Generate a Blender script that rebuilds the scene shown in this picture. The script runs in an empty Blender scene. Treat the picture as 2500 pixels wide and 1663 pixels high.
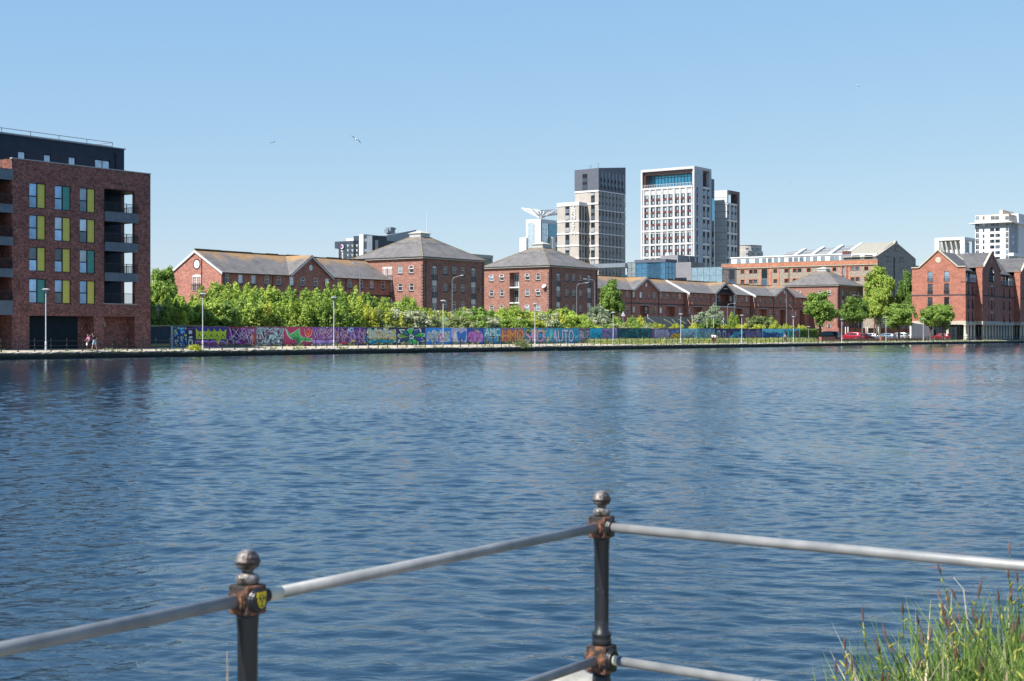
import bpy, math, random
import numpy as np
from mathutils import Vector, Matrix
R = math.radians
sc = bpy.context.scene
# ---------------------------------------------------------------- camera
EYE = 2.3; F = 3472.0; HY = 816.0
cam = bpy.data.cameras.new("camera"); camo = bpy.data.objects.new("camera", cam)
sc.collection.objects.link(camo); sc.camera = camo
camo.location = (0, 0, EYE); camo.rotation_euler = (R(90), 0, 0)
cam.sensor_width = 36; cam.lens = 50.0; cam.shift_y = -(831.5-HY)/2500
cam.clip_start = 0.1; cam.clip_end = 20000
cam.dof.use_dof = True; cam.dof.focus_distance = 90; cam.dof.aperture_fstop = 8.0
# ---------------------------------------------------------------- world and sun
SUN_EL = R(50); SX, SY = -0.73, -0.682
w = bpy.data.worlds.new("World"); sc.world = w; w.use_nodes = True
wn = w.node_tree; sky = wn.nodes.new('ShaderNodeTexSky'); sky.sky_type = 'NISHITA'
sky.sun_disc = False; sky.sun_elevation = SUN_EL; sky.sun_rotation = math.atan2(SX, SY)
sky.air_density = 1.0; sky.dust_density = 0.0; sky.ozone_density = 4.0; sky.altitude = 0
gm = wn.nodes.new('ShaderNodeVectorMath'); gm.operation = 'POWER'; gm.inputs[1].default_value = (.64, .45, .16); wn.links.new(sky.outputs[0], gm.inputs[0])
tn = wn.nodes.new('ShaderNodeVectorMath'); tn.operation = 'MULTIPLY'; tn.inputs[1].default_value = (1.50, 2.33, 4.70); wn.links.new(gm.outputs[0], tn.inputs[0])
wn.links.new(tn.outputs[0], wn.nodes['Background'].inputs[0]); wn.nodes['Background'].inputs[1].default_value = 0.0705
sl = bpy.data.lights.new("sun", 'SUN'); sl.energy = 5.0; sl.angle = R(0.53); sl.color = (1, .955, .89)
so = bpy.data.objects.new("sun", sl); sc.collection.objects.link(so)
ld = Vector((SX*math.cos(SUN_EL), SY*math.cos(SUN_EL), math.sin(SUN_EL)))
so.rotation_euler = ld.to_track_quat('Z', 'Y').to_euler(); so.location = (-40, -40, 90)
sc.view_settings.view_transform = 'Standard'; sc.view_settings.look = 'None'
sc.view_settings.exposure = 0.95; sc.view_settings.gamma = 1.0
# ---------------------------------------------------------------- dock coordinates: t along the quay, d away from the water
UX, UY = 0.5873, 0.8094; NX, NY = -UY, UX
TH = math.atan2(UY, UX)
D0 = 112.95
def td(px, d):
    rx = (px-1250)/F; Y = (D0+d)/(rx*NX+NY); return Y*(rx*UX+UY), Y
def W(t, d, z=0): return Vector((UX*t+NX*(D0+d), UY*t+NY*(D0+d), z))
def gz(d): return .65+.2*min(max(d, 0), 9)/9+.15*min(max(d-9, 0), 21)/21
def zpy(py, px, d): return EYE+(HY-py)*td(px, d)[1]/F
class Site:
    """a building plot: near corner at column px on line d (or at depth Y); local x along the quay, y away from it"""
    def __init__(s, px=None, d=None, Y=None, t=None):
        if Y is not None:
            rx = (px-1250)/F; s.t = Y*(rx*UX+UY); s.d = Y*(rx*NX+NY)-D0
        elif t is not None: s.t, s.d = t, d
        else: s.t, s.d = td(px, d)[0], d
    def fx(s, px, y=0): return td(px, s.d+y)[0]-s.t
    def fz(s, py, px, y=0): return EYE+(HY-py)*td(px, s.d+y)[1]/F
    def ey(s, px, x=0):
        rx = (px-1250)/F; Y = (s.t+x)/(rx*UX+UY); return Y*(rx*NX+NY)-D0-s.d
    def ez(s, py, px, x=0):
        rx = (px-1250)/F; return EYE+(HY-py)*(s.t+x)/(rx*UX+UY)/F
    def root(s, name, label, cat, group=None):
        o = bpy.data.objects.new(name, None); sc.collection.objects.link(o)
        o.location = W(s.t, s.d, 0); o.rotation_euler = (0, 0, TH); o.empty_display_size = .5
        tag(o, label, cat, group); return o
def tag(o, label=None, cat=None, group=None, kind=None):
    if label: o["label"] = label
    if cat: o["category"] = cat
    if group: o["group"] = group
    if kind: o["kind"] = kind
    return o
def empty(name, loc, rz, label, cat, group=None):
    o = bpy.data.objects.new(name, None); sc.collection.objects.link(o)
    o.location = loc; o.rotation_euler = (0, 0, rz); o.empty_display_size = .3
    return tag(o, label, cat, group)
def inst(name, me, parent=None, loc=(0, 0, 0), rz=0, sc3=None):
    o = bpy.data.objects.new(name, me); sc.collection.objects.link(o)
    if parent: o.parent = parent
    o.location = loc; o.rotation_euler = (0, 0, rz)
    if sc3: o.scale = sc3
    return o
# pixel helpers for the measurement crops
z1 = lambda x, y: (x*.3889, 290+y*.3889)
z2 = lambda x, y: (360+x*.2169, 540+y*.2169)
z3 = lambda x, y: (780+x*.2423, 500+y*.2423)
z4 = lambda x, y: (1160+x*.2041, 560+y*.2041)
z5 = lambda x, y: (1260+x*.2461, 390+y*.2461)
z6 = lambda x, y: (1580+x*.2041, 560+y*.2041)
z7 = lambda x, y: (1740+x*.2206, 560+y*.2206)
z8 = lambda x, y: (2160+x*.2296, 500+y*.2296)
z9 = lambda x, y: (2230+x*.15306, 600+y*.15306)
# ---------------------------------------------------------------- materials
MC = {}
ALB = .86   # the picture is exposed for the shade, so paints are set a little below textbook values
def sc_(c, k=None): return tuple(x*(k or ALB) for x in c)
def mat(name, col, rough=.7, metal=0, spec=.5, emit=None):
    if name in MC: return MC[name]
    col = sc_(col)
    m = bpy.data.materials.new(name); m.use_nodes = True; b = m.node_tree.nodes['Principled BSDF']
    b.inputs['Base Color'].default_value = (*col, 1); b.inputs['Roughness'].default_value = rough
    b.inputs['Metallic'].default_value = metal; b.inputs['Specular IOR Level'].default_value = spec
    MC[name] = m; return m
def nodes(m): return m.node_tree.nodes, m.node_tree.links, m.node_tree.nodes['Principled BSDF']
def noisy(name, c1, c2, scale=2, rough=.8, metal=0, detail=5, lo=.35, hi=.65, stretch=None, bump=0, spec=.5):
    """two-tone weathered surface"""
    if name in MC: return MC[name]
    m = mat(name, c1, rough, metal, spec); n, l, b = nodes(m)
    tc = n.new('ShaderNodeTexCoord'); mp = n.new('ShaderNodeMapping')
    if stretch: mp.inputs['Scale'].default_value = stretch
    l.new(tc.outputs['Object'], mp.inputs[0])
    t = n.new('ShaderNodeTexNoise'); t.inputs['Scale'].default_value = scale; t.inputs['Detail'].default_value = detail
    l.new(mp.outputs[0], t.inputs['Vector'])
    r = n.new('ShaderNodeValToRGB'); r.color_ramp.elements[0].position = lo; r.color_ramp.elements[1].position = hi
    r.color_ramp.elements[0].color = (*sc_(c1), 1); r.color_ramp.elements[1].color = (*sc_(c2), 1)
    l.new(t.outputs[0], r.inputs[0]); l.new(r.outputs[0], b.inputs['Base Color'])
    if bump:
        bp = n.new('ShaderNodeBump'); bp.inputs['Strength'].default_value = bump; bp.inputs['Distance'].default_value = .05
        l.new(t.outputs[0], bp.inputs['Height']); l.new(bp.outputs[0], b.inputs['Normal'])
    return m
def xyz_flat(n, l):
    tc = n.new('ShaderNodeTexCoord'); s = n.new('ShaderNodeSeparateXYZ'); l.new(tc.outputs['Object'], s.inputs[0])
    a = n.new('ShaderNodeMath'); a.operation = 'ADD'; l.new(s.outputs[0], a.inputs[0]); l.new(s.outputs[1], a.inputs[1])
    c = n.new('ShaderNodeCombineXYZ'); l.new(a.outputs[0], c.inputs[0]); l.new(s.outputs[2], c.inputs[1])
    return tc, c, s
def brick(name, c1, c2, mortar, var=.35, bw=.225, bh=.075, streak=0.0, big=.3):
    if name in MC: return MC[name]
    m = mat(name, c1, .9); n, l, b = nodes(m); tc, c, s = xyz_flat(n, l); c1, c2, mortar = sc_(c1), sc_(c2), sc_(mortar)
    t = n.new('ShaderNodeTexBrick'); t.inputs['Scale'].default_value = 1
    t.inputs['Brick Width'].default_value = bw; t.inputs['Row Height'].default_value = bh
    t.inputs['Mortar Size'].default_value = .006*bh/.075; t.inputs['Mortar Smooth'].default_value = .3
    t.inputs['Color1'].default_value = (*c1, 1); t.inputs['Color2'].default_value = (*c2, 1); t.inputs['Mortar'].default_value = (*mortar, 1)
    l.new(c.outputs[0], t.inputs['Vector'])
    # patches of darker and lighter bricks
    n2 = n.new('ShaderNodeTexNoise'); n2.inputs['Scale'].default_value = .45; n2.inputs['Detail'].default_value = 6; n2.inputs['Roughness'].default_value = .7
    mp = n.new('ShaderNodeMapping'); mp.inputs['Scale'].default_value = (1, 1, 2.2); l.new(tc.outputs['Object'], mp.inputs[0]); l.new(mp.outputs[0], n2.inputs['Vector'])
    wn2 = n.new('ShaderNodeTexWhiteNoise'); sn = n.new('ShaderNodeVectorMath'); sn.operation = 'SNAP'
    sn.inputs[1].default_value = (bw, bh*2, 1); l.new(c.outputs[0], sn.inputs[0]); l.new(sn.outputs[0], wn2.inputs['Vector'])
    mr = n.new('ShaderNodeMapRange'); mr.inputs['From Min'].default_value = .3; mr.inputs['From Max'].default_value = .7
    mr.inputs['To Min'].default_value = 1-big; mr.inputs['To Max'].default_value = 1+big*.6; l.new(n2.outputs[0], mr.inputs['Value'])
    mr2 = n.new('ShaderNodeMapRange'); mr2.inputs['To Min'].default_value = 1-var; mr2.inputs['To Max'].default_value = 1+var; l.new(wn2.outputs[0], mr2.inputs['Value'])
    mu = n.new('ShaderNodeMath'); mu.operation = 'MULTIPLY'; l.new(mr.outputs[0], mu.inputs[0]); l.new(mr2.outputs[0], mu.inputs[1])
    vm = n.new('ShaderNodeVectorMath'); vm.operation = 'SCALE'; l.new(t.outputs['Color'], vm.inputs[0]); l.new(mu.outputs[0], vm.inputs['Scale'])
    l.new(vm.outputs[0], b.inputs['Base Color'])
    return m
def slate(name, c1=(.125, .114, .108), c2=(.18, .166, .158), lichen=None, zr=(0, 1), course=.22):
    """slate courses, with orange lichen spreading down from the ridge"""
    if name in MC: return MC[name]
    m = mat(name, c1, .75); n, l, b = nodes(m); tc, c, s = xyz_flat(n, l); c1, c2 = sc_(c1), sc_(c2)
    if lichen: lichen = sc_(lichen)
    t = n.new('ShaderNodeTexBrick'); t.inputs['Brick Width'].default_value = .35; t.inputs['Row Height'].default_value = course
    t.inputs['Scale'].default_value = 1; t.inputs['Mortar Size'].default_value = .012
    t.inputs['Color1'].default_value = (*c1, 1); t.inputs['Color2'].default_value = (*c2, 1); t.inputs['Mortar'].default_value = (.06, .06, .06, 1)
    l.new(c.outputs[0], t.inputs['Vector'])
    n2 = n.new('ShaderNodeTexNoise'); n2.inputs['Scale'].default_value = .5; n2.inputs['Detail'].default_value = 7; n2.inputs['Roughness'].default_value = .65
    l.new(tc.outputs['Object'], n2.inputs['Vector'])
    mr = n.new('ShaderNodeMapRange'); mr.inputs['From Min'].default_value = .3; mr.inputs['From Max'].default_value = .7
    mr.inputs['To Min'].default_value = .75; mr.inputs['To Max'].default_value = 1.25; l.new(n2.outputs[0], mr.inputs['Value'])
    vm = n.new('ShaderNodeVectorMath'); vm.operation = 'SCALE'; l.new(t.outputs['Color'], vm.inputs[0]); l.new(mr.outputs[0], vm.inputs['Scale'])
    out = vm.outputs[0]
    if lichen:
        zg = n.new('ShaderNodeMapRange'); zg.inputs['From Min'].default_value = zr[0]; zg.inputs['From Max'].default_value = zr[1]
        l.new(s.outputs[2], zg.inputs['Value'])
        n3 = n.new('ShaderNodeTexNoise'); n3.inputs['Scale'].default_value = .35; n3.inputs['Detail'].default_value = 8; n3.inputs['Roughness'].default_value = .75
        mp = n.new('ShaderNodeMapping'); mp.inputs['Location'].default_value = (7, 3, 1); mp.inputs['Scale'].default_value = (1, 1, .6)
        l.new(tc.outputs['Object'], mp.inputs[0]); l.new(mp.outputs[0], n3.inputs['Vector'])
        mu = n.new('ShaderNodeMath'); mu.operation = 'MULTIPLY_ADD'; l.new(zg.outputs[0], mu.inputs[0]); mu.inputs[1].default_value = .42; l.new(n3.outputs[0], mu.inputs[2])
        m3 = n.new('ShaderNodeMapRange'); m3.inputs['From Min'].default_value = .72; m3.inputs['From Max'].default_value = .92
        m3.inputs['To Max'].default_value = .6; l.new(mu.outputs[0], m3.inputs['Value'])
        mx = n.new('ShaderNodeMix'); mx.data_type = 'RGBA'; l.new(m3.outputs[0], mx.inputs['Factor'])
        l.new(out, mx.inputs['A']); mx.inputs['B'].default_value = (*lichen, 1); out = mx.outputs['Result']
    l.new(out, b.inputs['Base Color'])
    return m
def glass(name, tint=(.10, .14, .18), metal=.35, rough=.06, var=.5):
    if name in MC: return MC[name]
    m = mat(name, tint, rough, metal, .8); n, l, b = nodes(m)
    oi = n.new('ShaderNodeObjectInfo'); mr = n.new('ShaderNodeMapRange'); mr.inputs['To Min'].default_value = 1-var; mr.inputs['To Max'].default_value = 1+var
    l.new(oi.outputs['Random'], mr.inputs['Value'])
    tc = n.new('ShaderNodeTexCoord'); ns = n.new('ShaderNodeTexNoise'); ns.inputs['Scale'].default_value = 1.1; l.new(tc.outputs['Object'], ns.inputs['Vector'])
    m2 = n.new('ShaderNodeMath'); m2.operation = 'MULTIPLY'; l.new(mr.outputs[0], m2.inputs[0])
    a2 = n.new('ShaderNodeMath'); a2.operation = 'ADD'; l.new(ns.outputs[0], a2.inputs[0]); a2.inputs[1].default_value = .5; l.new(a2.outputs[0], m2.inputs[1])
    vm = n.new('ShaderNodeVectorMath'); vm.operation = 'SCALE'; vm.inputs[0].default_value = tint; l.new(m2.outputs[0], vm.inputs['Scale']); l.new(vm.outputs[0], b.inputs['Base Color'])
    return m
def leafmat(name, c1, c2, trans=.42):
    if name in MC: return MC[name]
    m = bpy.data.materials.new(name); m.use_nodes = True; n = m.node_tree.nodes; l = m.node_tree.links
    b = n['Principled BSDF']; b.inputs['Roughness'].default_value = .55; b.inputs['Specular IOR Level'].default_value = .35
    at = n.new('ShaderNodeAttribute'); at.attribute_name = 'tone'
    oi = n.new('ShaderNodeObjectInfo'); ad = n.new('ShaderNodeMath'); ad.operation = 'MULTIPLY_ADD'
    l.new(oi.outputs['Random'], ad.inputs[0]); ad.inputs[1].default_value = .35; l.new(at.outputs['Fac'], ad.inputs[2])
    r = n.new('ShaderNodeValToRGB'); r.color_ramp.elements[0].color = (*sc_(c1, .86), 1); r.color_ramp.elements[1].color = (*sc_(c2, .86), 1)
    r.color_ramp.elements[0].position = .1; r.color_ramp.elements[1].position = .68
    l.new(ad.outputs[0], r.inputs[0]); l.new(r.outputs[0], b.inputs['Base Color'])
    tr = n.new('ShaderNodeBsdfTranslucent'); l.new(r.outputs[0], tr.inputs[0]); mx = n.new('ShaderNodeMixShader'); mx.inputs[0].default_value = trans
    l.new(b.outputs[0], mx.inputs[1]); l.new(tr.outputs[0], mx.inputs[2]); l.new(mx.outputs[0], n['Material Output'].inputs[0])
    MC[name] = m; return m
WHITE = noisy('white_paint', (.60, .60, .60), (.68, .68, .67), 3, .5)
BLACKM = mat('black_metal', (.012, .013, .016), .45)
GALV = noisy('galvanised', (.55, .57, .6), (.75, .76, .78), 6, .45, .4)
STEELG = noisy('pole_grey', (.22, .24, .27), (.32, .34, .37), 4, .5, .3)
G_D = glass('glass_dark', (.035, .05, .06), .25, .05)
G_S = glass('glass_sky', (.30, .38, .46), .75, .05, .35)
G_B = glass('glass_blue', (.10, .24, .40), .8, .05, .25)
CURT = noisy('curtain_cloth', (.35, .35, .34), (.6, .6, .58), 5, .9)
DKFR = mat('dark_frame', (.012, .015, .02), .5, 0, .25)
# ---------------------------------------------------------------- mesh builder
class MB:
    def __init__(s): s.v = []; s.f = []; s.m = []
    def quad(s, a, b, c, d, m=0): s.poly([a, b, c, d], m)
    def poly(s, pts, m=0):
        k = len(s.v); s.v += [tuple(p) for p in pts]; s.f.append(list(range(k, k+len(pts)))); s.m.append(m)
    def box(s, x0, x1, y0, y1, z0, z1, m=0):
        k = len(s.v); s.v += [(x, y, z) for z in (z0, z1) for y in (y0, y1) for x in (x0, x1)]
        for f in ((0, 2, 3, 1), (4, 5, 7, 6), (0, 1, 5, 4), (2, 6, 7, 3), (0, 4, 6, 2), (1, 3, 7, 5)):
            s.f.append([k+i for i in f]); s.m.append(m)
    def hexa(s, b, t, m=0):
        k = len(s.v); s.v += [tuple(p) for p in b]+[tuple(p) for p in t]; n = len(b)
        s.f.append([k+i for i in range(n)][::-1]); s.f.append([k+n+i for i in range(n)]); s.m += [m, m]
        for i in range(n):
            j = (i+1) % n; s.f.append([k+i, k+j, k+n+j, k+n+i]); s.m.append(m)
    def tube(s, p, q, r0, r1=None, n=8, m=0):
        r1 = r0 if r1 is None else r1; p = Vector(p); q = Vector(q); a = (q-p)
        if a.length < 1e-6: return
        a.normalize(); e = a.orthogonal().normalized(); g = a.cross(e)
        s.hexa([p+(e*math.cos(2*math.pi*i/n)+g*math.sin(2*math.pi*i/n))*r0 for i in range(n)],
               [q+(e*math.cos(2*math.pi*i/n)+g*math.sin(2*math.pi*i/n))*r1 for i in range(n)], m)
    def path(s, pts, r, n=8, m=0):
        for a, b in zip(pts[:-1], pts[1:]): s.tube(a, b, r, r, n, m)
    def bar(s, p, q, w, h, m=0):
        p = Vector(p); q = Vector(q); a = (q-p).normalized(); e = a.cross(Vector((0, 0, 1)))
        if e.length < .01: e = Vector((1, 0, 0))
        e.normalize(); g = e.cross(a); c = [(-1, -1), (1, -1), (1, 1), (-1, 1)]
        s.hexa([p+e*x*w/2+g*y*h/2 for x, y in c], [q+e*x*w/2+g*y*h/2 for x, y in c], m)
    def lathe(s, prof, x=0, y=0, n=20, m=0):
        k = len(s.v)
        for r, z in prof: s.v += [(x+r*math.cos(2*math.pi*i/n), y+r*math.sin(2*math.pi*i/n), z) for i in range(n)]
        for j in range(len(prof)-1):
            for i in range(n):
                a = k+j*n+i; b = k+j*n+(i+1) % n; s.f.append([a, b, b+n, a+n]); s.m.append(m)
        s.f.append([k+i for i in range(n)][::-1]); s.f.append([k+(len(prof)-1)*n+i for i in range(n)]); s.m += [m, m]
    def wall(s, P, a0, a1, za, zb, holes=(), dep=.12, m=0, mr=None):
        """a wall face in plane P(a, depth, z) with true openings and their reveals"""
        mr = m if mr is None else mr
        holes = [h for h in holes if h[1] > a0 and h[0] < a1 and h[3] > za and h[2] < zb]
        A = sorted({a0, a1} | {min(max(v, a0), a1) for h in holes for v in h[:2]}); Z = sorted({za, zb} | {min(max(v, za), zb) for h in holes for v in h[2:4]})
        for i in range(len(A)-1):
            run = None
            for j in range(len(Z)-1):
                ca = (A[i]+A[i+1])/2; cz = (Z[j]+Z[j+1])/2
                hit = any(h[0] < ca < h[1] and h[2] < cz < h[3] for h in holes)
                if not hit and run is None: run = Z[j]
                if run is not None and (hit or j == len(Z)-2):
                    top = Z[j] if hit else Z[j+1]
                    s.quad(P(A[i], 0, run), P(A[i+1], 0, run), P(A[i+1], 0, top), P(A[i], 0, top), m); run = None
        for h in holes:
            x0, x1, y0, y1 = h[:4]; dd = h[4] if len(h) > 4 else dep
            s.quad(P(x0, 0, y0), P(x0, 0, y1), P(x0, dd, y1), P(x0, dd, y0), mr); s.quad(P(x1, 0, y1), P(x1, 0, y0), P(x1, dd, y0), P(x1, dd, y1), mr)
            s.quad(P(x0, 0, y0), P(x0, dd, y0), P(x1, dd, y0), P(x1, 0, y0), mr); s.quad(P(x0, 0, y1), P(x1, 0, y1), P(x1, dd, y1), P(x0, dd, y1), mr)
    def mesh(s, name, mats, smooth=False):
        me = bpy.data.meshes.new(name); me.from_pydata(s.v, [], s.f)
        for x in (mats if isinstance(mats, (list, tuple)) else [mats]): me.materials.append(x)
        me.polygons.foreach_set('material_index', s.m)
        if smooth: me.polygons.foreach_set('use_smooth', [True]*len(s.f))
        me.update(); return me
    def build(s, name, mats, parent=None, loc=(0, 0, 0), rz=0, smooth=False, world=False):
        if world: loc = (0, 0, 0); rz = 0
        return inst(name, s.mesh(name, mats, smooth), parent, loc, rz)
def PF(off): return lambda a, dp, z: (a, off+dp, z)
def PE(off): return lambda a, dp, z: (off+dp, a, z)
def PO(P): # outward-facing box on a face: a0,a1, depth0, depth1, z0,z1
    def f(mb, a0, a1, d0, d1, za, zb, m=0):
        p = P(a0, d0, za); q = P(a1, d1, zb)
        mb.box(min(p[0], q[0]), max(p[0], q[0]), min(p[1], q[1]), max(p[1], q[1]), za, zb, m)
    return f
# ---------------------------------------------------------------- windows, shared meshes
WC = {}
def arch_pts(w, h, rise, n=8):
    return [(-w/2, 0), (w/2, 0), (w/2, h-rise)]+[(w/2*math.cos(math.pi*i/n), h-rise+rise*math.sin(math.pi*i/n)) for i in range(1, n)]+[(-w/2, h-rise)]
def win_mesh(style, w, h):
    key = (style, round(w, 2), round(h, 2))
    if key in WC: return WC[key]
    f = MB(); p = MB(); sl_ = None; mf = WHITE; t = .07
    def ring(x0, x1, z0_, z1_, t, y0=0, y1=.06, m=0):
        f.box(x0, x1, y0, y1, z0_, z0_+t, m); f.box(x0, x1, y0, y1, z1_-t, z1_, m); f.box(x0, x0+t, y0, y1, z0_+t, z1_-t, m); f.box(x1-t, x1, y0, y1, z0_+t, z1_-t, m)
    a, b = -w/2, w/2
    if style in ('sash', 'sash_open'):
        ring(a, b, 0, h, .085)
        f.box(a+.085, b-.085, -.01, .05, h*.56, h*.56+.07)
        p.box(a+.08, b-.08, .035, .045, .08, h-.08)
        if style == 'sash_open':
            z0_, z1_ = h*.6, h-.04; dy = -.22
            for (x0, x1, s0, s1) in ((a, b, 0, .09), (a, b, .91, 1), (a, a+.08, .09, .91), (b-.08, b, .09, .91)):
                def pt(x, s_, o): return (x, dy*(1-s_)-o, z0_+(z1_-z0_)*s_+.02)
                f.hexa([pt(x0, s0, .02), pt(x1, s0, .02), pt(x1, s1, .02), pt(x0, s1, .02)], [pt(x0, s0, .06), pt(x1, s0, .06), pt(x1, s1, .06), pt(x0, s1, .06)])
        sl_ = MB(); sl_.box(a-.06, b+.06, -.07, .05, -.2, -.003)
    elif style == 'french':
        ring(a, b, 0, h, .07)
        f.box(-.06, .06, -.01, .06, .07, h-.07)
        for sx in (-1, 1):
            cx = sx*w/4
            f.box(cx-.02, cx+.02, 0, .04, .07, h-.07)
            for k in range(1, 5): f.box(cx-w/4+.05, cx+w/4-.05, .005, .035, .07+(h-.14)*k/5-.015, .07+(h-.14)*k/5+.015)
        p.box(a+.05, b-.05, .045, .055, .05, h-.05)
    elif style == 'french_arch':
        hr = h-.28
        ring(a, b, 0, hr, .07); f.box(-.06, .06, -.01, .06, .07, hr-.07)
        pts = [(w/2*math.cos(math.pi*i/10), hr+.28*math.sin(math.pi*i/10)) for i in range(11)]
        f.hexa([(x, .0, z) for x, z in pts], [(x, .05, z) for x, z in pts])
        for sx in (-1, 1):
            cx = sx*w/4; f.box(cx-.02, cx+.02, 0, .04, .07, hr-.07)
            for k in range(1, 5): f.box(cx-w/4+.05, cx+w/4-.05, .005, .035, .07+(hr-.14)*k/5-.015, .07+(hr-.14)*k/5+.015)
        p.box(a+.05, b-.05, .045, .055, .05, hr-.05)
    elif style == 'dark':
        mf = DKFR; ring(a, b, 0, h, .06); f.box(a+.06, b-.06, 0, .05, h*.5-.03, h*.5+.03); p.box(a+.05, b-.05, .03, .04, .05, h-.05)
    elif style == 'dark2':
        mf = DKFR; ring(a, b, 0, h, .06); f.box(-.03, .03, 0, .05, .06, h-.06); p.box(a+.05, b-.05, .03, .04, .05, h-.05)
    elif style == 'darkgrid':
        mf = DKFR; ring(a, b, 0, h, .07)
        for k in (1, 2): f.box(a+w*k/3-.025, a+w*k/3+.025, 0, .04, .07, h-.07)
        for k in range(1, 4): f.box(a+.07, b-.07, .005, .035, h*k/4-.02, h*k/4+.02)
        p.box(a+.05, b-.05, .04, .05, .05, h-.05)
    elif style == 'white2':
        ring(a, b, 0, h, .09); f.box(-.05, .05, 0, .05, .09, h-.09); f.box(a+.09, b-.09, 0, .05, h*.68, h*.68+.08); p.box(a+.08, b-.08, .03, .04, .08, h-.08)
    elif style == 'bare':
        mf = DKFR; ring(a, b, 0, h, .08); p.box(a+.07, b-.07, .03, .04, .07, h-.07)
    sillm = mat('sill_dark', (.035, .037, .045), .7)
    fm = f.mesh('window', mf); pm = {g: p.mesh('window_pane', g_) for g, g_ in (('d', G_D), ('s', G_S), ('c', CURT), ('b', G_B))}
    WC[key] = (fm, pm, sl_.mesh('window_sill', sillm) if sl_ else None); return WC[key]
wr = random.Random(5)
def window(parent, face, off, a, z, w, h, style, dep=.06, g=None, name='window', sill=True):
    fm, pm, sm = win_mesh(style, w, h)
    rz = 0 if face == 'F' else -math.pi/2
    loc = (a, off+dep, z) if face == 'F' else (off+dep, a, z)
    o = inst(name, fm, parent, loc, rz)
    inst('window_pane', pm[g or wr.choice('ddds')], o)
    if sm and sill: inst('window_sill', sm, o, (0, -dep, 0))
    return o
def juliet(parent, face, off, a, z, w, h=1.0, m=None, name='balcony_rail'):
    key = ('jul', round(w, 2), round(h, 2), m.name if m else '')
    if key not in WC:
        b = MB(); b.box(-w/2, w/2, -.16, -.12, h-.05, h); b.box(-w/2, w/2, -.16, -.12, .04, .08)
        n = int(w/.12)
        for i in range(n+1): x = -w/2+w*i/n; b.box(x-.012, x+.012, -.15, -.126, .08, h-.05)
        for x in (-w/2, w/2-.03): b.box(x, x+.03, -.12, 0.0, h-.05, h-.01); b.box(x, x+.03, -.12, 0, .04, .08)
        WC[key] = b.mesh('balcony_rail', m or BLACKM)
    return inst(name, WC[key], parent, (a, off, z) if face == 'F' else (off, a, z), 0 if face == 'F' else -math.pi/2)
def textmesh(s, size, ext=.02, off=0.0, align='CENTER', spacing=1.0):
    cu = bpy.data.curves.new('lettering', 'FONT'); cu.body = s; cu.size = size; cu.extrude = ext; cu.offset = off
    cu.align_x = align; cu.space_character = spacing
    o = bpy.data.objects.new('lettering_tmp', cu); sc.collection.objects.link(o)
    dg = bpy.context.evaluated_depsgraph_get(); me = bpy.data.meshes.new_from_object(o.evaluated_get(dg))
    me = me.copy() if me.users > 1 else me
    bpy.data.objects.remove(o); bpy.data.curves.remove(cu)
    vs = np.zeros(len(me.vertices)*3); me.vertices.foreach_get('co', vs); vs = vs.reshape(-1, 3)
    fs = [list(p.vertices) for p in me.polygons]; bpy.data.meshes.remove(me)
    return vs, fs
def add_text(mb, s, P, a0, a1, za, zb, dep, m=0, off=0.0, ext=.05, wob=None, flip=False):
    """letters stretched to fill a0..a1, za..zb on a wall plane, standing proud by -dep"""
    vs, fs = textmesh(s, 1.0, .0, off); mn = vs.min(0); mx = vs.max(0); k = len(mb.v)
    for x, y, _ in vs:
        fxx = (x-mn[0])/(mx[0]-mn[0]); fy = (y-mn[1])/(mx[1]-mn[1])
        a = a0+(a1-a0)*fxx; z = za+(zb-za)*fy
        if wob: a += wob[0]*math.sin(z*3+fxx*9); z += wob[1]*math.sin(fxx*14+1)
        mb.v.append(P(a, dep, z))
    for f in fs: mb.f.append([k+i for i in f]); mb.m.append(m)
# ================================================================ brick apartment block on the left
BR_A = brick('brick_dark_red', (.42, .15, .105), (.23, .09, .07), (.2, .14, .12), .38, streak=.2)
BR_P = brick('brick_orange_red', (.34, .15, .11), (.25, .11, .085), (.28, .21, .175), .3, big=.2)
BR_F = brick('brick_brown_red', (.42, .165, .12), (.31, .12, .095), (.27, .19, .16), .3, big=.2)
BR_I = brick('brick_bright_red', (.42, .148, .092), (.33, .11, .072), (.34, .22, .18), .22, big=.28)
CLAD = noisy('dark_cladding', (.022, .042, .062), (.030, .052, .074), 1.2, .6, 0, spec=.2)
COR = noisy('grey_fascia', (.17, .2, .23), (.22, .25, .28), 2, .5, .3)
YEL = noisy('yellow_panel', (.80, .66, .10), (.86, .72, .13), 1.5, .55); GRN = noisy('green_panel', (.08, .33, .25), (.10, .37, .28), 1.5, .55)
STONEC = noisy('pale_coping', (.42, .41, .39), (.55, .53, .5), 4, .85)
GUT = mat('gutter_black', (.02, .021, .025), .5)
def pipe(parent, face, off, a, z0_, z1_, r=.055, m=None, name='downpipe'):
    b = MB(); P = PF(off-.08) if face == 'F' else PE(off-.08)
    b.tube(P(a, 0, z0_), P(a, 0, z1_), r, n=6); b.build(name, m or GUT, parent)
A = Site(29.2, 7)
rA = A.root('apartment_block', 'dark red brick apartment block with yellow and green window panels and a dark top storey', 'building')
xe = A.fx(367.5); zb = gz(7)-.3; zt = A.fz(387, 31)
cols = [z1(235, 0)[0], z1(394, 0)[0], z1(549, 0)[0]]
xw = [A.fx(c) for c in cols]
ww = (A.fx(z1(287, 0)[0])-A.fx(z1(183, 0)[0]))
rows = []
for y0_, y1_ in ((405, 562), (605, 760), (805, 958), (1005, 1158)):
    rows.append((A.fz(z1(0, y1_)[1], cols[0]), A.fz(z1(0, y0_)[1], cols[0])))
lx0, lx1 = A.fx(z1(654, 0)[0]), A.fx(z1(848, 0)[0])
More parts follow.
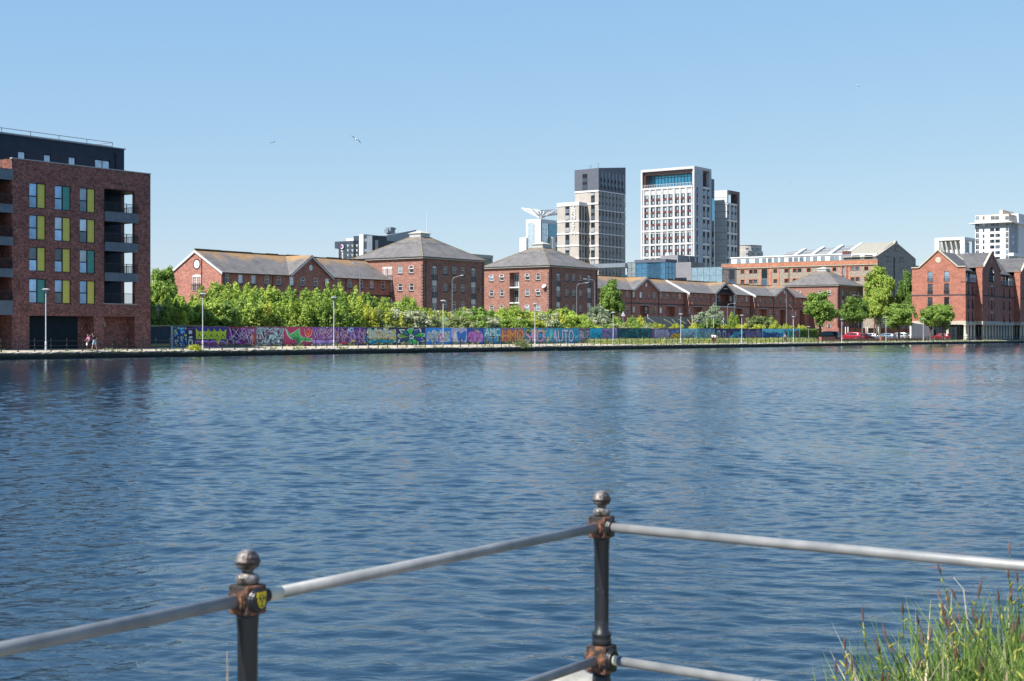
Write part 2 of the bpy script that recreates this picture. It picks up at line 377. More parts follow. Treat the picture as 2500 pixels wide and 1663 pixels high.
lz0, lz1 = A.fz(z1(0, 1165)[1], 290), A.fz(z1(0, 445)[1], 290)
wl = A.ey(z1(781, 0)[0], xe)
gx = [A.fx(z1(v, 0)[0]) for v in (185, 522, 590, 654, 848)]
gz1 = A.fz(z1(0, 1238)[1], z1(350, 0)[0])
holes = [(x-ww/2, x+ww/2, a, b) for x in xw for a, b in rows]
m = MB(); P = PF(0)
m.wall(P, 0, xe, zb, zt, holes+[(lx0, lx1, lz0, lz1, .45), (gx[0], gx[2], zb, gz1, 2.2), (gx[3], gx[4], zb, gz1, 1.2)], .14)
m.quad((gx[1], 1.3, zb), (gx[2], 1.3, zb), (gx[2], 1.3, gz1), (gx[1], 1.3, gz1))
m.quad((gx[3], 1.2, zb), (gx[4], 1.2, zb), (gx[4], 1.2, gz1), (gx[3], 1.2, gz1))
# side wall at the far end with the open corner of the balconies
PS = lambda a, dp, z: (xe-dp, a, z)
m.wall(PS, 0, 16, zb, zt, [(.5, wl, lz0, lz1, .45)], .4)
m.quad((0, 16, zb), (xe, 16, zb), (xe, 16, zt), (0, 16, zt))
m.quad((0, 0, zb), (0, 2.2, zb), (0, 2.2, zt), (0, 0, zt))
m.quad((-9, 2.2, zb), (0, 2.2, zb), (0, 2.2, zt-.9), (-9, 2.2, zt-.9))
m.box(-14, -9, 0, 16, zb, zt)
m.quad((-9, 2, zt-.35), (xe, 2, zt-.35), (xe, 16, zt-.35), (-9, 16, zt-.35))
m.quad((0, 0, zt-.35), (xe, 0, zt-.35), (xe, 2, zt-.35), (0, 2, zt-.35))
m.box(lx0+.01, lx1-.01, .5, wl, lz0-.3, lz0)
m.build('brick_wall', BR_A, rA)
for bx_ in ((-.02, xe+.04, -.05, .32, zt, zt+.09), (xe-.3, xe+.04, .32, 16, zt, zt+.09)): m = MB(); m.box(*bx_); m.build('coping', STONEC, rA)
m = MB(); m.box(lx0-.05, lx1+.25, -.06, .1, lz0, lz0+.07); m.build('balcony_sill', STONEC, rA)
# inner walls of the balconies
m = MB(); m.quad((lx0, wl, lz0), (xe-.45, wl, lz0), (xe-.45, wl, lz1), (lx0, wl, lz1)); m.quad((lx0, .45, lz0), (lx0, wl, lz0), (lx0, wl, lz1), (lx0, .45, lz1))
m.box(lx0, xe-.02, .46, wl, lz1-.02, lz1+.1)
m.build('balcony_recess', CLAD, rA)
def corr(name, x0, x1, y0, y1, z0, z1_, parent):
    b = MB(); b.box(x0, x1, y0+.03, y1, z0, z1_)
    n = max(1, int((x1-x0)/.2))
    for i in range(n): xx = x0+(x1-x0)*(i+.25)/n; b.box(xx, xx+.09, y0, y0+.03, z0+.01, z1_-.01)
    b.box(x0, x1, y0-.01, y0+.03, z1_, z1_+.05)
    return b.build(name, COR, parent)
def railing(parent, x0, x1, y, z0, h, y1=None, m=BLACKM):
    b = MB(); b.box(x0, x1, y-.02, y+.02, z0+h-.05, z0+h); b.box(x0, x1, y-.02, y+.02, z0+.05, z0+.09)
    n = max(1, int((x1-x0)/.13))
    for i in range(n+1): xx = x0+(x1-x0)*i/n; b.box(xx-.012, xx+.012, y-.01, y+.01, z0+.09, z0+h-.05)
    for k in range(4): xx = x0+(x1-x0)*k/3; b.box(xx-.03, xx+.03, y-.02, y+.025, z0, z0+h)
    if y1:
        for xx in (x1-.03,):
            b.box(xx-.02, xx+.02, y, y1, z0+h-.05, z0+h)
            for i in range(int((y1-y)/.13)): b.box(xx-.012, xx+.012, y+.13*i, y+.13*i+.02, z0+.05, z0+h-.05)
    return b.build('balustrade', m, parent)
for a, b_ in ((593, 650), (783, 835), (972, 1022)):
    pxm = z1(755, 0)[0]; f0 = A.fz(z1(0, b_)[1], pxm); f1 = A.fz(z1(0, a)[1], pxm)
    ba = inst('balcony', None, rA, (0, 0, 0))
    s = MB(); s.box(lx0+.01, lx1+.2, -.03, wl-.01, f0+.02, f0+.25); s.build('slab', CLAD, ba)
    corr('fascia', lx0, lx1+.25, -.22, -.05, f0, f1, ba)
    railing(ba, lx0+.02, lx1+.2, -.12, f1, 1.02)
    railing(ba, xe-.2, xe-.15, .5, f1, 1.02, wl)
railing(rA, lx0+.02, lx1-.02, .1, lz0+.05, 1.1)
for i, (a, b_) in enumerate(((318, 383), (540, 590), (745, 795), (945, 995), (1145, 1232))):
    pxm = z1(40, 0)[0]; f0 = A.fz(z1(0, b_)[1], pxm); f1 = A.fz(z1(0, a)[1], pxm)
    ba = inst('balcony', None, rA, (0, 0, 0))
    s = MB(); s.box(-9+.01, -.02, -.05, 2.19, f0+.02, f0+.25); s.build('slab', CLAD, ba)
    corr('fascia', -9, -.0, -.22, -.05, f0, f1, ba)
    railing(ba, -9+.02, -.05, -.12, f1, 1.05)
    if i > 0 and i < 5:
        for xx in (-1.4, -4.2): window(rA, 'F', 2.2, xx, f0+.3-2.9 if False else f1+.05, 1.8, 2.0, 'dark2', -.03, 's')
# the seat and bag on the top left balcony
bf = A.fz(z1(0, 318)[1], 15)
for fl in range(4):
    zz = (lz0, *[A.fz(z1(0, q)[1], z1(755, 0)[0]) for q in (972, 783, 593)])[fl]
    window(rA, 'F', wl, lx0+.75, zz+.05, 1.2, 2.05, 'dark', -.05, 's')
def panelwin(parent, x, z0_, z1_, w, colm, tilt=False):
    key = ('pw', round(w, 2), round(z1_-z0_, 2)); h = z1_-z0_
    if key not in WC:
        f = MB(); t = .07
        f.box(-w/2, w/2, 0, .08, 0, t); f.box(-w/2, w/2, 0, .08, h-t, h); f.box(-w/2, -w/2+t, 0, .08, t, h-t); f.box(w/2-t, w/2, 0, .08, t, h-t)
        f.box(-.04, .05, 0, .08, t, h-t); f.box(-w/2+t, -.04, .0, .07, h*.45, h*.45+.1)
        q = MB(); q.box(-w/2+.05, -.02, .05, .06, .05, h*.45+.02); q2 = MB(); q2.box(-w/2+.05, -.02, .05, .06, h*.45+.08, h-.05)
        q3 = MB(); q3.box(.04, w/2-.05, .03, .06, .05, h-.05)
        WC[key] = (f.mesh('window', DKFR), q, q2, q3)
    fm, q, q2, q3 = WC[key]
    o = inst('window', fm, parent, (x, .06, z0_))
    g = wr.choice([G_S, G_W, G_W, G_D2])
    q.build('window_pane', wr.choice([G_W, G_D2, G_W]), o); q2.build('window_pane', g, o); q3.build('coloured_panel', colm, o)
G_W = glass('glass_window_blue', (.20, .34, .52), .7, .05, .3); G_D2 = glass('glass_window_dim', (.07, .11, .14), .5, .05, .4)
Y_, G_ = YEL, GRN
for (a, b_), cs in zip(rows, ((Y_, G_, Y_), (Y_, Y_, Y_), (Y_, Y_, G_), (G_, Y_, Y_))):
    for x, c in zip(xw, cs): panelwin(rA, x, a, b_, ww, c)
# ground floor: slatted garage shutter, dark opening
m = MB(); m.box(gx[0], gx[1], .9, 1.0, zb, gz1)
for k in range(26): zz = zb+.1+(gz1-zb-.1)*k/26; m.box(gx[0], gx[1], .87, .9, zz, zz+.05)
m.build('garage_shutter', noisy('shutter_teal', (.008, .02, .028), (.012, .026, .034), 2, .6, spec=.15), rA)
m = MB(); m.box(gx[3]+.75, gx[3]+1.1, 1.17, 1.2, gz1-1.05, gz1-.55); m.build('notice', mat('notice_cream', (.5, .46, .25), .7), rA)
m = MB(); m.quad((-9, 2.15, zb), (-.0, 2.15, zb), (-.0, 2.15, zb+4.3), (-9, 2.15, zb+4.3)); m.build('ground_floor_screen', CLAD, rA)
# dark top storey, set back
py = 2.6; px1 = A.fx(z1(780, 0)[0], py); pz = A.fz(z1(0, 195)[1], z1(780, 0)[0], py)
m = MB(); pc = []
for a0, a1, t0, t1 in ((112, 160, 205, 252), (275, 320, 225, 270), (430, 475, 240, 290), (597, 690, 260, 312)):
    xa, xb = A.fx(z1(a0, 0)[0], py), A.fx(z1(a1, 0)[0], py); cc = z1((a0+a1)/2, 0)[0]
    pc.append((xa, xb, zt-.3, A.fz(z1(0, t0)[1], cc, py)))
m.wall(PF(py), -14, px1, zt-.3, pz, pc, .12)
m.quad((px1, py, zt-.3), (px1, 14, zt-.3), (px1, 14, pz), (px1, py, pz)); m.quad((-14, py, pz), (px1, py, pz), (px1, 14, pz), (-14, 14, pz)); m.quad((-14, 14, zt-.3), (px1, 14, zt-.3), (px1, 14, pz), (-14, 14, pz))
for k in range(14): xx = -12+k*1.9; 
for k in range(7): m.box(-14, px1, py-.012, py-.002, zt+.2+k*.55, zt+.215+k*.55) if False else None
m.box(px1-1.15, px1-1.05, py-.12, py-.02, zt, pz-.6); m.box(px1-1.25, px1-.95, py-.16, py-.02, pz-.75, pz-.5)
m.box(px1-1.9, px1-1.7, py-.06, py-.01, zt+1.2, zt+1.4); m.box(px1-1.7, px1-1.5, py-.06, py-.01, zt+.35, zt+.6)
o_ = m.build('top_storey', CLAD, rA)
m = MB(); m.box(-14, px1+.1, py-.12, py+.1, pz, pz+.12); m.box(px1-.1, px1+.1, py+.1, 14, pz, pz+.12); m.build('roof_edge', COR, rA)
for i, (xa, xb, za, z2_) in enumerate(pc):
    if i < 3: window(rA, 'F', py, (xa+xb)/2, zt-.2, xb-xa, z2_-zt+.2, 'bare', .05, 's')
    else: window(rA, 'F', py, (xa+xb)/2, zt-.2, xb-xa, z2_-zt+.2, 'dark2', .05, 's')
m = MB(); ry = 4.2; rz_ = pz+.1; xs = [A.fx(z1(v, 0)[0], ry) for v in (10, 192, 370, 545, 707)]; rh = A.fz(z1(0, 150)[1], z1(707, 0)[0], ry)
xs = [xs[0]-(xs[1]-xs[0])]+xs
for x in xs: m.tube((x, ry, rz_), (x, ry, rh), .035, n=6)
m.tube((xs[0], ry, rh), (xs[-1], ry, rh), .035, n=6); m.tube((xs[0], ry, rh-.42), (xs[-1], ry, rh-.42), .03, n=6); m.tube((xs[-1], ry, rh), (xs[-1], 12, rh), .035, n=6); m.tube((xs[-1], 12, rz_), (xs[-1], 12, rh), .035, n=6)
m.build('roof_railing', STEELG, rA)
m = MB(); m.box(-1.9, -1.45, .2, .6, bf, bf+.45); m.box(-1.9, -1.82, .2, .6, bf+.45, bf+1.0); m.build('balcony_chair', WHITE, rA)
# ================================================================ hipped brick pavilions
LOUV = noisy('cupola_white', (.62, .63, .64), (.72, .72, .72), 3, .6)
CAPM = noisy('cupola_cap', (.38, .37, .30), (.5, .48, .42), 3, .8)
LIC = (.34, .20, .05)
def zatpy(py_, t, d): return EYE+(HY-py_)*W(t, d)[1]/F
ZE = 15.1
def pavilion(label, S, b, a, doorsF, winsF, endcols, zt_, cap, rowz, loggia=None, ze=ZE):
    r = S.root('brick_pavilion', label, 'building', None)
    z0_ = .6; wh = 1.2; wwid = .98
    FH = 2.86
    hf = [(x-.55, x+.55, z, z+2.35) for x in doorsF for z in rowz['d']]+[(x-wwid/2, x+wwid/2, z, z+wh) for x in winsF for z in rowz['w']]
    he = [(y-wwid/2, y+wwid/2, z, z+wh) for y in endcols for z in rowz['w']]
    m = MB()
    # french door columns are one tall opening each, filled by doors and white panels
    hf2 = [(x-.6, x+.6, min(rowz['d']), max(rowz['d'])+2.45) for x in doorsF]+[h for h in hf if h[1]-h[0] < 1.05]
    m.wall(PF(0), 0, b, z0_, ze, hf2, .12)
    he2 = list(he)
    if loggia: he2.append((loggia-1.15, loggia+1.15, min(rowz['d']), max(rowz['d'])+2.7, 1.4 if len(loggia_open) else .12))
    m.wall(PE(0), 0, a, z0_, ze, he2, .12)
    m.quad((b, 0, z0_), (b, a, z0_), (b, a, ze), (b, 0, ze)); m.quad((0, a, z0_), (b, a, z0_), (b, a, ze), (0, a, ze))
    for k in range(2): m.box(-.03-k*.03, b+.03, -.03-k*.03, -.0, ze-.5+k*.2, ze-.3+k*.2); m.box(-.03-k*.03, 0, 0, a, ze-.5+k*.2, ze-.3+k*.2)
    for k in range(int((ze-1-z0_)/.5)):
        wq = .22 if k % 2 else .34; zz = z0_+k*.5; m.box(-.006, wq, -.006, .0, zz, zz+.3, 1); m.box(-.006, 0, .0, wq, zz, zz+.3, 1)
    m.build('brick_wall', [BR_P, mat('dark_brick', (.06, .055, .06), .85)], r)
    m = MB(); o = .38; m.box(-o-.1, b+o+.1, -o-.1, -o, ze+.0, ze+.14); m.box(-o-.1, -o, -o, a+o, ze+.0, ze+.14); m.box(-o, b+o, -o, 0, ze-.02, ze+.02); m.box(-o, 0, 0, a+o, ze-.02, ze+.02); m.build('gutter', GUT, r)
    m = MB(); m.box(-o-.02, b+o, -o+.001, -.06, ze-.16, ze-.021); m.box(-o-.02, -.06, -.06, a+o, ze-.16, ze-.021); m.build('fascia_board', STONEC, r)
    for x in (.75, b-.45): pipe(r, 'F', 0, x, z0_, ze)
    # roof
    m = MB(); cx, cy, hw = b/2, a/2, 1.15; o = .45; e = ze+.05
    c0 = [(-o, -o, e), (b+o, -o, e), (b+o, a+o, e), (-o, a+o, e)]; c1 = [(cx-hw, cy-hw, zt_), (cx+hw, cy-hw, zt_), (cx+hw, cy+hw, zt_), (cx-hw, cy+hw, zt_)]
    for i in range(4): j = (i+1) % 4; m.quad(c0[i], c0[j], c1[j], c1[i])
    m.quad(*c0[::-1]); m.quad(*c1)
    rf = m.build('slate_roof', slate('slate_hip', lichen=LIC, zr=(ze+(zt_-ze)*.6, zt_+.3)), r)
    m = MB()
    for i in range(4): m.tube(c0[i], c1[i], .1, n=5)
    m.build('hip_tiles', noisy('hip_tile', (.13, .11, .07), (.26, .2, .1), 1.5, .9), rf)
    m = MB()
    for k in range(9):
        f = .68; 
        x = -o+(b+2*o)*(.1+.8*k/8); yy = -o+(cy-hw+o)*f; zz = e+(zt_-e)*f
        xx = cx+(x-cx)*(1-f)*1.1; m.box(xx-.1, xx+.1, yy-.12, yy+.05, zz+.02, zz+.16)
        y2 = cy+(-o+(a+2*o)*(.1+.8*k/8)-cy)*(1-f)*1.1; x2 = -o+(cx-hw+o)*f; m.box(x2-.12, x2+.05, y2-.1, y2+.1, zz+.02, zz+.16)
    m.build('roof_vents', mat('vent_lead', (.2, .2, .2), .6), rf)
    # cupola
    m = MB(); w2 = 1.28; ch = cap[0]-zt_
    m.box(cx-w2+.06, cx+w2-.06, cy-w2+.06, cy+w2-.06, zt_-.5, cap[0])
    for k in range(5): zz = zt_-.05+ch*k/5; m.box(cx-w2, cx+w2, cy-w2, cy+w2, zz, zz+ch*.09)
    cu = m.build('cupola', LOUV, r)
    m = MB(); w3 = 1.45; zc = cap[0]
    for i in range(4):
        q = [(-1, -1), (1, -1), (1, 1), (-1, 1)]; p_, q_ = q[i], q[(i+1) % 4]
        m.poly([(cx+p_[0]*w3, cy+p_[1]*w3, zc), (cx+q_[0]*w3, cy+q_[1]*w3, zc), (cx, cy, cap[1])])
    m.box(cx-w3, cx+w3, cy-w3, cy+w3, zc-.08, zc); m.build('cupola_cap', CAPM, cu)
    # openings
    for x in doorsF:
        zs = sorted(rowz['d'])
        for i, z in enumerate(zs):
            top = i == len(zs)-1
            window(r, 'F', 0, x, z, 1.18, 2.15 if not top else 2.45, 'french_arch' if top else 'french', .05, name='french_door')
            if not top:
                q = MB(); q.box(x-.59, x+.59, .03, .09, z+2.15, zs[i+1]-.003); q.build('white_panel', WHITE, r)
            juliet(r, 'F', 0, x, z-.05, 1.3)
        q = MB(); zz = zs[-1]+2.2; pts = [((x+.72*math.cos(math.pi*i/10)), zz+.42*math.sin(math.pi*i/10)) for i in range(11)]; pi_ = [((x+.6*math.cos(math.pi*i/10)), zz+.27*math.sin(math.pi*i/10)) for i in range(11)]
        for i in range(10): q.hexa([(pts[i][0], -.02, pts[i][1]), (pts[i+1][0], -.02, pts[i+1][1]), (pi_[i+1][0], -.02, pi_[i+1][1]), (pi_[i][0], -.02, pi_[i][1])], [(pts[i][0], .11, pts[i][1]), (pts[i+1][0], .11, pts[i+1][1]), (pi_[i+1][0], .11, pi_[i+1][1]), (pi_[i][0], .11, pi_[i][1])])
        q.build('arch_brickwork', mat('dark_brick', (.06, .055, .06), .85), r)
    for x in winsF:
        for z in rowz['w']: window(r, 'F', 0, x, z, wwid, wh, wr.choice(['sash', 'sash', 'sash_open']), .05)
    for y in endcols:
        for z in rowz['w']: window(r, 'E', 0, y, z, wwid, wh, wr.choice(['sash', 'sash', 'sash_open']), .05)
    return r
loggia_open = []
C = Site(z3(1040, 0)[0], 38)
bC = C.fx(z3(1650, 0)[0])
E_ = Site(z4(882, 0)[0], 38)
bE = E_.fx(z4(1475, 0)[0]); aE = E_.ey(z4(100, 0)[0]); aC = aE
print('pav', bC, bE, aE, 'C left px expected 865', C.fz(628.4, z3(1040, 0)[0]), E_.fz(647.8, z4(882, 0)[0]))
def colsF(S, f, xs): return [S.fx(f(x, 0)[0]) for x in xs]
def colsE(S, f, xs): return [S.ey(f(x, 0)[0]) for x in xs]
wz = [C.fz(z3(0, v)[1], z3(1265, 0)[0]) for v in (695, 870)]
FH = wz[0]-wz[1]
RZ = {'w': [wz[0], wz[0]-FH, wz[0]-2*FH, wz[0]-3*FH], 'd': [C.fz(z3(0, 765)[1], z3(1160, 0)[0])+.05-k*FH for k in range(4)]}
print('FH', FH, RZ)
def apexz(S, b, a, pyv): return zatpy(pyv, S.t+b/2, S.d+a/2)
tC = S_ = None
for S, b, n_ in ((C, bC, 'C'), (E_, bE, 'E')):
    c = W(S.t+b/2, S.d+aE/2); print(n_, 'apex px', 1250+F*c.x/c.y)
zcb, zct, zca = apexz(C, bC, aE, z3(0, 326)[1]), apexz(C, bC, aE, z3(0, 290)[1]), apexz(C, bC, aE, z3(0, 258)[1])
print('roof z', zcb, zct, zca, apexz(E_, bE, aE, z4(0, 198)[1]))
bP = (bC+bE)/2
fx_ = [x/bC*bP for x in colsF(C, z3, (1158, 1543))]; fw_ = [x/bC*bP for x in colsF(C, z3, (1265, 1352, 1437))]
ew = colsE(C, z3, (927, 812)); ew2 = colsE(E_, z4, (753, 624, 320, 195)); lg = E_.ey(z4(470, 0)[0])
pC = pavilion('red brick hipped-roof pavilion with a thin mast, next to the gabled house', C, bP, aE, fx_, fw_, ew, zcb, (zct, zca), RZ)
# paired french doors on its end wall and a mast
yd = C.ey(z3(685, 0)[0])
for k in range(4):
    for s in (-.62, .62):
        window(pC, 'E', 0, yd+s, RZ['d'][k], .8, 2.1, 'french', -.04, name='french_door')
    q = MB(); q.box(-.05, 0, yd-1.05, yd+1.05, RZ['d'][k]+2.1, RZ['d'][k]+(2.35 if k == 0 else FH-.05)); q.build('white_panel', WHITE, pC)
    juliet(pC, 'E', -.02, yd-.62, RZ['d'][k]-.05, 1.1)
q = MB(); mx_, my_ = bP/2+1.2, aE/2-.6; q.tube((mx_, my_, zcb), (mx_, my_, zatpy(z3(0, 68)[1], C.t+bP/2, C.d+aE/2)), .06, .035, 6); q.build('mast', LOUV, pC)
loggia_open.append(1)
pE = pavilion('red brick hipped-roof pavilion with arched balcony recess, below the beige tower', E_, bP, aE, fx_, fw_, ew2, zcb, (zct, zca), RZ, lg)
for k in range(4):
    z = RZ['d'][k]; window(pE, 'E', 1.4, lg, z, 2.1, 2.3, 'french', -.02, name='french_door')
    q = MB(); q.box(.0, 1.38, lg-1.14, lg+1.14, z-.25, z-.02); q.box(1.3, 1.38, lg-1.14, lg+1.14, z+2.3, z+FH-.26); q.build('balcony_floor', WHITE, pE)
    if k: 
        juliet(pE, 'E', .15, lg, z, 2.2)
        q = MB(); q.tube((.05, lg-1.05, z), (.05, lg-1.05, z+FH-.25), .05, n=6); q.build('balcony_post', WHITE, pE)
def dish(parent, face, off, a, z, r=.4, m=None):
    b = MB(); n = 12; P = PF(off) if face == 'F' else PE(off)
    b.tube(P(a, 0, z), P(a, -.35, z), .03, n=5)
    k = len(b.v); c = Vector(P(a, -.3, z)); nrm = Vector(P(a, -1, z))-Vector(P(a, 0, z)); nrm = (nrm+Vector((.5, 0, .45))).normalized(); e = nrm.orthogonal().normalized(); g = nrm.cross(e)
    for rr, dd in ((.05, 0), (.6, .04), (1, .12)):
        b.v += [tuple(c+nrm*dd*r*2+(e*math.cos(2*math.pi*i/n)+g*math.sin(2*math.pi*i/n))*rr*r) for i in range(n)]
    for j in range(2):
        for i in range(n): b.f.append([k+j*n+i, k+j*n+(i+1) % n, k+(j+1)*n+(i+1) % n, k+(j+1)*n+i]); b.m.append(0)
    b.build('satellite_dish', m or STEELG, parent)
dish(pE, 'E', 0, E_.ey(z4(835, 0)[0]), E_.ez(z4(0, 685)[1], z4(835, 0)[0]), .45, GALV)
dish(pC, 'F', 0, C.fx(z3(1320, 0)[0]), C.fz(z3(0, 825)[1], z3(1320, 0)[0]), .4)
dish(pC, 'F', 0, C.fx(z3(1605, 0)[0]), C.fz(z3(0, 858)[1], z3(1605, 0)[0]), .35)
G3 = Site(z7(1385, 0)[0], td(z7(1385, 0)[0], 0)[0]*0+36)
bG = G3.fx(z7(1680, 0)[0]); aG = G3.ey(z7(800, 0)[0]); print('G', bG, aG, G3.fz(693.5, z7(1385, 0)[0]))
pG = pavilion('red brick hipped-roof pavilion in front of the stone warehouse', G3, bP, aE, fx_, fw_, [y for y in ew2], zcb, (zct, zca), RZ, None)
# ================================================================ gabled terraces
BARGE = noisy('barge_board', (.45, .47, .5), (.6, .61, .62), 3, .6)
WHT_SIL = WHITE
def terrace(r, x0, x1, y0, dep, ze, zr, *a_, **k_):
    return terrace_(r, x0, x1, y0, dep, ze, zr, *a_, **k_)
def terrace_(r, x0, x1, y0, dep, ze, zr, gables=(), wins=(), lows=(), porches=(), open_gable=None, endL=False, ground=.6, zband=None, pipes=(), verge=(True, True), br=None, vb=.22):
    """one straight run of two-storey brick terrace with cross gables; y0 = its front line"""
    br = br or BR_F; m = MB(); hw = []
    H = 1.3
    for x in wins: hw.append((x-.45, x+.45, zU, zU+H))
    for x in lows: hw.append((x-.45, x+.45, zL, zL+H))
    for (xa, xb, dz) in porches: hw.append((xa, xb, zL-2.4+dz, zL+H+.35, 1.3))
    if open_gable: xc, hwid, za = open_gable; hw.append((xc-hwid+.5, xc+hwid-.5, zL+H+.7, ze-.02, 2.0))
    m.wall(PF(y0), x0, x1, ground, ze, hw, .1)
    m.quad((x0, y0, ground), (x0, y0+dep, ground), (x0, y0+dep, ze), (x0, y0, ze)); m.quad((x1, y0, ground), (x1, y0+dep, ground), (x1, y0+dep, ze), (x1, y0, ze))
    yr = y0+dep/2
    for xx in (x0, x1): m.poly([(xx, y0, ze), (xx, y0+dep, ze), (xx, yr, zr-.05)])
    m.quad((x0, y0+dep, ground), (x1, y0+dep, ground), (x1, y0+dep, ze), (x0, y0+dep, ze))
    for (xc, hwid, za) in gables: m.poly([(xc-hwid, y0, ze), (xc+hwid, y0, ze), (xc, y0, za-.08)])
    for (xa, xb, dz) in porches: m.quad((xa, y0+1.3, ground), (xb, y0+1.3, ground), (xb, y0+1.3, zL+H+.35), (xa, y0+1.3, zL+H+.35))
    m.build('brick_wall', br, r)
    m = MB(); o = .35; sl = (zr-ze)/(dep/2+0.0); eo = ze-o*sl*.6
    gaps = sorted([(g[0]-g[1], g[0]+g[1]) for g in list(gables)+([open_gable] if open_gable else [])])
    xa = x0-(.15 if verge[0] else 0); xb = x1+(.15 if verge[1] else 0)
    th = .12
    segs = []; cur = xa
    for g0, g1 in gaps: segs.append((cur, g0)); cur = g1
    segs.append((cur, xb))
    # main slopes (front slope keeps behind the cross gables), a real thickness at the verge
    m.quad((xa, y0, ze+th), (xb, y0, ze+th), (xb, yr, zr+th), (xa, yr, zr+th)); m.quad((xa, y0+dep+o, eo+th), (xb, y0+dep+o, eo+th), (xb, yr, zr+th), (xa, yr, zr+th))
    for xx in (xa, xb): m.poly([(xx, y0-o, eo), (xx, y0-o, eo+th), (xx, yr, zr+th), (xx, y0+dep+o, eo+th), (xx, y0+dep+o, eo), (xx, yr, zr)])
    for s0, s1 in segs: m.quad((s0, y0-o, eo+th), (s1, y0-o, eo+th), (s1, y0, ze+th), (s0, y0, ze+th)); m.quad((s0, y0-o, eo), (s1, y0-o, eo), (s1, y0, ze+.02), (s0, y0, ze+.02))
    for (xc, hwid, za) in list(gables)+([open_gable] if open_gable else []):
        yb = y0+(za-ze)/sl if za < zr else yr; zz = min(za, zr)
        gs = (za-ze)/hwid; ov = .3
        for s in (-1, 1):
            m.poly([(xc+s*(hwid+ov), y0-o, ze-ov*gs+th+.02), (xc, y0-o, za+th+.02), (xc, yb, za+th+.02), (xc+s*hwid, y0+.02, ze+th+.02), (xc+s*(hwid+ov), y0, ze-ov*gs+th+.02)])
            m.poly([(xc+s*(hwid+ov), y0-o, ze-ov*gs), (xc, y0-o, za), (xc, y0, za), (xc+s*(hwid+ov), y0, ze-ov*gs)])
    rf = m.build('slate_roof', slate('slate_gable', lichen=(.42, .22, .045), zr=(ze+(zr-ze)*.35, zr)), r)
    m = MB()
    rr_ = random.Random(int(x0*7))
    x = xa
    while x < xb-.5:
        L = rr_.uniform(1.5, 4); x2 = min(x+L, xb); h = rr_.choice([.1, .13, .2, .24]); m.box(x, x2-.06, yr-.13, yr+.13, zr+th-.05, zr+th+h); x = x2
    m.build('ridge_tiles', noisy('ridge_tile', (.06, .05, .045), (.2, .12, .04), 1.2, .9), rf)
    for (xc, hwid, za) in list(gables)+([open_gable] if open_gable else []):
        gs = (za-ze)/hwid; ov = .3
        for s in (-1, 1):
            m = MB(); p0 = (xc+s*(hwid+ov), y0-o, ze-ov*gs); p1 = (xc, y0-o, za)
            m.hexa([(p0[0], p0[1]-.04, p0[2]-.28), (p1[0], p1[1]-.04, p1[2]-.34), (p1[0], p1[1]-.04, p1[2]-.01), (p0[0], p0[1]-.04, p0[2]+.0)],
                   [(p0[0], p0[1]+.0, p0[2]-.28), (p1[0], p1[1]+.0, p1[2]-.34), (p1[0], p1[1]+.0, p1[2]-.01), (p0[0], p0[1]+.0, p0[2]+.0)]); m.build('barge_board', BARGE, r)
    if endL:
        for s, ys in ((-1, y0-o), (1, y0+dep+o)):
            m = MB(); m.hexa([(xa-.05, ys, eo-vb), (xa-.05, yr, zr-vb-.04), (xa-.05, yr, zr+.14), (xa-.05, ys, eo+.14)], [(xa, ys, eo-vb), (xa, yr, zr-vb-.04), (xa, yr, zr+.14), (xa, ys, eo+.14)]); m.build('barge_board', BARGE, r)
    m = MB()
    for s0, s1 in segs: m.box(s0, s1, y0-o-.12, y0-o-.003, eo-.03, eo+.12)
    if zband: m.box(x0, x1, y0-.03, y0-.002, zband-.14, zband+.14)
    for (xc, hwid, za) in gables:  # dark ring of the round window
        zc = ze+(za-ze)*.33+.3
        n = 16; pts = lambda rr, yy: [(xc+rr*.8*math.cos(2*math.pi*i/n), yy, zc+rr*math.sin(2*math.pi*i/n)) for i in range(n)]
        a_, b_2 = pts(.62, y0-.03), pts(.5, y0-.03)
        for i in range(n): j = (i+1) % n; m.quad(a_[i], a_[j], b_2[j], b_2[i])
    m.build('gutter', GUT, r)
    for (xc, hwid, za) in gables:
        zc = ze+(za-ze)*.33+.3; q = MB(); n = 16
        q.hexa([(xc+.41*math.cos(2*math.pi*i/n), y0-.05, zc+.5*math.sin(2*math.pi*i/n)) for i in range(n)], [(xc+.41*math.cos(2*math.pi*i/n), y0-.0, zc+.5*math.sin(2*math.pi*i/n)) for i in range(n)])
        q.build('round_window', LOUV, r)
    for x in wins: window(r, 'F', y0, x, zU, .9, H, wr.choice(['sash']*4+['sash_open']), .04)
    for x in lows: window(r, 'F', y0, x, zL, .9, H, 'sash', .04)
    for (xa_, xb_, dz) in porches:
        window(r, 'F', y0+1.3, xa_+(xb_-xa_)*.3, zL-.9, 1.0, 2.2, 'french', -.02, name='door')
        q = MB(); q.box(xa_-.1, xb_+.1, y0-.12, y0+1.28, zL+H+.36, zL+H+.45); q.build('porch_canopy', BARGE, r)
    for x in pipes: pipe(r, 'F', y0, x, ground, ze-.1)
    return rf
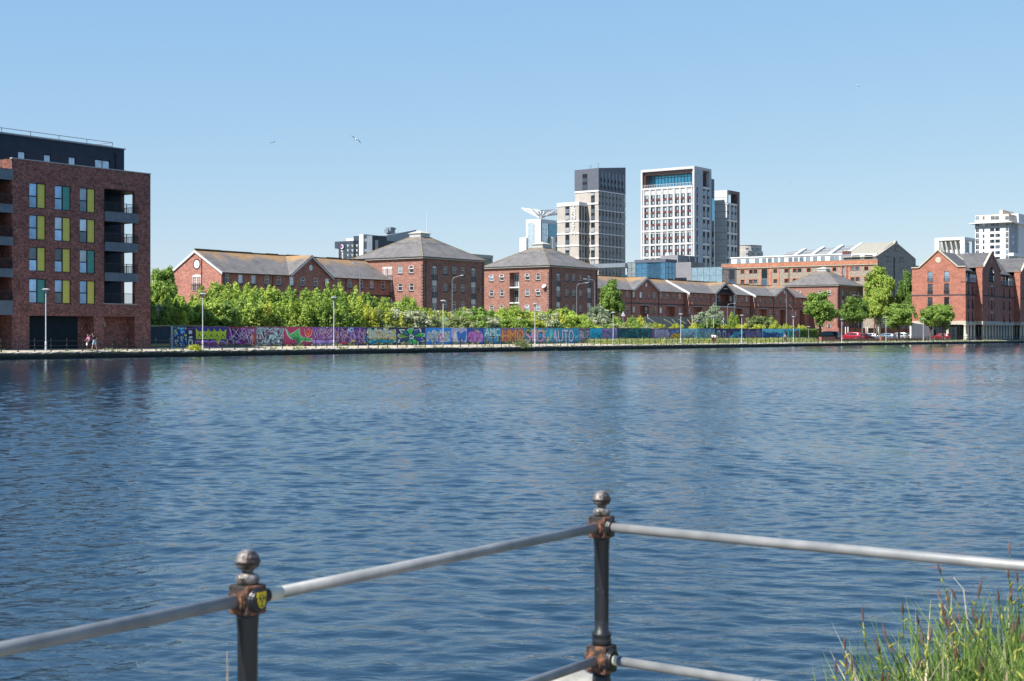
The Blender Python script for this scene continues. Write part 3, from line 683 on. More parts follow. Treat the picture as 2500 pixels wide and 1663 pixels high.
# ---- long gabled house behind the thicket
B = Site(z2(832, 0)[0], 45)
rB = B.root('gabled_terrace', 'long brick house with slate roof, orange lichen and round gable window, above the left thicket', 'building')
tend = C.t-B.t
zeB = B.fz(664.7, z2(832, 0)[0]); dB = B.ey(425); 
pk = z2(540, 335); zrB = B.ez(pk[1], pk[0]); print('B', zeB, dB, zrB, tend, 'mid', B.ey(pk[0]))
zU = B.fz(z2(0, 700)[1], z2(1048, 0)[0]); zL = zU-2.9
dB2 = 2*B.ey(pk[0]); 
gcx = B.fx(z2(1837, 0)[0]); ghw = (B.fx(811.5)-B.fx(708))/2; gza = B.fz(z2(0, 392)[1], 760)
wB = [B.fx(z2(v, 0)[0]) for v in (890, 1048, 1195, 1345, 1480, 1625, 1745, 1897)]+[B.fx(z3(v, 0)[0]) for v in (78, 198, 307, 420, 528, 641)]
terrace(rB, 0, tend-.1, 0, dB2, zeB, zrB, [(gcx, ghw, min(gza, zrB-.05))], wB, [x for x in wB[8:]], [], endL=True, zband=zL+1.7, pipes=(.5, B.fx(z2(1410, 0)[0]), B.fx(z3(265, 0)[0])), verge=(True, True))
ye = B.ey(z2(556, 0)[0]); 
q = MB(); zc = B.ez(z2(0, 485)[1], z2(556, 0)[0]); n = 18
q.hexa([(-.04, ye+.62*math.cos(2*math.pi*i/n), zc+.62*math.sin(2*math.pi*i/n)) for i in range(n)], [(0, ye+.62*math.cos(2*math.pi*i/n), zc+.62*math.sin(2*math.pi*i/n)) for i in range(n)])
q.build('round_window', LOUV, rB)
q = MB(); 
for i in range(n):
    a_, b_ = 2*math.pi*i/n, 2*math.pi*(i+1)/n
    q.quad((-.045, ye+.62*math.cos(a_), zc+.62*math.sin(a_)), (-.045, ye+.62*math.cos(b_), zc+.62*math.sin(b_)), (-.045, ye+.8*math.cos(b_), zc+.8*math.sin(b_)), (-.045, ye+.8*math.cos(a_), zc+.8*math.sin(a_)))
q.build('window_surround', GUT, rB)
zd = B.ez(z2(0, 780)[1], z2(556, 0)[0]); window(rB, 'E', 0, ye, zd, 1.9, B.ez(z2(0, 600)[1], z2(556, 0)[0])-zd, 'french_arch', -.04, name='french_door'); juliet(rB, 'E', -.02, ye, zd, 2.0)
pipe(rB, 'E', 0, B.ey(z2(612, 0)[0]), 1, B.ez(z2(0, 420)[1], z2(612, 0)[0]))
# ---- long terrace on the right, three stepped sections
D = Site(z4(1478, 0)[0], 46)
rD = D.root('gabled_terrace', 'long low brick terrace with three gables and stepped slate roof, right of the second pavilion', 'building')
def F1(px, y): return D.fx(px, y)
x_s = [0-3, F1(z6(452, 0)[0], 0), F1(z6(1245, 0)[0], -1.0), F1(z6(2015, 0)[0], -2.0)]
zeD = D.fz(z6(0, 742)[1], z6(140, 0)[0]); print('D eave', zeD, D.fz(z6(0, 790)[1], z6(1265, 0)[0], -2.))
dD = dB2
zrD = zrB
zU = D.fz(z6(0, 828)[1], z6(88, 0)[0]); zL = D.fz(z6(0, 1003)[1], z6(88, 0)[0]); print('zU', zU, zL, x_s)
def gab(f, apx, el, er, y): 
    xc = F1(f(apx, 0)[0], y); return xc, (F1(f(er, 0)[0], y)-F1(f(el, 0)[0], y))/2
g1 = gab(z4, 2045, 1885, 2200, 0); g1a = D.fz(z4(0, 552)[1], z4(2045, 0)[0])
g2 = gab(z6, 925, 790, 1035, -1.); g2a = D.fz(z6(0, 640)[1], z6(925, 0)[0], -1.)
g3 = gab(z6, 1640, 1515, 1760, -2.); g3a = D.fz(z6(0, 652)[1], z6(1640, 0)[0], -2.)
print('gables', g1, g1a, g2, g2a, g3, g3a, zrD)
w1 = [F1(z4(v, 0)[0], 0) for v in (1820, 1900, 1983, 2063)]+[F1(z6(v, 0)[0], 0) for v in (10, 88, 165, 240, 318, 392)]
w2 = [F1(z6(v, 0)[0], -1.) for v in (502, 578, 645, 718, 1000, 1062, 1130, 1192)]
w3 = [F1(z6(v, 0)[0], -2.) for v in (1288, 1350, 1413, 1468, 1533, 1595, 1655, 1716, 1776, 1833, 1887)]
l1 = [F1(z4(v, 0)[0], 0) for v in (1820, 1900)]+[F1(z6(v, 0)[0], 0) for v in (10-22, 88, 165, 392)]
l2 = [F1(z6(v, 0)[0], -1.) for v in (502, 1192)]; l3 = [F1(z6(v, 0)[0], -2.) for v in (1288, 1467, 1536, 1716, 1776)]
p1 = [(F1(z4(1972, 0)[0], 0), F1(z4(2078, 0)[0], 0), 0), (F1(z6(230, 0)[0], 0), F1(z6(332, 0)[0], 0), 0)]
p2 = [(F1(z6(a, 0)[0], -1.), F1(z6(b_, 0)[0], -1.), 0) for a, b_ in ((555, 660), (1052, 1140))]
p3 = [(F1(z6(a, 0)[0], -2.), F1(z6(b_, 0)[0], -2.), 0) for a, b_ in ((1340, 1432), (1588, 1655), (1822, 1885))]
zbd = D.fz(z6(0, 893)[1], z6(90, 0)[0])
terrace(rD, x_s[0], x_s[1], 0, dD, zeD, zrD, [(g1[0], g1[1], min(g1a, zrD-.1))], w1, l1, p1, zband=zbd, pipes=(F1(z4(1868, 0)[0], 0), F1(z6(135, 0)[0], 0), x_s[1]-.6))
terrace(rD, x_s[1], x_s[2], -1., dD, zeD, zrD-.1, [], w2, l2, p2, open_gable=(g2[0], g2[1], min(g2a, zrD-.2)), zband=zbd, endL=True, vb=.42, pipes=(F1(z6(760, 0)[0], -1.), x_s[2]-.6))
terrace(rD, x_s[2], x_s[3], -2., dD, zeD, zrD-.2, [(g3[0], g3[1], min(g3a, zrD-.3))], w3, l3, p3, zband=zbd, endL=True, vb=.42, pipes=(x_s[2]+.4, F1(z6(1508, 0)[0], -2.), F1(z6(1745, 0)[0], -2.)))
# glazed balcony bay inside the open gable
xc, hwid = g2; yy = -1.; zf = zL+2.05
q = MB(); q.poly([(xc-hwid, yy+2, ground_:=zeD-.3), (xc+hwid, yy+2, ground_), (xc, yy+2, g2a-.1)])
q.quad((xc-hwid+.5, yy+2, zf-.1), (xc+hwid-.5, yy+2, zf-.1), (xc+hwid-.5, yy+2, zeD), (xc-hwid+.5, yy+2, zeD)); q.build('gable_back_wall', BR_F, rD)
q = MB()
for s in (-1, 1): q.box(xc+s*(hwid-.55)-.14, xc+s*(hwid-.55)+.14, yy-.28, yy-.02, .6, zeD-.1)
q.box(xc-hwid-.1, xc+hwid+.1, yy-.3, yy+2, zf-.3, zf-.05); q.box(xc-.9, xc+.9, yy-.28, yy-.1, g2a-1.5, g2a-1.32)
q.build('balcony_frame', BARGE, rD)
b = MB(); n = 10; hh = 1.6
b.box(xc-1.0, xc+1.0, yy+1.9, yy+1.95, zf, zf+2.2); o_ = b.build('arched_window', G_D, rD)
b = MB()
for i in range(n):
    a0 = math.pi*i/n; a1 = math.pi*(i+1)/n
    b.bar((xc+1.1*math.cos(a0), yy+1.85, zf+2.1+1.2*math.sin(a0)), (xc+1.1*math.cos(a1), yy+1.85, zf+2.1+1.2*math.sin(a1)), .1, .12)
for x in (-1.1, -.4, .4, 1.1): b.box(xc+x-.05, xc+x+.05, yy+1.8, yy+1.89, zf, zf+2.15+(1.1 if abs(x) < .5 else 0))
b.box(xc-1.1, xc+1.1, yy+1.8, yy+1.89, zf+2.08, zf+2.18); b.build('window_frame', WHITE, o_)
railing(rD, xc-hwid+.6, xc+hwid-.6, yy-.1, zf-.05, 1.05)
for x, y_, px_ in ((0, 0, z6(522, 0)[0]), (0, 0, z6(1312, 0)[0])):
    yv = -1. if px_ < 1750 else -2.; dish(rD, 'F', yv, F1(px_, yv), D.fz(z6(0, 890 if px_ < 1750 else 915)[1], px_, yv), .5, GALV)
# ================================================================ stone warehouse
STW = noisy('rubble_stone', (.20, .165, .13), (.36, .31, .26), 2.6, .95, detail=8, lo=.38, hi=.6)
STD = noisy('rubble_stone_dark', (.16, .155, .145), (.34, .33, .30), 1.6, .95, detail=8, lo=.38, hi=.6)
BRO = brick('brick_warehouse', (.50, .19, .10), (.38, .13, .08), (.36, .26, .2), .25)
H = Site(z7(1822, 0)[0], Y=434)
rH = H.root('stone_warehouse', 'old rubble stone warehouse with red brick trim, white attic storey and ribbed glass roof', 'building')
aH = H.ey(z7(100, 0)[0]); bH = H.fx(z7(2243, 0)[0])
hz = lambda y, x: H.ez(z7(0, y)[1], z7(x, 0)[0]); hy = lambda x: H.ey(z7(x, 0)[0])
zp = hz(333, 1810); zc0 = hz(378, 1800); zW = hz(412, 1700); zW0 = hz(455, 1700); stH = zW-hz(528, 1700)
print('H', aH, bH, zp, zc0, zW, stH, H.d)
cols_ = [1700, 1603, 1547, 1340+8, 1064, 962, 908, 815, 693, 474, 423, 330, 190]
cy = [hy(v) for v in cols_]
hol = []
for k in range(4):
    for y in cy: hol.append((y-.62, y+.62, zW0-k*stH, zW-k*stH))
bays = [hy(573), hy(1460)]
hol = [h for h in hol if not any(abs((h[0]+h[1])/2-b_) < 1.6 for b_ in bays)]
for b_ in bays: hol.append((b_-1.0, b_+1.0, 3, zW+.1, .3))
m = MB(); m.wall(PE(0), 0, aH, .6, zc0, hol, .3)
m.quad((bH, 0, .6), (bH, aH, .6), (bH, aH, zp), (bH, 0, zp)); m.quad((0, aH, .6), (bH, aH, .6), (bH, aH, zp), (0, aH, zp))
wallH = m
m = MB(); m.box(-.15, .5, -.1, aH+.1, zc0+.002, zp); 
for yy in [0.0]+[hy(v) for v in (650, 735, 1430, 1480, 1790)]: m.box(-.12, -.002, yy-.1, yy+.5, .6, zc0-.4)
m.build('brick_parapet', BRO, rH)
m = MB(); m.box(-.35, 0.001-.16, -.2, aH+.2, zc0-.35, zc0-.05); m.box(-.22, -.16, -.2, aH+.1, zp, zp+.12); m.box(-.25, -.003, hy(230), aH+.1, hz(520, 160)-.1, hz(520, 160)+.12); m.build('cornice', noisy('cornice_stone', (.3, .26, .2), (.45, .4, .32), 4, .9), rH)
m = wallH
for (y0_, y1_, za, zb_, *_r) in hol:
    t = .3
    if len(_r): t = .45
    m.box(-.05, -.002, y0_-t, y0_-.01, za-.1, zb_+.25, 1); m.box(-.05, -.002, y1_+.01, y1_+t, za-.1, zb_+.25, 1); m.box(-.055, -.003, y0_-.01, y1_+.01, zb_+.02, zb_+.3, 1)
m.build('stone_wall', [STW, BRO], rH)
for h in hol:
    if len(h) > 4:
        q = inst('window_bay', None, rH)
        for k in range(4): window(q, 'E', .12, (h[0]+h[1])/2, zW-(k+1)*stH+.45, 1.95, stH-.5, 'darkgrid', .0)
        s = MB(); s.box(.2, .28, h[0]+.01, h[1]-.01, 3, h[3]-.02); s.build('spandrel', mat('spandrel_grey', (.12, .14, .17), .6), q)
    else: window(rH, 'E', 0, (h[0]+h[1])/2, h[2], 1.24, h[3]-h[2], 'darkgrid', .18)
m = MB()
for v in (235, 845, 1795): y = hy(v); m.tube((-.2, y, 1), (-.2, y, zc0-.5), .1, n=6)
m.build('downpipe', GUT, rH)
# gable wall in shade
za_ = H.fz(z7(0, 128)[1], z7(2030, 0)[0]); zl_ = hz(292, 1822); xm = H.fx(z7(2030, 0)[0])
zr_ = H.fz(z7(0, 330)[1], z7(2243, 0)[0])
print('H gable', za_, zl_, zr_, xm)
gh = []
for (px_, a, b_, n_) in ((2030, 195, 245, 3), (1938, 305, 352, 3), (2090, 318, 362, 4), (2092, 430, 476, 2), (1860, 405, 450, 1), (2160, 430, 480, 1)):
    xc_ = H.fx(z7(px_, 0)[0])
    for k in range(n_): xx = xc_+(k-(n_-1)/2)*1.15; gh.append((xx-.36, xx+.36, H.fz(z7(0, b_)[1], z7(px_, 0)[0]), H.fz(z7(0, a)[1], z7(px_, 0)[0])))
ghr = [h for h in gh if h[3] < min(zl_, zr_)]; ght = [h for h in gh if h[3] >= min(zl_, zr_)]
m = MB(); zz0 = min(zl_, zr_); m.wall(PF(0), 0, bH, .6, zz0, ghr, .3)
zt1 = zz0
pts = [(0, 0, zz0), (bH, 0, zz0), (bH, 0, zr_), (xm+1.2, 0, za_-.9), (xm+.5, 0, za_-.15), (xm, 0, za_), (xm-.5, 0, za_-.15), (xm-1.2, 0, za_-.9), (0, 0, zl_)]
m.poly(pts); m.poly([(p[0], .5, p[2]) for p in pts]); m.box(bH-.4, bH+.3, -.02, 3, .6, zr_)
gableH = m
m = MB()
for p_, q_ in zip(pts[2:-1], pts[3:]): m.bar((p_[0], .25, p_[2]), (q_[0], .25, q_[2]), .7, .22)
m.build('gable_coping', noisy('cornice_stone', (.3, .26, .2), (.45, .4, .32), 4, .9), rH)
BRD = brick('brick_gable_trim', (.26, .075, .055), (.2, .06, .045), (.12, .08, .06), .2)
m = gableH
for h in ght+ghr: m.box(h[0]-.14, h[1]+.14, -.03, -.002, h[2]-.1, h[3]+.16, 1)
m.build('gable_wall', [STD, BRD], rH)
for h in ght+ghr:
    o_ = inst('window', win_mesh('dark', .72, 1.4)[0], rH, ((h[0]+h[1])/2, -.075, h[2])); o_.scale = (1, .5, (h[3]-h[2])/1.4); inst('window_pane', win_mesh('dark', .72, 1.4)[1]['d'], o_)
m = MB(); xd = H.fx(z7(2008, 0)[0]); m.box(xd-.6, xd+.6, -.04, -.003, 3, H.fz(z7(0, 310)[1], z7(2008, 0)[0])); m.build('loading_doors', mat('door_black', (.03, .032, .035), .7), rH)
# attic storey, white, with dormers; main roof behind
AT = noisy('attic_white', (.62, .64, .66), (.74, .75, .76), 2, .6)
yA0, yA1 = hy(1825), hy(205); xA = 1.4; 
def ez2(y, x, xo): return H.ez(z7(0, y)[1], z7(x, 0)[0], xo)
zAt = ez2(277, 1700, xA); zAt2 = ez2(300, 1000, xA)
m = MB(); m.box(xA, bH-1, H.ey(z7(1455, 0)[0], xA), H.ey(z7(205, 0)[0], xA), zp-.4, ez2(290, 1300, xA)+.15); m.box(xA-.25, bH-1, H.ey(z7(1455, 0)[0], xA), H.ey(z7(205, 0)[0], xA)+.2, ez2(290, 1300, xA)+.15, ez2(290, 1300, xA)+.5)
m.box(.7, bH-1, .5, H.ey(z7(1530, 0)[0], .7), zp-.4, ez2(267, 1700, .7)); m.build('attic_storey', AT, rH)
for i, v in enumerate((1372, 1322, 1218, 1134, 1055, 983, 922, 860, 770, 700, 632, 570, 490, 385, 290)):
    yv = H.ey(z7(v, 0)[0], xA); zt_ = ez2(290, 1300, xA)+.1
    window(rH, 'E', xA, yv, zp+.15, 1.35, zt_-zp-.5, 'bare', -.05, 's', name='attic_window')
for v in (1583, 1725): window(rH, 'E', .7, H.ey(z7(v, 0)[0], .7), zp+.25, 2.6, 1.25, 'dark2', -.05, name='attic_window')
SH = noisy('pale_sheet_roof', (.24, .225, .18), (.36, .34, .28), 1.2, .8, stretch=(1, 8, 1))
def roofpt(s, y, drop=0):  # s 0 at eave to 1 at ridge, slightly domed
    z0_ = zl_-.2; x = xm*s; return (x, y, z0_+(za_-.3-z0_)*(s*.82+.18*math.sin(s*math.pi/2))-drop)
yR0, yR1 = .5, H.ey(z7(1545, 0)[0], xm*.5)
m = MB()
N_ = 8
for i in range(N_):
    a, b_ = i/N_, (i+1)/N_
    m.quad(roofpt(a, yR0), roofpt(a, yR1), roofpt(b_, yR1), roofpt(b_, yR0))
    m.quad((2*xm-roofpt(a, 0)[0], yR0, roofpt(a, 0)[2]), (2*xm-roofpt(a, 0)[0], yR1, roofpt(a, 0)[2]), (2*xm-roofpt(b_, 0)[0], yR1, roofpt(b_, 0)[2]), (2*xm-roofpt(b_, 0)[0], yR0, roofpt(b_, 0)[2]))
m.build('sheet_roof', SH, rH)
dr = lambda y: .0+max(0, (y-yR1))*.055
yE = H.ey(z7(820, 0)[0], xm)
m = MB(); g = MB(); nn = 44
for k in range(nn):
    y = yR1+(yE-yR1)*k/nn; y2 = yR1+(yE-yR1)*(k+1)/nn; big = k % 11 == 0; 
    for i in range(N_):
        a, b_ = .25+.75*i/N_, .25+.75*(i+1)/N_
        g.quad(roofpt(a, y, dr(y)+.6), roofpt(a, y2, dr(y2)+.6), roofpt(b_, y2, dr(y2)+.6), roofpt(b_, y, dr(y)+.6))
        if big: m.bar(roofpt(a, y, dr(y)+.1), roofpt(b_, y, dr(y)+.1), 1.3, .5)
        else: m.bar(roofpt(a, y, dr(y)+.5), roofpt(b_, y, dr(y)+.5), .12, .14)
for s in (.35, .6, .85): m.bar(roofpt(s, yR1, .5), roofpt(s, yE, dr(yE)+.5), .12, .14)
g.build('glass_roof', glass('glass_roof_pale', (.42, .45, .46), .6, .25, .1), rH); m.build('roof_ribs', noisy('rib_white', (.44, .45, .45), (.56, .56, .55), 3, .6), rH)
m = MB(); yv = H.ey(z7(1480, 0)[0], 1); m.box(.6, 2.6, yv-1.6, yv+1.6, zp, zAt+.2); m.build('plant_box', mat('plant_grey', (.2, .22, .25), .6), rH)
m = MB()
for k in range(4): m.box(.9, 1.7, yv-1.2+k*.7, yv-.75+k*.7, zAt+.2, zAt+1.2)
m.build('vent_stacks', mat('vent_red', (.18, .06, .05), .7), rH)
# ================================================================ red brick waterside block on columns
I = Site(z9(832, 0)[0], 4)
rI = I.root('waterside_building', 'red brick waterside block with steep gables standing on stone columns', 'building')
iy = lambda x, o=0: I.ey(z9(x, 0)[0], o); iz = lambda y, x, o=0: I.ez(z9(0, y)[1], z9(x, 0)[0], o); jx = lambda x, o=0: I.fx(z9(x, 0)[0], o); jz = lambda y, x, o=0: I.fz(z9(0, y)[1], z9(x, 0)[0], o)
aI = iy(-22); zbI = iz(1200, 780); zsI = iz(335, 790); zap = iz(68, 395); yap = iy(395); print('I', aI, zbI, zsI, zap, yap)
zs2 = zsI
wi = [(iy(268), 410, 570), (iy(268), 605, 770), (iy(268), 820, 960), (iy(529), 410, 570), (iy(529), 602, 770), (iy(529), 818, 960)]
FHI = iz(602, 529)-iz(818, 529)
zw0 = [iz(570, 529), iz(770, 529), iz(770, 529)-FHI, iz(770, 529)-2*FHI]; zwt = [iz(408, 529), iz(602, 529), iz(602, 529)-FHI, iz(602, 529)-2*FHI]
hol = [(y-.62, y+.62, a, b_) for y in (iy(268), iy(529)) for a, b_ in zip(zw0, zwt)]
m = MB(); m.wall(PE(0), 0, aI, zbI, zsI, hol, .18)
ys_ = iy(712); 
m.poly([(0, ys_, zsI), (0, 2*yap-ys_, zsI), (0, yap, zap)])
m.quad((0, aI, zbI), (30, aI, zbI), (30, aI, zsI), (0, aI, zsI))
# dock face: set-back bays between projecting gabled fronts
xA1 = jx(1018, 0)  # left bay end
gy = 1.2
X1 = jx(835); PRJ = -.0
bays = []
proj = [(jx(1098, -1.6), jx(1392, -1.6))]
pw = proj[0][1]-proj[0][0]; per = None
xg2 = I.fx(z8(1440, 0)[0], -1.6); per = xg2-proj[0][0]; print('proj', proj, per)
proj += [(proj[0][0]+per*k, proj[0][1]+per*k) for k in (1, 2)]
xend = proj[-1][1]
zB5 = jz(590, 1000)
def dockholes(x0, x1, n): return [(x0+(x1-x0)*(k+.5)/n-.5, x0+(x1-x0)*(k+.5)/n+.5, z-.15, z+2.3) for k in range(n) for z in (zw0[1]-.2, zw0[2]-.2, zw0[3]-.2)]
walls = [(0, proj[0][0], 2), (proj[0][1], proj[1][0], 3), (proj[1][1], proj[2][0], 3)]
dh = []
for x0, x1, n in walls:
    xa, xb = x0+.3, x1-(.0 if n == 2 else .6)
    hs = dockholes(xa, xb-1.0, n); dh.append(hs); m.wall(PF(0), x0, x1, zbI, zw0[0]-.1, hs, .15)
gts = []
for (x0, x1) in proj:
    xc_ = (x0+x1)/2; hs = [(xc_-.5, xc_+.5, z-.15, z+2.2) for z in (zw0[1]-.2, zw0[2]-.2, zw0[3]-.2)]+[(xc_+s*2.3-.3, xc_+s*2.3+.3, z+.2, z+1.9) for s in (-1, 1) for z in (zw0[1]-.2, zw0[2]-.2, zw0[3]-.2)]
    zt2 = zw0[0]+.1; m.wall(PF(-1.6), x0, x1, zbI, zt2, hs, .15); gts.append(hs)
    ztp = jz(105, 1245, -1.6); zk = jz(352, 1110, -1.6)
    # arched opening: wall around it
    n = 12; hw = 2.25; hh = zt2+3.55; cz = zt2+1.0
    arc = [(xc_+hw*math.cos(math.pi*i/n), -1.6, cz+2.9*math.sin(math.pi*i/n)) for i in range(n+1)]
    L = [(x0, -1.6, zt2), (x0, -1.6, zk), (x0+.9, -1.6, zk), (xc_, -1.6, ztp)]; Rr = [(x1, -1.6, zt2), (x1, -1.6, zk), (x1-.9, -1.6, zk), (xc_, -1.6, ztp)]
    m.poly([(xc_-hw, -1.6, zt2)]+[L[0], L[1], L[2], L[3]]+arc[n//2:]); m.poly([(xc_+hw, -1.6, zt2)]+[Rr[0], Rr[1], Rr[2], Rr[3]]+arc[:n//2+1][::-1])
    m.box(x0, x0+.35, -1.599, 0, zbI, zk); m.box(x1-.35, x1, -1.599, 0, zbI, zk)
    for s, xx in ((-1, x0), (1, x1)): m.box(min(xx, xx-s*.9), max(xx, xx-s*.9), -1.75, -1.605, zk-.5, zk+.05); m.box(min(xx+s*.12, xx-s*.6), max(xx+s*.12, xx-s*.6), -1.9, 0, zk+.05, zk+.25)
m.build('brick_wall', BR_I, rI)
# windows on end wall
for (y0_, y1_, a, b_) in hol:
    window(rI, 'E', 0, (y0_+y1_)/2, a, 1.24, b_-a, 'dark', .1, 's' if a == zw0[0] else None); juliet(rI, 'E', 0, (y0_+y1_)/2, a-.05, 1.45, 1.0, BLUEM if False else None)
DKG = mat('teal_black_metal', (.012, .035, .045), .5)
for hs in dh+gts:
    for (x0, x1, a, b_) in hs:
        off = -1.6 if hs in gts else 0
        window(rI, 'F', off, (x0+x1)/2, a, x1-x0, b_-a, 'dark2' if x1-x0 > .8 else 'dark', .08)
        if x1-x0 > .8: juliet(rI, 'F', off, (x0+x1)/2, a, 1.15, 1.0, DKG)
for (x0, x1) in proj:
    xc_ = (x0+x1)/2; zt2 = zw0[0]+.1; cz = zt2+1.0; hw = 2.25; n = 12
    o_ = MB(); o_.poly([(xc_-hw, -1.3, zt2), (xc_+hw, -1.3, zt2)]+[(xc_+hw*math.cos(math.pi*i/n), -1.3, cz+2.9*math.sin(math.pi*i/n)) for i in range(n+1)])
    w_ = o_.build('arched_window', G_D2, rI); b = MB()
    for x in (-1.7, -1.1, -.55, .55, 1.1, 1.7, 0): h_ = cz+2.9*math.sqrt(max(0, 1-(x/hw)**2)); b.box(xc_+x-.05, xc_+x+.05, -1.38, -1.305, zt2, h_)
    for k in range(1, 5): z = zt2+k*.75; hwz = hw*math.sqrt(max(0, 1-max(0, (z-cz)/2.9)**2)); b.box(xc_-hwz, xc_+hwz, -1.37, -1.31, z-.04, z+.04)
    b.build('glazing_bars', DKG, w_)
    b = MB()
    for k in range(3): b.box(xc_-.55, xc_+.55, -1.72, -1.605, (zw0[1]-.2, zw0[2]-.2, zw0[3]-.2)[k]+2.25, (zw0[1]-.2, zw0[2]-.2, zw0[3]-.2)[k]+2.7)
    n = 16; rc = (xc_, -1.64, jz(245, 1247, -1.6)); b.hexa([(rc[0]+.3*math.cos(2*math.pi*i/n), -1.66, rc[2]+.6*math.sin(2*math.pi*i/n)) for i in range(n)], [(rc[0]+.3*math.cos(2*math.pi*i/n), -1.6, rc[2]+.6*math.sin(2*math.pi*i/n)) for i in range(n)])
    b.build('stone_blocks', STONEC, rI)
    b = MB()
    for s, xx in ((-1, x0+.9), (1, x1-.9)): b.bar((xx, -1.5, zk+.1), (xc_, -1.5, ztp+.15), .55, .3)
    b.build('gable_coping', noisy('coping_buff', (.42, .36, .27), (.55, .48, .38), 3, .85), rI)
# coping of the end gable, string course, roundel, beam
BUFF = noisy('coping_buff', (.42, .36, .27), (.55, .48, .38), 3, .85)
m = MB(); m.bar((-.05, ys_, zsI+.05), (-.05, yap, zap+.05), .5, .3); m.bar((-.05, 2*yap-ys_, zsI+.05), (-.05, yap, zap+.05), .5, .3); m.box(-.3, .3, 0-.1, ys_, zsI-.05, zsI+.2); m.box(-.3, .3, 2*yap-ys_, aI+.1, zsI-.05, zsI+.2); m.build('coping', BUFF, rI)
yrd = yap; zrd = iz(226, 398); n = 20; m = MB()
m.hexa([(-.08, yrd+.75*math.cos(2*math.pi*i/n), zrd+.75*math.sin(2*math.pi*i/n)) for i in range(n)], [(0, yrd+.75*math.cos(2*math.pi*i/n), zrd+.75*math.sin(2*math.pi*i/n)) for i in range(n)]); m.build('stone_roundel', BUFF, rI)
zsc = iz(787, 500); m = MB(); m.box(-.05, -.002, 0, aI, zsc-.15, zsc+.15); m.box(0, xend, -.05, -.002, zsc-.15, zsc+.15)
for (x0, x1) in proj: m.box(x0, x1, -1.65, -1.602, zsc-.15, zsc+.15)
m.build('string_course', mat('dark_blue_brick', (.045, .045, .06), .8), rI)
BEAM = noisy('concrete_beam', (.40, .36, .29), (.55, .50, .42), 2, .85)
m = MB(); m.box(-.15, .5, -.1, aI, zbI-.9, zbI); m.box(.5, xend, -.1, .6, zbI-.9, zbI); 
for (x0, x1) in proj: m.box(x0-.1, x1+.1, -1.8, -.11, zbI-.9, zbI)
m.quad((.5, .6, zbI-.45), (xend, .6, zbI-.45), (xend, aI, zbI-.45), (.5, aI, zbI-.45)); m.build('concrete_beam', BEAM, rI)
# roof: end gable roof running back from the end wall, cross gables
m = MB(); zr_I = zap-.3; ye_ = zsI; 
dI = 2*yap
yb_, zb_ = 1.0, zw0[0]+2.75; m.quad((.2, yb_, zb_), (xend, yb_, zb_), (xend, yap, zr_I), (.2, yap, zr_I)); m.quad((.2, 0.1, zb_-.1), (xend, .1, zb_-.1), (xend, yb_, zb_), (.2, yb_, zb_)); m.box(.2, xend, -.05, .1, zb_-.3, zb_-.08); m.quad((0, dI-ys_+.4, zsI-.2), (xend, dI-ys_+.4, zsI-.2), (xend, yap, zr_I), (0, yap, zr_I))
m.quad((0, .3, zw0[0]-.1), (xend, .3, zw0[0]-.1), (xend, 4, zw0[0]-.1), (0, 4, zw0[0]-.1))
for (x0, x1) in proj:
    xc_ = (x0+x1)/2
    for s in (-1, 1): m.poly([(xc_+s*(x1-x0)*.5-s*.5, -1.5, zk+.1), (xc_, -1.5, ztp-.05), (xc_, yap, ztp-.05), (xc_+s*(x1-x0)*.5-s*.5, yap*.7, zk+.1)])
m.build('slate_roof', slate('slate_dark', (.08, .078, .08), (.12, .115, .115)), rI)
m = MB()
sl_ = (zr_I-(zsI-1.9))/(yap-ys_+.9)
for xx in [jx(965, 2.)]+[proj[0][1]+3.4, proj[1][1]+3.4]: m.bar((xx, yb_, zb_+.1), (xx, yap, zr_I+.1), .22, .2)
m.build('parapet_flashing', STONEC, rI)
# top-floor glazed set-back with balcony
for (x0, x1, n) in walls:
    q = MB(); q.box(x0+.05, x1-1.1, 1.3, 1.4, zw0[0]-.05, zw0[0]+2.6); g_ = q.build('top_floor_glazing', G_D2, rI)
    q = MB()
    for k in range(5): xx = x0+.1+(x1-1.3-x0)*k/4; q.box(xx, xx+.08, 1.24, 1.29, zw0[0]-.05, zw0[0]+2.6)
    q.build('window_frame', DKG, g_)
    railing(rI, x0+.05, x1-.9, -.15, zw0[0]-.05, 1.1, m=STEELG)
    q = MB(); q.box(x0, x1-.8, -.3, 1.3, zw0[0]-.35, zw0[0]-.1); q.build('balcony_slab', mat('slab_dark', (.05, .06, .07), .7), rI)
# columns and glazed back wall below
COLM = noisy('column_stone', (.42, .38, .30), (.58, .53, .44), 2.5, .85)
cb = MB(); cb.lathe([(.42, 0), (.42, .25), (.33, .3), (.29, (zbI-.9-.8)*.9-.1), (.29, (zbI-.9-.8)-.35), (.4, (zbI-.9-.8)-.2), (.42, (zbI-.9-.8))], n=14); cme = cb.mesh('column', COLM, True)
zg = .8
cxs = [.15]; x = 1.6+.5
while x < xend: cxs.append(x); x += 2.45
for x in cxs:
    yy = .2
    for (x0, x1) in proj:
        if x0-.1 < x < x1+.1: yy = -1.35
    inst('column', cme, rI, (x, yy, zg))
for y in (4.6,): inst('column', cme, rI, (.15, y, zg))
m = MB(); m.quad((0.4, 2.6, zg-.2), (xend, 2.6, zg-.2), (xend, 2.6, zbI-.45), (.4, 2.6, zbI-.45)); m.quad((.4, 2.6, zg-.2), (.4, aI, zg-.2), (.4, aI, zbI-.45), (.4, 2.6, zbI-.45)); m.build('ground_floor_glazing', G_D, rI)
m = MB()
for k in range(60): xx = .4+k*1.15; m.box(xx, xx+.12, 2.5, 2.59, zg-.2, zbI-.5)
for k in range(10): yy = 2.6+k*1.1; m.box(.31, .39, yy, yy+.12, zg-.2, zbI-.5)
m.build('mullions', DKG, rI)
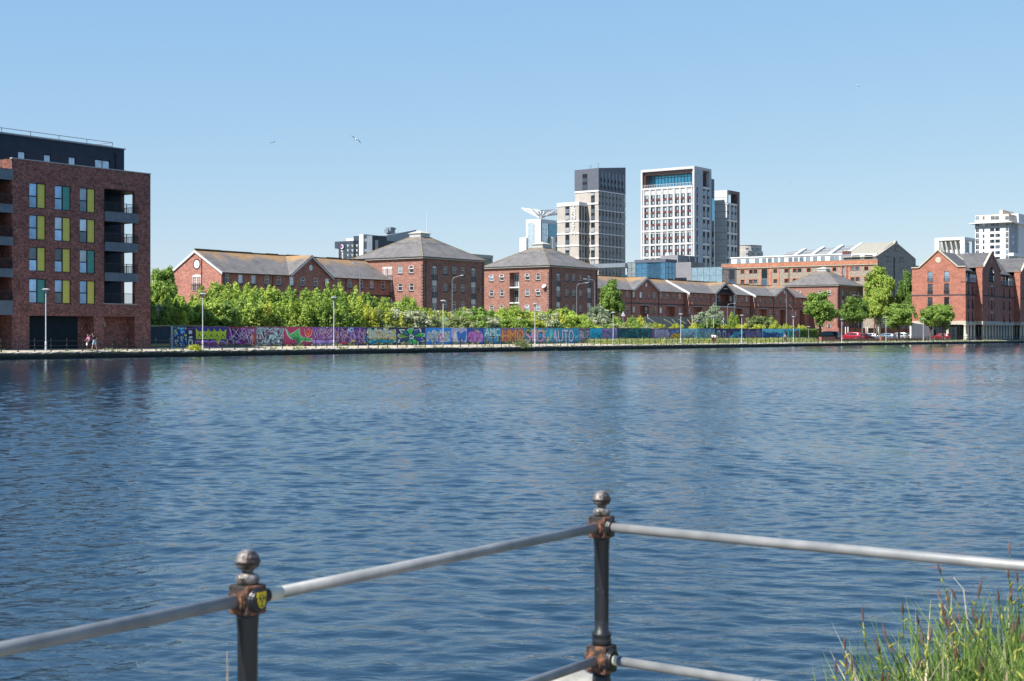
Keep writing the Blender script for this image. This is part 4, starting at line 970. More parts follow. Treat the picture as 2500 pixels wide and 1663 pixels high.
dish(rI, 'F', 0, jx(1000), jz(490, 1023), .45, GALV); dish(rI, 'F', -1.6, proj[0][1]+.9, jz(690, 1445), .4, GALV); dish(rI, 'F', 0, proj[0][1]+2.2, jz(690, 1570), .42, GALV); dish(rI, 'F', 0, jx(1030), jz(1055, 1025), .42, GALV)
# ================================================================ beige and charcoal tower with a lower block
BEI = noisy('panel_beige', (.38, .345, .31), (.43, .395, .36), .5, .7); CHC = noisy('panel_charcoal', (.085, .095, .125), (.10, .11, .145), .6, .55)
LET = mat('sign_white', (.7, .7, .7), .6)
T = Site(z5(818, 0)[0], Y=631)
rT = T.root('apartment_tower', 'tall beige tower with charcoal top and white vertical lettering', 'tower')
ty = lambda x: T.ey(z5(x, 0)[0]); tz = lambda y, x=818: T.fz(z5(0, y)[1], z5(x, 0)[0]); tx = lambda x: T.fx(z5(x, 0)[0]); tez = lambda y, x: T.ez(z5(0, y)[1], z5(x, 0)[0])
aT = ty(583); bT = tx(1083); zch = tz(308); print('T', aT, bT, zch, tz(82), tez(105, 583), tz(78, 1083))
m = MB(); m.box(0, bT, 0, aT, .5, zch); m.build('beige_walls', BEI, rT)
m = MB(); m.box(.05, bT, -.05, -.002, .5, zch); m.build('shade_toned_face', noisy('panel_beige_shaded', (.27, .26, .26), (.31, .30, .30), .5, .7), rT)  # beige dock face again, its shade painted in as a darker greyer tone
z00, z0a, zb0, zba = tz(82), tez(105, 583), tz(78, 1083), tz(78, 1083)+2
m = MB(); m.hexa([(-.1, -.1, zch), (bT+.1, -.1, zch), (bT+.1, aT+.1, zch), (-.1, aT+.1, zch)], [(-.1, -.1, z00), (bT+.1, -.1, zb0), (bT+.1, aT+.1, zb0-2), (-.1, aT+.1, z0a)])
m.build('charcoal_top', CHC, rT)
m = MB()
bl = [308, 495, 610, 732, 852, 978]; ble = [308, 433, 610, 732, 852, 978]
for y in ble: z = tz(y); m.box(-.25, 0, -.0, aT, z-.35, z+.35)
for y in bl: z = tz(y); m.box(-.25, bT+.1, -.25, -.052, z-.22, z+.22)
m.build('white_bands', LET, rT)
SLG2 = noisy('panel_steel_blue', (.15, .19, .24), (.19, .23, .28), .5, .5)
WS = glass('glass_tower', (.12, .15, .19), .5, .1, .6)
def strip(parent, face, off, a, z0_, z1_, w, step=2.9, lm=None, seed=0):
    """a full-height slot of stacked windows between two bands"""
    b = MB(); P = PF(off) if face == 'F' else PE(off); O = PO(P)
    O(b, a-w/2, a+w/2, -.06, .0-.002, z0_, z1_, 0)
    rr = random.Random(seed); z = z0_+.25
    while z < z1_-1.4:
        O(b, a-w/2+.12, a+w/2-.12, -.14, -.062, z, z+min(1.9, z1_-z-.3), 1 if rr.random() < .55 else 2); z += step
    return b.build('window_strip', [DKFR, WS, noisy('blind_pale', (.22, .24, .27), (.36, .38, .42), 1, .8)], parent)
sd = 0
zl6 = [tz(y) for y in bl]+[.5]; zle = [tz(y) for y in ble]+[.5]
for i in range(6):
    for j, v in enumerate((836, 868, 902, 936, 970, 1006, 1040)):
        sd += 1; strip(rT, 'F', -.05, tx(v)-.6, zl6[i+1]+.3, zl6[i]-.3, .95, seed=sd)
    sd += 1; strip(rT, 'E', 0, ty(762), zle[i+1]+.5, zle[i]-.5, 2.0, seed=sd)
for j, v in enumerate((845, 880, 915, 950, 985, 1020, 1055)):
    q = MB(); q.box(tx(v)-.2, tx(v)+1.3, -.2, -.102, zch+2.2-j*.0, z00-1.2, 0)
    for k in range(6): q.box(tx(v)-.5, tx(v)+.3, -.26, -.202, zch+1.2+k*2.9, zch+2.9+k*2.9, 1) if zch+2.9+k*2.9 < z00-1.5-(j > 3) else None
    q.build('window_strip', [SLG2, DKFR], rT)
strip(rT, 'E', -.1, ty(684), tez(296, 684), tez(142, 684), 2.6, seed=99)
m = MB()
PT = PF(-.4)
zz = [tz(345, 1072), tz(600, 1072)]
letters = 'ZENITH'
def vert_letters(mb, P, a0, a1, ztop, zbot, s, m_=0):
    n = len(s); hh = (ztop-zbot)/n
    for i, ch in enumerate(s):
        za = ztop-(i+1)*hh+hh*.12; zb_ = ztop-i*hh-hh*.08; mid = (a0+a1)/2; w_ = a1-a0
        if ch == 'I': add_text(mb, ch, P, mid-w_*.14, mid+w_*.14, za, zb_, 0, m_)
        else: add_text(mb, ch, P, a0, a1, za, zb_, 0, m_)
vert_letters(m, PT, tx(1060), tx(1082), zz[0], zz[1], letters)
m.build('sign_letters', LET, rT)
m = MB(); m.tube((.5, .5, z00), (.5, .5, z00+2.6), .15, n=5); m.tube((1, ty(720), z00-.5), (1, ty(720), z00+1.8), .12, n=5); m.tube((1, ty(732), z00-.5), (1, ty(732), z00+1.8), .12, n=5); m.build('rooftop_masts', STEELG, rT)
# lower block in front of its end wall
px_c = z5(622, 0)[0]; px_j = z5(704, 0)[0]
yl = T.ey(px_j); dl = T.d+yl
T2 = Site(px_c, dl); xl = T2.t-T.t; aL = T2.ey(z5(408, 0)[0]); zlt = T2.fz(z5(0, 418)[1], px_c); print('low', yl, xl, aL, zlt)
m = MB(); m.box(xl, -.001, yl, yl+aL, .5, zlt); m.build('lower_block', BEI, rT)
m = MB(); m.box(xl-.25, 0, yl-.25, yl-.001, zlt-1.6, zlt); m.box(xl-.25, xl-.001, yl, yl+aL, zlt-1.6, zlt)
m.build('roof_parapet', LET, rT)
for y in ble[2:]: z = tz(y); m = MB(); m.box(xl-.25, xl-.001, yl, yl+aL, z-.3, z+.3); m.box(xl-.25, -.26, yl-.25, yl-.001, z-.22, z+.22); m.build('white_band', LET, rT)
zq = [zlt-1.2]+[tz(y) for y in ble[2:]]+[.5]
for i in range(5):
    for v in (637, 664, 690): sd += 1; strip(rT, 'F', yl, T2.fx(z5(v, 0)[0])+xl, zq[i+1]+.5, zq[i]-.5, .95, seed=sd)
    sd += 1; strip(rT, 'E', xl, T2.ey(z5(509, 0)[0])+yl, zq[i+1]+.5, zq[i]-.5, 2.2, seed=sd)
m = MB(); P2 = PE(xl-.5); vert_letters(m, P2, T2.ey(z5(553, 0)[0])+yl, T2.ey(z5(590, 0)[0])+yl, T2.ez(z5(0, 442)[1], z5(572, 0)[0]), T2.ez(z5(0, 750)[1], z5(572, 0)[0]), letters)
m.build('sign_letters', LET, rT)
# ================================================================ white gridded tower with recessed blue sky lounge
WP = noisy('panel_white', (.47, .47, .48), (.54, .54, .55), .4, .6); GP = noisy('panel_blue_grey', (.33, .38, .44), (.39, .44, .50), .4, .55); PUR = noisy('panel_purple_brown', (.14, .085, .09), (.17, .105, .11), .5, .6)
PNK = noisy('panel_pale_pink', (.46, .43, .44), (.52, .49, .50), .4, .6); RED = mat('spandrel_red', (.13, .035, .04), .6)
GLB = glass('glass_lounge_blue', (.12, .48, .68), .55, .1, .05)
V = Site(z5(1765, 0)[0], Y=560)
rV = V.root('gridded_tower', 'tall white gridded tower with purple-brown framed opening and blue glass at its top', 'tower')
vy = lambda x: V.ey(z5(x, 0)[0]); vz = lambda y, x=1765: V.fz(z5(0, y)[1], z5(x, 0)[0]); vx = lambda x: V.fx(z5(x, 0)[0]); vez = lambda y, x: V.ez(z5(0, y)[1], z5(x, 0)[0])
aV = vy(1240); bV = vx(1933); zV = vz(62); zfl = vez(262, 1755); y_in0 = vy(1755); y_in1 = vy(1258); print('V', aV, bV, zV, zfl)
m = MB()
m.box(0, bV, 0, aV, .5, zfl-.3)   # body
m.build('white_body', WP, rV)
xq1 = vx(1848); xq2 = vx(1913)
m = MB(); m.box(-.15, bV, -.2, aV+.1, zV-1.0, zV); m.box(-.15, .6, -.2, y_in0, .5, zV-1); m.box(-.15, .8, y_in1+.2, aV+.1, .5, zV-1.0)
m.build('white_frame', WP, rV)
m = MB(); m.box(.61, xq1, -.22, 1.2, .5, zV-1.001); m.box(xq2, bV+.05, -.22, 1.2, .5, zV-1.001); m.box(xq1, xq2, -.05, 1.0, .5, zfl-.31); m.build('grey_panels', GP, rV)
m = MB(); m.box(.81, bV-.1, .9+.4, aV-.1, zV-2.2, zV-1.002); m.box(xq2+.1, bV+.04, 1.3, 3.5, zfl, zV-2.2); m.box(1.0, bV-4, aV-1.3, aV-.05, zfl, zV-2.2)
m.box(-.1, .79, y_in1+.0, y_in1+.19, .5, zV-1.1); m.build('purple_lining', PUR, rV)
xg0 = 5.0
m = MB(); m.box(xg0, bV-.2, 4, vy(1330)+5, zfl, zV-2.3); lg_ = m.build('sky_lounge_glass', GLB, rV)
m = MB()
for k in range(14): y = 4+k*(vy(1330)+1)/14; m.box(xg0-.12, xg0-.01, y, y+.18, zfl, zV-2.3)
m.box(xg0-.14, xg0-.01, 4, vy(1330)+5, zfl+4.5, zfl+4.8); m.build('mullions', mat('mullion_blue', (.08, .2, .3), .5), lg_)
m = MB()
for k in range(30): y = y_in0+(y_in1-y_in0)*k/29; m.box(-.2, -.1, y-.06, y+.06, zfl, zfl+1.5)
m.box(-.22, -.08, y_in0, y_in1, zfl+1.5, zfl+1.6); m.build('terrace_railing', WP, rV)
bels = [262, 437, 567, 690, 828, 955]; zbl = [vez(y, 1755) for y in bels]; zbl.append(zbl[-1]-(zbl[-2]-zbl[-1])); zbl.append(.5)
colc = [1295, 1357, 1412, 1478, 1532, 1598, 1655, 1720]; yc = [vy(v) for v in colc]; wv = vy(1282)-vy(1311)
O = PO(PE(0))
for z in zbl[:-1]: m = MB(); O(m, y_in0, y_in1, -.35, -.151, z-.4, z+.4); m.build('white_band', WP, rV)
m = MB()
for v in (1326, 1342-8, 1385, 1443, 1455, 1503, 1562, 1572, 1625, 1632, 1683, 1692, 1744, 1270): y = vy(v); O(m, y-.22, y+.22, -.3, -.002, .5, zfl)
m.build('white_grid', WP, rV)
m = MB()
for y in yc: O(m, y+wv/2+.05, y+wv/2+1.0, -.06, -.003, .5, zfl-.4)
m.build('pink_panels', PNK, rV)
key = MB(); hwn = (zbl[1]-zbl[2])/2-1.0; wv *= 1.22
key.box(-wv/2, wv/2, -.02, .14, 0, hwn, 0); key.box(-wv/2+.2, -wv*.12, -.06, -.021, .15, hwn-.2, 1); key.box(-wv*.02, wv/2-.2, -.06, -.021, .15, hwn-.2, 2)
wmeA = key.mesh('window', [DKFR, WS, glass('glass_pale', (.42, .5, .56), .5, .1, .4)]); key.m[6:12] = [0]*6
wmeB = key.mesh('window', [DKFR, WS, glass('glass_pale', (.42, .5, .56), .5, .1, .4)])
for m_ in (wmeB,): pass
rr = random.Random(3)
for i in range(len(zbl)-1):
    zt_, zb_ = zbl[i], zbl[i+1]
    if i >= 6: continue
    hst = (zt_-zb_)/2
    if i == 0: hst = (zbl[0]-zbl[1]-2.6)/2
    for y in yc:
        z_lo = zb_+.5; z_hi = z_lo+hwn+.7
        for z in (z_lo, z_hi): inst('window', wmeA if rr.random() < .6 else wmeB, rV, (-.16, y, z), -math.pi/2)
        sp = MB()
    
m = MB()
for i in range(6):
    for y in yc: z = zbl[i+1]+.5+hwn; O(m, y-wv/2-.05, y+wv/2+.05, -.3, -.1, z+.02, z+.68)
m.build('red_spandrels', RED, rV)
zbl2 = zbl[:7]+[.5]
for i in range(6):
    for v, w_ in ((1860, 1.5), (1904, 1.5)): sd += 1; strip(rV, 'F', -.06, vx(v), zbl2[i+1]+.6, zbl2[i]-.6, 2.0 if v < 1900 else 1.6, seed=sd)
    sd += 1; strip(rV, 'F', -.23, vx(1792), zbl2[i+1]+.6, zbl2[i]-.4, .9, seed=sd)
for z in zbl: m = MB(); m.box(xq1, xq2, -.3, -.06, z-.35, z+.35); m.build('white_band', LET, rV)
# dark link and second lower tower
xk0, xk1 = bV, bV
V2 = Site(z5(2092, 0)[0], Y=584); r2 = V2.root('gridded_tower', 'lower white and blue-grey tower joined to the right of the tall gridded tower', 'tower')
a2 = V2.ey(z5(1968, 0)[0]); b2 = V2.fx(z5(2215, 0)[0]); z2t = V2.fz(z5(0, 300)[1], z5(2092, 0)[0]); zt2b = V2.fz(z5(0, 425)[1], z5(2092, 0)[0])
m = MB(); m.box(0, b2, 0, a2, .5, zt2b); m.box(-.1, 1, -.1, a2, zt2b, z2t); m.box(1, b2, .3, a2, z2t-1, z2t); m.build('body', GPW:=noisy('panel_white_grey', (.50, .52, .54), (.58, .60, .62), .4, .6), r2)
m = MB(); 
for k in range(26): m.box(-.13, -.101, 0, a2, z2t-3-k*2.9, z2t-2.85-k*2.9)
m.build('panel_joints', mat('joint_grey', (.3, .33, .37), .6), r2)
m = MB(); m.box(b2-2.2, b2+.1, -.1, a2*.5, .5, z2t); m.box(1.001, b2-2.2, -.05, .25, z2t-1.3, z2t+.02); m.box(1.001, 1.3, .3, a2*.6, zt2b, z2t-1.01); m.build('purple_frame', PUR, r2)
m = MB(); m.box(3, b2-3, 4, a2*.8, zt2b, z2t-1.5); m.build('roof_room_glass', G_D2, r2)
x2 = lambda v: V2.fx(z5(v, 0)[0])
zb2 = [V2.fz(z5(0, y)[1], z5(2092, 0)[0]) for y in (435, 600, 727, 850, 970)]+[.5]
for i in range(5):
    for v, w_ in ((2102, 1.4), (2145, 1.8), (2176, 1.5)): sd += 1; strip(r2, 'F', 0, x2(v), zb2[i+1]+.5, zb2[i]-.5, w_, seed=sd)
for z in zb2[:-1]: m = MB(); m.box(.2, b2-2.3, -.25, -.07, z-.35, z+.35); m.build('white_band', LET, r2)
# link block between them
K = Site(z5(1937, 0)[0], Y=578); zK = K.fz(z5(0, 190)[1], z5(1940, 0)[0]); xK = K.fx(z5(1966, 0)[0])
m = MB(); m.box(0, xK, 0, 14, .5, zK); wl_ = m.build('link_block', CHC, rV); wl_.location = (K.t-V.t, K.d-V.d, 0)
m = MB(); m.box(.3, xK-.3, -.1, -.01, zK-17, zK-8); m.build('link_glass', GLB, wl_)
for i in range(9):
  if 11.2+i*8.2 < zK-18.5: sd += 1; s_ = strip(wl_, 'F', 0, xK/2, 4+i*8.2, 4+i*8.2+7.2, xK-1.0, seed=sd)
# ================================================================ white tower with a fan of struts on its roof
zA = lambda x, y: (1270+x*.08929, 500+y*.08929)
N1 = Site(zA(560, 0)[0], Y=720)
rN = N1.root('fan_topped_tower', 'white and glass tower with a fan of white struts on its roof', 'tower')
ny = lambda x: N1.ey(zA(x, 0)[0]); nx = lambda x: N1.fx(zA(x, 0)[0]); nz = lambda y: N1.fz(zA(0, y)[1], zA(560, 0)[0])
aN = ny(160); bN = nx(1150); zN = nz(385); zgl = nz(490)
WN = noisy('render_white', (.60, .61, .62), (.68, .68, .68), .3, .6)
m = MB(); m.box(0, bN, 0, aN, .5, zN); m.box(-1.5, -.01, ny(210), aN+3, .5, nz(880)); m.box(nx(790), bN+1, -2, -.001, .5, nz(860)); m.build('white_body', WN, rN)
PG = glass('glass_pale_sky', (.62, .70, .74), .7, .06, .05); TG = glass('glass_teal', (.10, .26, .34), .6, .06, .1)
m = MB(); m.box(-.3, -.002, ny(385), ny(212), .5, zgl, 0); m.box(.9, nx(750), -.3, -.002, .5, zgl, 0); m.box(nx(765), bN, -.35, -.002, .5, zgl, 1); o_ = m.build('curtain_glass', [PG, TG], rN)
m = MB()
for k in range(14):
    z = zgl-k*3.1; m.box(-.36, -.301, ny(385), ny(212), z-.1, z+.1); m.box(.9, nx(750), -.36, -.301, z-.1, z+.1); m.box(nx(765), bN, -.42, -.351, z-.4, z+.1)
for k in range(5): y = ny(385)+(ny(212)-ny(385))*k/4; m.box(-.37, -.302, y-.08, y+.08, .5, zgl); x = .9+(nx(750)-.9)*k/4; m.box(x-.08, x+.08, -.37, -.302, .5, zgl)
m.build('glazing_bars', mat('bar_blue_grey', (.40, .50, .56), .5), o_)
m = MB(); m.box(-.05, .6, -.4, -.01, .5, zN-1); m.build('corner_strip', mat('strip_grey', (.15, .17, .22), .6), rN)
m = MB(); c = Vector((2, 1, zN)); 
for k in range(7):
    a = -.55+k*.30; L = 7+3*math.sin(k*1.1)**2
    e = Vector((2+L*math.cos(a)*.95, 1+L*math.sin(a)*1.0, zN+4.6+.25*k)); m.bar(c, e, .2, .25)
for k in range(8): e = Vector((-4+k*.9, 3+k*1.1, zN+5.8-.1*k)); m.bar(c, e, .16, .2)
e0 = N1.ey(zA(40, 0)[0]); m.bar((2, 2, zN+4.4), (0, e0, zN+6), .4, .5); m.bar((0, 1, zN+.8), (0, e0-1, zN+5.4), .4, .5); m.bar((2, 2, zN+4.4), (bN+3, 1, zN+6.4), .4, .5); m.bar((1, 1, zN+.6), (bN+1, .5, zN+7.5), .45, .6)
m.build('roof_struts', LET, rN)
m = MB()
for k in range(7): m.hexa([(2+k*2.6, -1, zN+1.2+k*.35), (3.6+k*2.6, -1, zN+1.3+k*.35), (3.6+k*2.6, 8, zN+3.5+k*.35), (2+k*2.6, 8, zN+3.4+k*.35)], [(2+k*2.6, -1, zN+1.5+k*.35), (3.6+k*2.6, -1, zN+1.6+k*.35), (3.6+k*2.6, 8, zN+3.8+k*.35), (2+k*2.6, 8, zN+3.7+k*.35)])
m.build('roof_louvres', mat('louvre_grey', (.16, .17, .19), .6), rN)
for i in range(2):
    for k in range(5): window(rN, 'F', -2, nx(905+i*75)-.0, nz(1000)-k*4.6, 1.6, 2.6, 'bare', -.05)
# ================================================================ hotel behind the terrace roof
zH = lambda x, y: (800+x*.08485, 550+y*.08485)
NAVY = noisy('panel_navy_grey', (.035, .05, .07), (.05, .065, .09), .4, .55, spec=.3); SLG = noisy('panel_slate_grey', (.14, .18, .22), (.18, .22, .26), .4, .55)
O1 = Site(zH(1285, 0)[0], Y=450)
rO = O1.root('hotel_block', 'dark grey hotel with round purple moon sign, vertical white lettering and white stair strip', 'building')
oy = lambda x: O1.ey(zH(x, 0)[0]); ox = lambda x: O1.fx(zH(x, 0)[0]); oz = lambda y: O1.fz(zH(0, y)[1], zH(1285, 0)[0]); oez = lambda y, x: O1.ez(zH(0, y)[1], zH(x, 0)[0])
zo = oz(285); y1_, y2_, y3_, y4_ = oy(1130), oy(1055), oy(935), oy(305); y5_ = oy(203)
m = MB(); m.box(0, ox(1700), 0, 8, .5, zo); m.build('navy_block', NAVY, rO)
m = MB(); m.box(-.06, -.002, .0, y1_, .5, zo-.1); m.build('slate_panel', SLG, rO)
m = MB(); m.box(-.5, 4, y2_, y3_, .5, oez(262, 1000)); m.build('stair_strip', WN, rO)
m = MB(); m.box(.2, 4, y1_, y2_, .5, zo); o_ = m.build('stair_glazing', PG, rO)
m = MB()
for k in range(7): m.box(-.05, .19, y1_, y2_, zo-1-k*3.3-.9, zo-1-k*3.3)
m.build('floor_bands', SLG, o_)
zs_ = oez(437, 930)
m = MB(); m.box(0, 14, y3_, y4_, .5, zs_); m.box(1.5, 14, y4_, y5_, .5, zs_); m.box(-.01, 1.49, y4_, y5_, zs_-2.2, zs_+.02); m.build('sign_wall', NAVY, rO)
m = MB(); m.box(-.1, 0-.002, y4_-.15, y4_, .5, zs_-2.5); m.build('trim', LET, rO)
ym, zm = oy(430), oez(620, 430); n = 24; rs = (oy(380)-oy(478))/2*1.12
m = MB(); m.hexa([(-.35, ym+rs*math.cos(2*math.pi*i/n), zm+rs*math.sin(2*math.pi*i/n)) for i in range(n)], [(-.002, ym+rs*math.cos(2*math.pi*i/n), zm+rs*math.sin(2*math.pi*i/n)) for i in range(n)]); o_ = m.build('moon_sign', mat('sign_purple', (.13, .03, .16), .5), rO)
m = MB(); # crescent, open to the left
for i in range(12):
    a, b_ = -2.2+4.2*i/12, -2.2+4.2*(i+1)/12
    def cp(t, r_, dx): return (-.38, ym-(r_*math.cos(t)+dx), zm+r_*math.sin(t))
    m.quad(cp(a, rs*.86, 0), cp(b_, rs*.86, 0), cp(b_, rs*.5, rs*.02-.25*rs*math.cos(b_)*0), cp(a, rs*.5, 0))
for (dy, dz) in ((.45, .35), (.55, -.1), (.2, .55)): m.poly([(-.38, ym+rs*dy+rs*.09*math.cos(k*math.pi/2), zm+rs*dz+rs*.09*math.sin(k*math.pi/2)) for k in range(4)])
m.build('moon_crescent', LET, o_)
# vertical lettering, turned a quarter clockwise
vs, fs = textmesh('Premier Inn', 1.0, 0.0, .01)
mn, mx = vs.min(0), vs.max(0); hgt = oy(388)-oy(455); scl = hgt/(mx[1]-mn[1]); ztop = oez(716, 420); zP = oez(968, 420)
vsP, _ = textmesh('Premie', 1.0, 0.0, .01); lenP = vsP.max(0)[0]-vsP.min(0)[0]; sx_ = (ztop-zP)/lenP
m = MB(); m.v = [(-.1, oy(455)+(y-mn[1])*scl, ztop-(x-mn[0])*sx_) for x, y, _z in vs]; m.f = fs; m.m = [0]*len(fs); m.build('sign_letters', LET, rO)
GY2 = mat('reveal_yellow_green', (.34, .36, .14), .6)
for r_ in range(5):
    for v in (595, 725, 855):
        yy, zz = oy(v), oez(585+r_*135, v); q = MB(); h_ = .5
        q.poly([(-.05, yy+h_, zz+.3), (-.05, yy-h_, zz+.45), (-.05, yy-h_*.3, zz-.5), (-.05, yy+h_*.3, zz-.55)], 0); q.poly([(-.09, yy+h_, zz+.3), (-.09, yy+.25, zz+.34), (-.09, yy+.12, zz-.5), (-.09, yy+h_*.3, zz-.55)], 2); q.poly([(-.1, yy+.1, zz-.2), (-.1, yy-.1, zz-.18), (-.1, yy-.1, zz-.5), (-.1, yy+.1, zz-.52)], 1)
        q.build('angled_window', [G_S, GY2, LET], rO)
m = MB()
for k in range(8): y = y3_+1+k*(oy(600)-y3_)/8; m.box(.2, .5, y, y+.8, zs_, zs_+.9)
m.build('roof_vents', LET, rO)
O2 = Site(zH(1700, 0)[0], Y=470); r2_ = O2.root('office_block', 'blue-grey flat block with a raked roof, between the hotel and the masted pavilion', 'building')
q2x = lambda x: O2.fx(zH(x, 0)[0]); zq0 = O2.fz(zH(0, 290)[1], zH(1700, 0)[0])
xb_ = q2x(2357+190); zq1 = O2.fz(zH(0, 165)[1], zH(2357, 0)[0])+.6
hs = [(q2x(v)-1.0, q2x(v)+1.0, zq0-6.6, zq0-4.6) for v in (1730, 1830, 1940, 2045, 2150, 2260, 2370, 2480)]
m = MB(); m.wall(PF(0), 0, xb_, .5, zq0-.5, hs, .3); m.hexa([(0, 0, zq0-.5), (xb_, 0, zq0-.5), (xb_, 3, zq0-.5), (0, 3, zq0-.5)], [(0, 0, zq0), (xb_, 0, zq1), (xb_, 3, zq1), (0, 3, zq0)])
m.quad((0, 0, .5), (0, 3, .5), (0, 3, zq0), (0, 0, zq0)); m.build('grey_wall', noisy('panel_pale_slate', (.24, .30, .34), (.28, .34, .38), .4, .6), r2_)
for h in hs: window(r2_, 'F', 0, (h[0]+h[1])/2, h[2], 1.9, 1.9, 'bare', .1, 's')
O3 = Site(zH(1450, 0)[0], Y=440); r3_ = O3.root('low_dark_block', 'low dark navy block in front of the hotel, half hidden by the hipped roof', 'building')
z3_ = O3.fz(zH(0, 425)[1], zH(1450, 0)[0])
m = MB(); m.box(0, O3.fx(zH(1990, 0)[0]), 0, 1.2, .5, z3_); m.build('wall', NAVY, r3_)
for v in (1610, 1710, 1810, 1900): window(r3_, 'F', 0, O3.fx(zH(v, 0)[0]), z3_-5.2, 1.1, 2.0, 'sash', -.08, 's', sill=False)
# roof crane on the office block
cr = O2.root('roof_crane', 'small dark lattice crane on the roof of the blue-grey block', 'crane')
cxr = q2x(1935); zcr = zq0+(zq1-zq0)*cxr/xb_
m = MB(); m.box(cxr-1, cxr+1.2, 1, 3, zcr, zcr+2.2); m.build('crane_cab', SLG, cr)
m = MB(); p0 = Vector((cxr, 2, zcr+1.6)); p1 = Vector((q2x(2100), 2, O2.fz(zH(0, 100)[1], zH(2100, 0)[0])))
for dz in (-.35, .35): m.bar(p0+Vector((0, 0, dz)), p1+Vector((0, 0, dz*.4)), .15, .15)
for k in range(9): a = p0.lerp(p1, k/9); b_ = p0.lerp(p1, (k+1)/9); m.bar(a+Vector((0, 0, .35*(1-k/16)*(1 if k % 2 else -1))), b_+Vector((0, 0, -.35*(1-k/16)*(1 if k % 2 else -1))), .1, .1)
m.bar(p0, (q2x(1815), 2, zcr+1.0), .3, .5); m.box(q2x(1815), q2x(1850), 1.2, 2.8, zcr+.3, zcr+1.5); m.bar(p1, (p1.x-2.5, 2, p1.z+.1), .1, .1)
m.build('crane_jib', SLG, cr)
# slatted building seen between the two pavilions
P1 = Site(z3(1492, 0)[0], Y=520); rP = P1.root('slatted_block', 'low grey building with vertical slats, seen between the two hipped pavilions', 'building')
bp = P1.fx(z3(1738, 0)[0]); zp_ = P1.fz(z3(0, 492)[1], z3(1492, 0)[0])
m = MB(); m.box(0, bp, 0, 10, .5, zp_); m.build('wall', NAVY, rP)
m = MB(); 
for k in range(24): x = bp*(k+.2)/24; m.box(x, x+.35, -.5, -.01, .5, zp_-1.6)
m.box(0, bp, -.55, 0, zp_-1.4, zp_-.1); m.build('slats', noisy('slat_grey', (.25, .28, .28), (.33, .36, .35), 1, .6), rP)
# ================================================================ glazed offices
J = Site(z5(1480, 0)[0], Y=480); rJ = J.root('glass_office', 'blue glass office building with stepped flat roof below the beige tower', 'building')
jy_ = lambda x: J.ey(z5(x, 0)[0]); jz_ = lambda y, x: J.ez(z5(0, y)[1], z5(x, 0)[0])
OG = glass('glass_office_blue', (.12, .30, .48), .75, .05, .15)
zJ = J.fz(z5(0, 985)[1], z5(1480, 0)[0]); bJ = J.fx(z5(1580, 0)[0]); yj = jy_(1185); ye_ = jy_(765)
def grid(parent, face, off, a0, a1, z0_, z1_, da, dz, mt, t=.12, ofs=.06):
    m = MB(); O = PO(PF(off) if face == 'F' else PE(off)); n = max(1, round(abs(a1-a0)/da)); k = max(1, round((z1_-z0_)/dz))
    for i in range(n+1): a = a0+(a1-a0)*i/n; O(m, a-t/2, a+t/2, -ofs, -.004, z0_, z1_)
    for i in range(k+1): z = z0_+(z1_-z0_)*i/k; O(m, min(a0, a1), max(a0, a1), -ofs*.8, -.003, z-t/2, z+t/2)
    return m.build('glazing_grid', mt, parent)
GM = mat('grid_navy', (.05, .09, .14), .5)
m = MB(); m.box(0, bJ, 0, yj, .5, zJ-1.0); g_ = m.build('glass_wall', OG, rJ); grid(g_, 'E', 0, 0, yj, .5, zJ-1, 2.2, 1.9, GM); grid(g_, 'F', 0, 0, bJ, .5, zJ-1, 2.2, 1.9, GM)
m = MB(); m.box(-.4, bJ+.4, -.4, yj+.2, zJ-1, zJ); m.build('roof_slab', CHC, rJ)
zj2 = jz_(1040, 900); zj3 = jz_(1020, 1100)
y1195 = jy_(1100)
m = MB(); m.box(1, 6, yj, ye_, .5, zj3-4.2); m.box(0.2, 6, yj+.2, ye_, .5, zj3-6.5); g_ = m.build('glass_wall', OG, rJ); grid(g_, 'E', 0.2, yj+.2, ye_, .5, zj3-6.5, 2.2, 1.6, GM)
m = MB(); m.box(.2, 6, yj, y1195, zj3-6.4, zj3); g_ = m.build('pale_glass_wall', PG, rJ); grid(g_, 'E', .2, yj, y1195, zj3-6, zj3, 1.6, 1.8, GM)
m = MB(); m.box(-1.2, 6, y1195, ye_+4, zj3-1.6, zj3-.2); m.build('roof_canopy', SLG, rJ)
K1 = Site(z5(1605, 0)[0], Y=500); rK = K1.root('grey_panelled_block', 'grey metal-panelled block with slit window in front of the white gridded tower', 'building')
zk_ = K1.fz(z5(0, 945)[1], z5(1605, 0)[0])
m = MB(); m.box(0, K1.fx(z5(1757, 0)[0]), 0, K1.ey(z5(1435, 0)[0]), .5, zk_); m.build('panel_wall', noisy('panel_mid_grey', (.20, .20, .22), (.24, .24, .26), .4, .6), rK)
m = MB(); xx = K1.fx(z5(1630, 0)[0]); m.box(xx-.9, xx+.9, -.06, -.003, .5, zk_-5.5); m.build('slit_window', OG, rK)
m = MB(); m.box(K1.fx(z5(1710, 0)[0]), K1.fx(z5(1760, 0)[0]), -.5, -.01, .5, zk_-.02); m.build('dark_panel', CHC, rK)
m = MB(); m.lathe([(.9, zk_+.1), (.7, zk_+.6), (.2, zk_+1.1)], 2, K1.ey(z5(1475, 0)[0]), 12); m.build('roof_dome', LET, rK)
K2 = Site(z5(1735, 0)[0], Y=488); rK2 = K2.root('grey_stepped_block', 'low beige-grey stepped block at the foot of the white gridded tower', 'building')
m = MB(); m.box(0, K2.fx(z5(1860, 0)[0]), 0, 14, .5, K2.fz(z5(0, 1015)[1], z5(1735, 0)[0])); m.build('wall', noisy('panel_mid_grey', (.20, .20, .22), (.24, .24, .26), .4, .6), rK2)
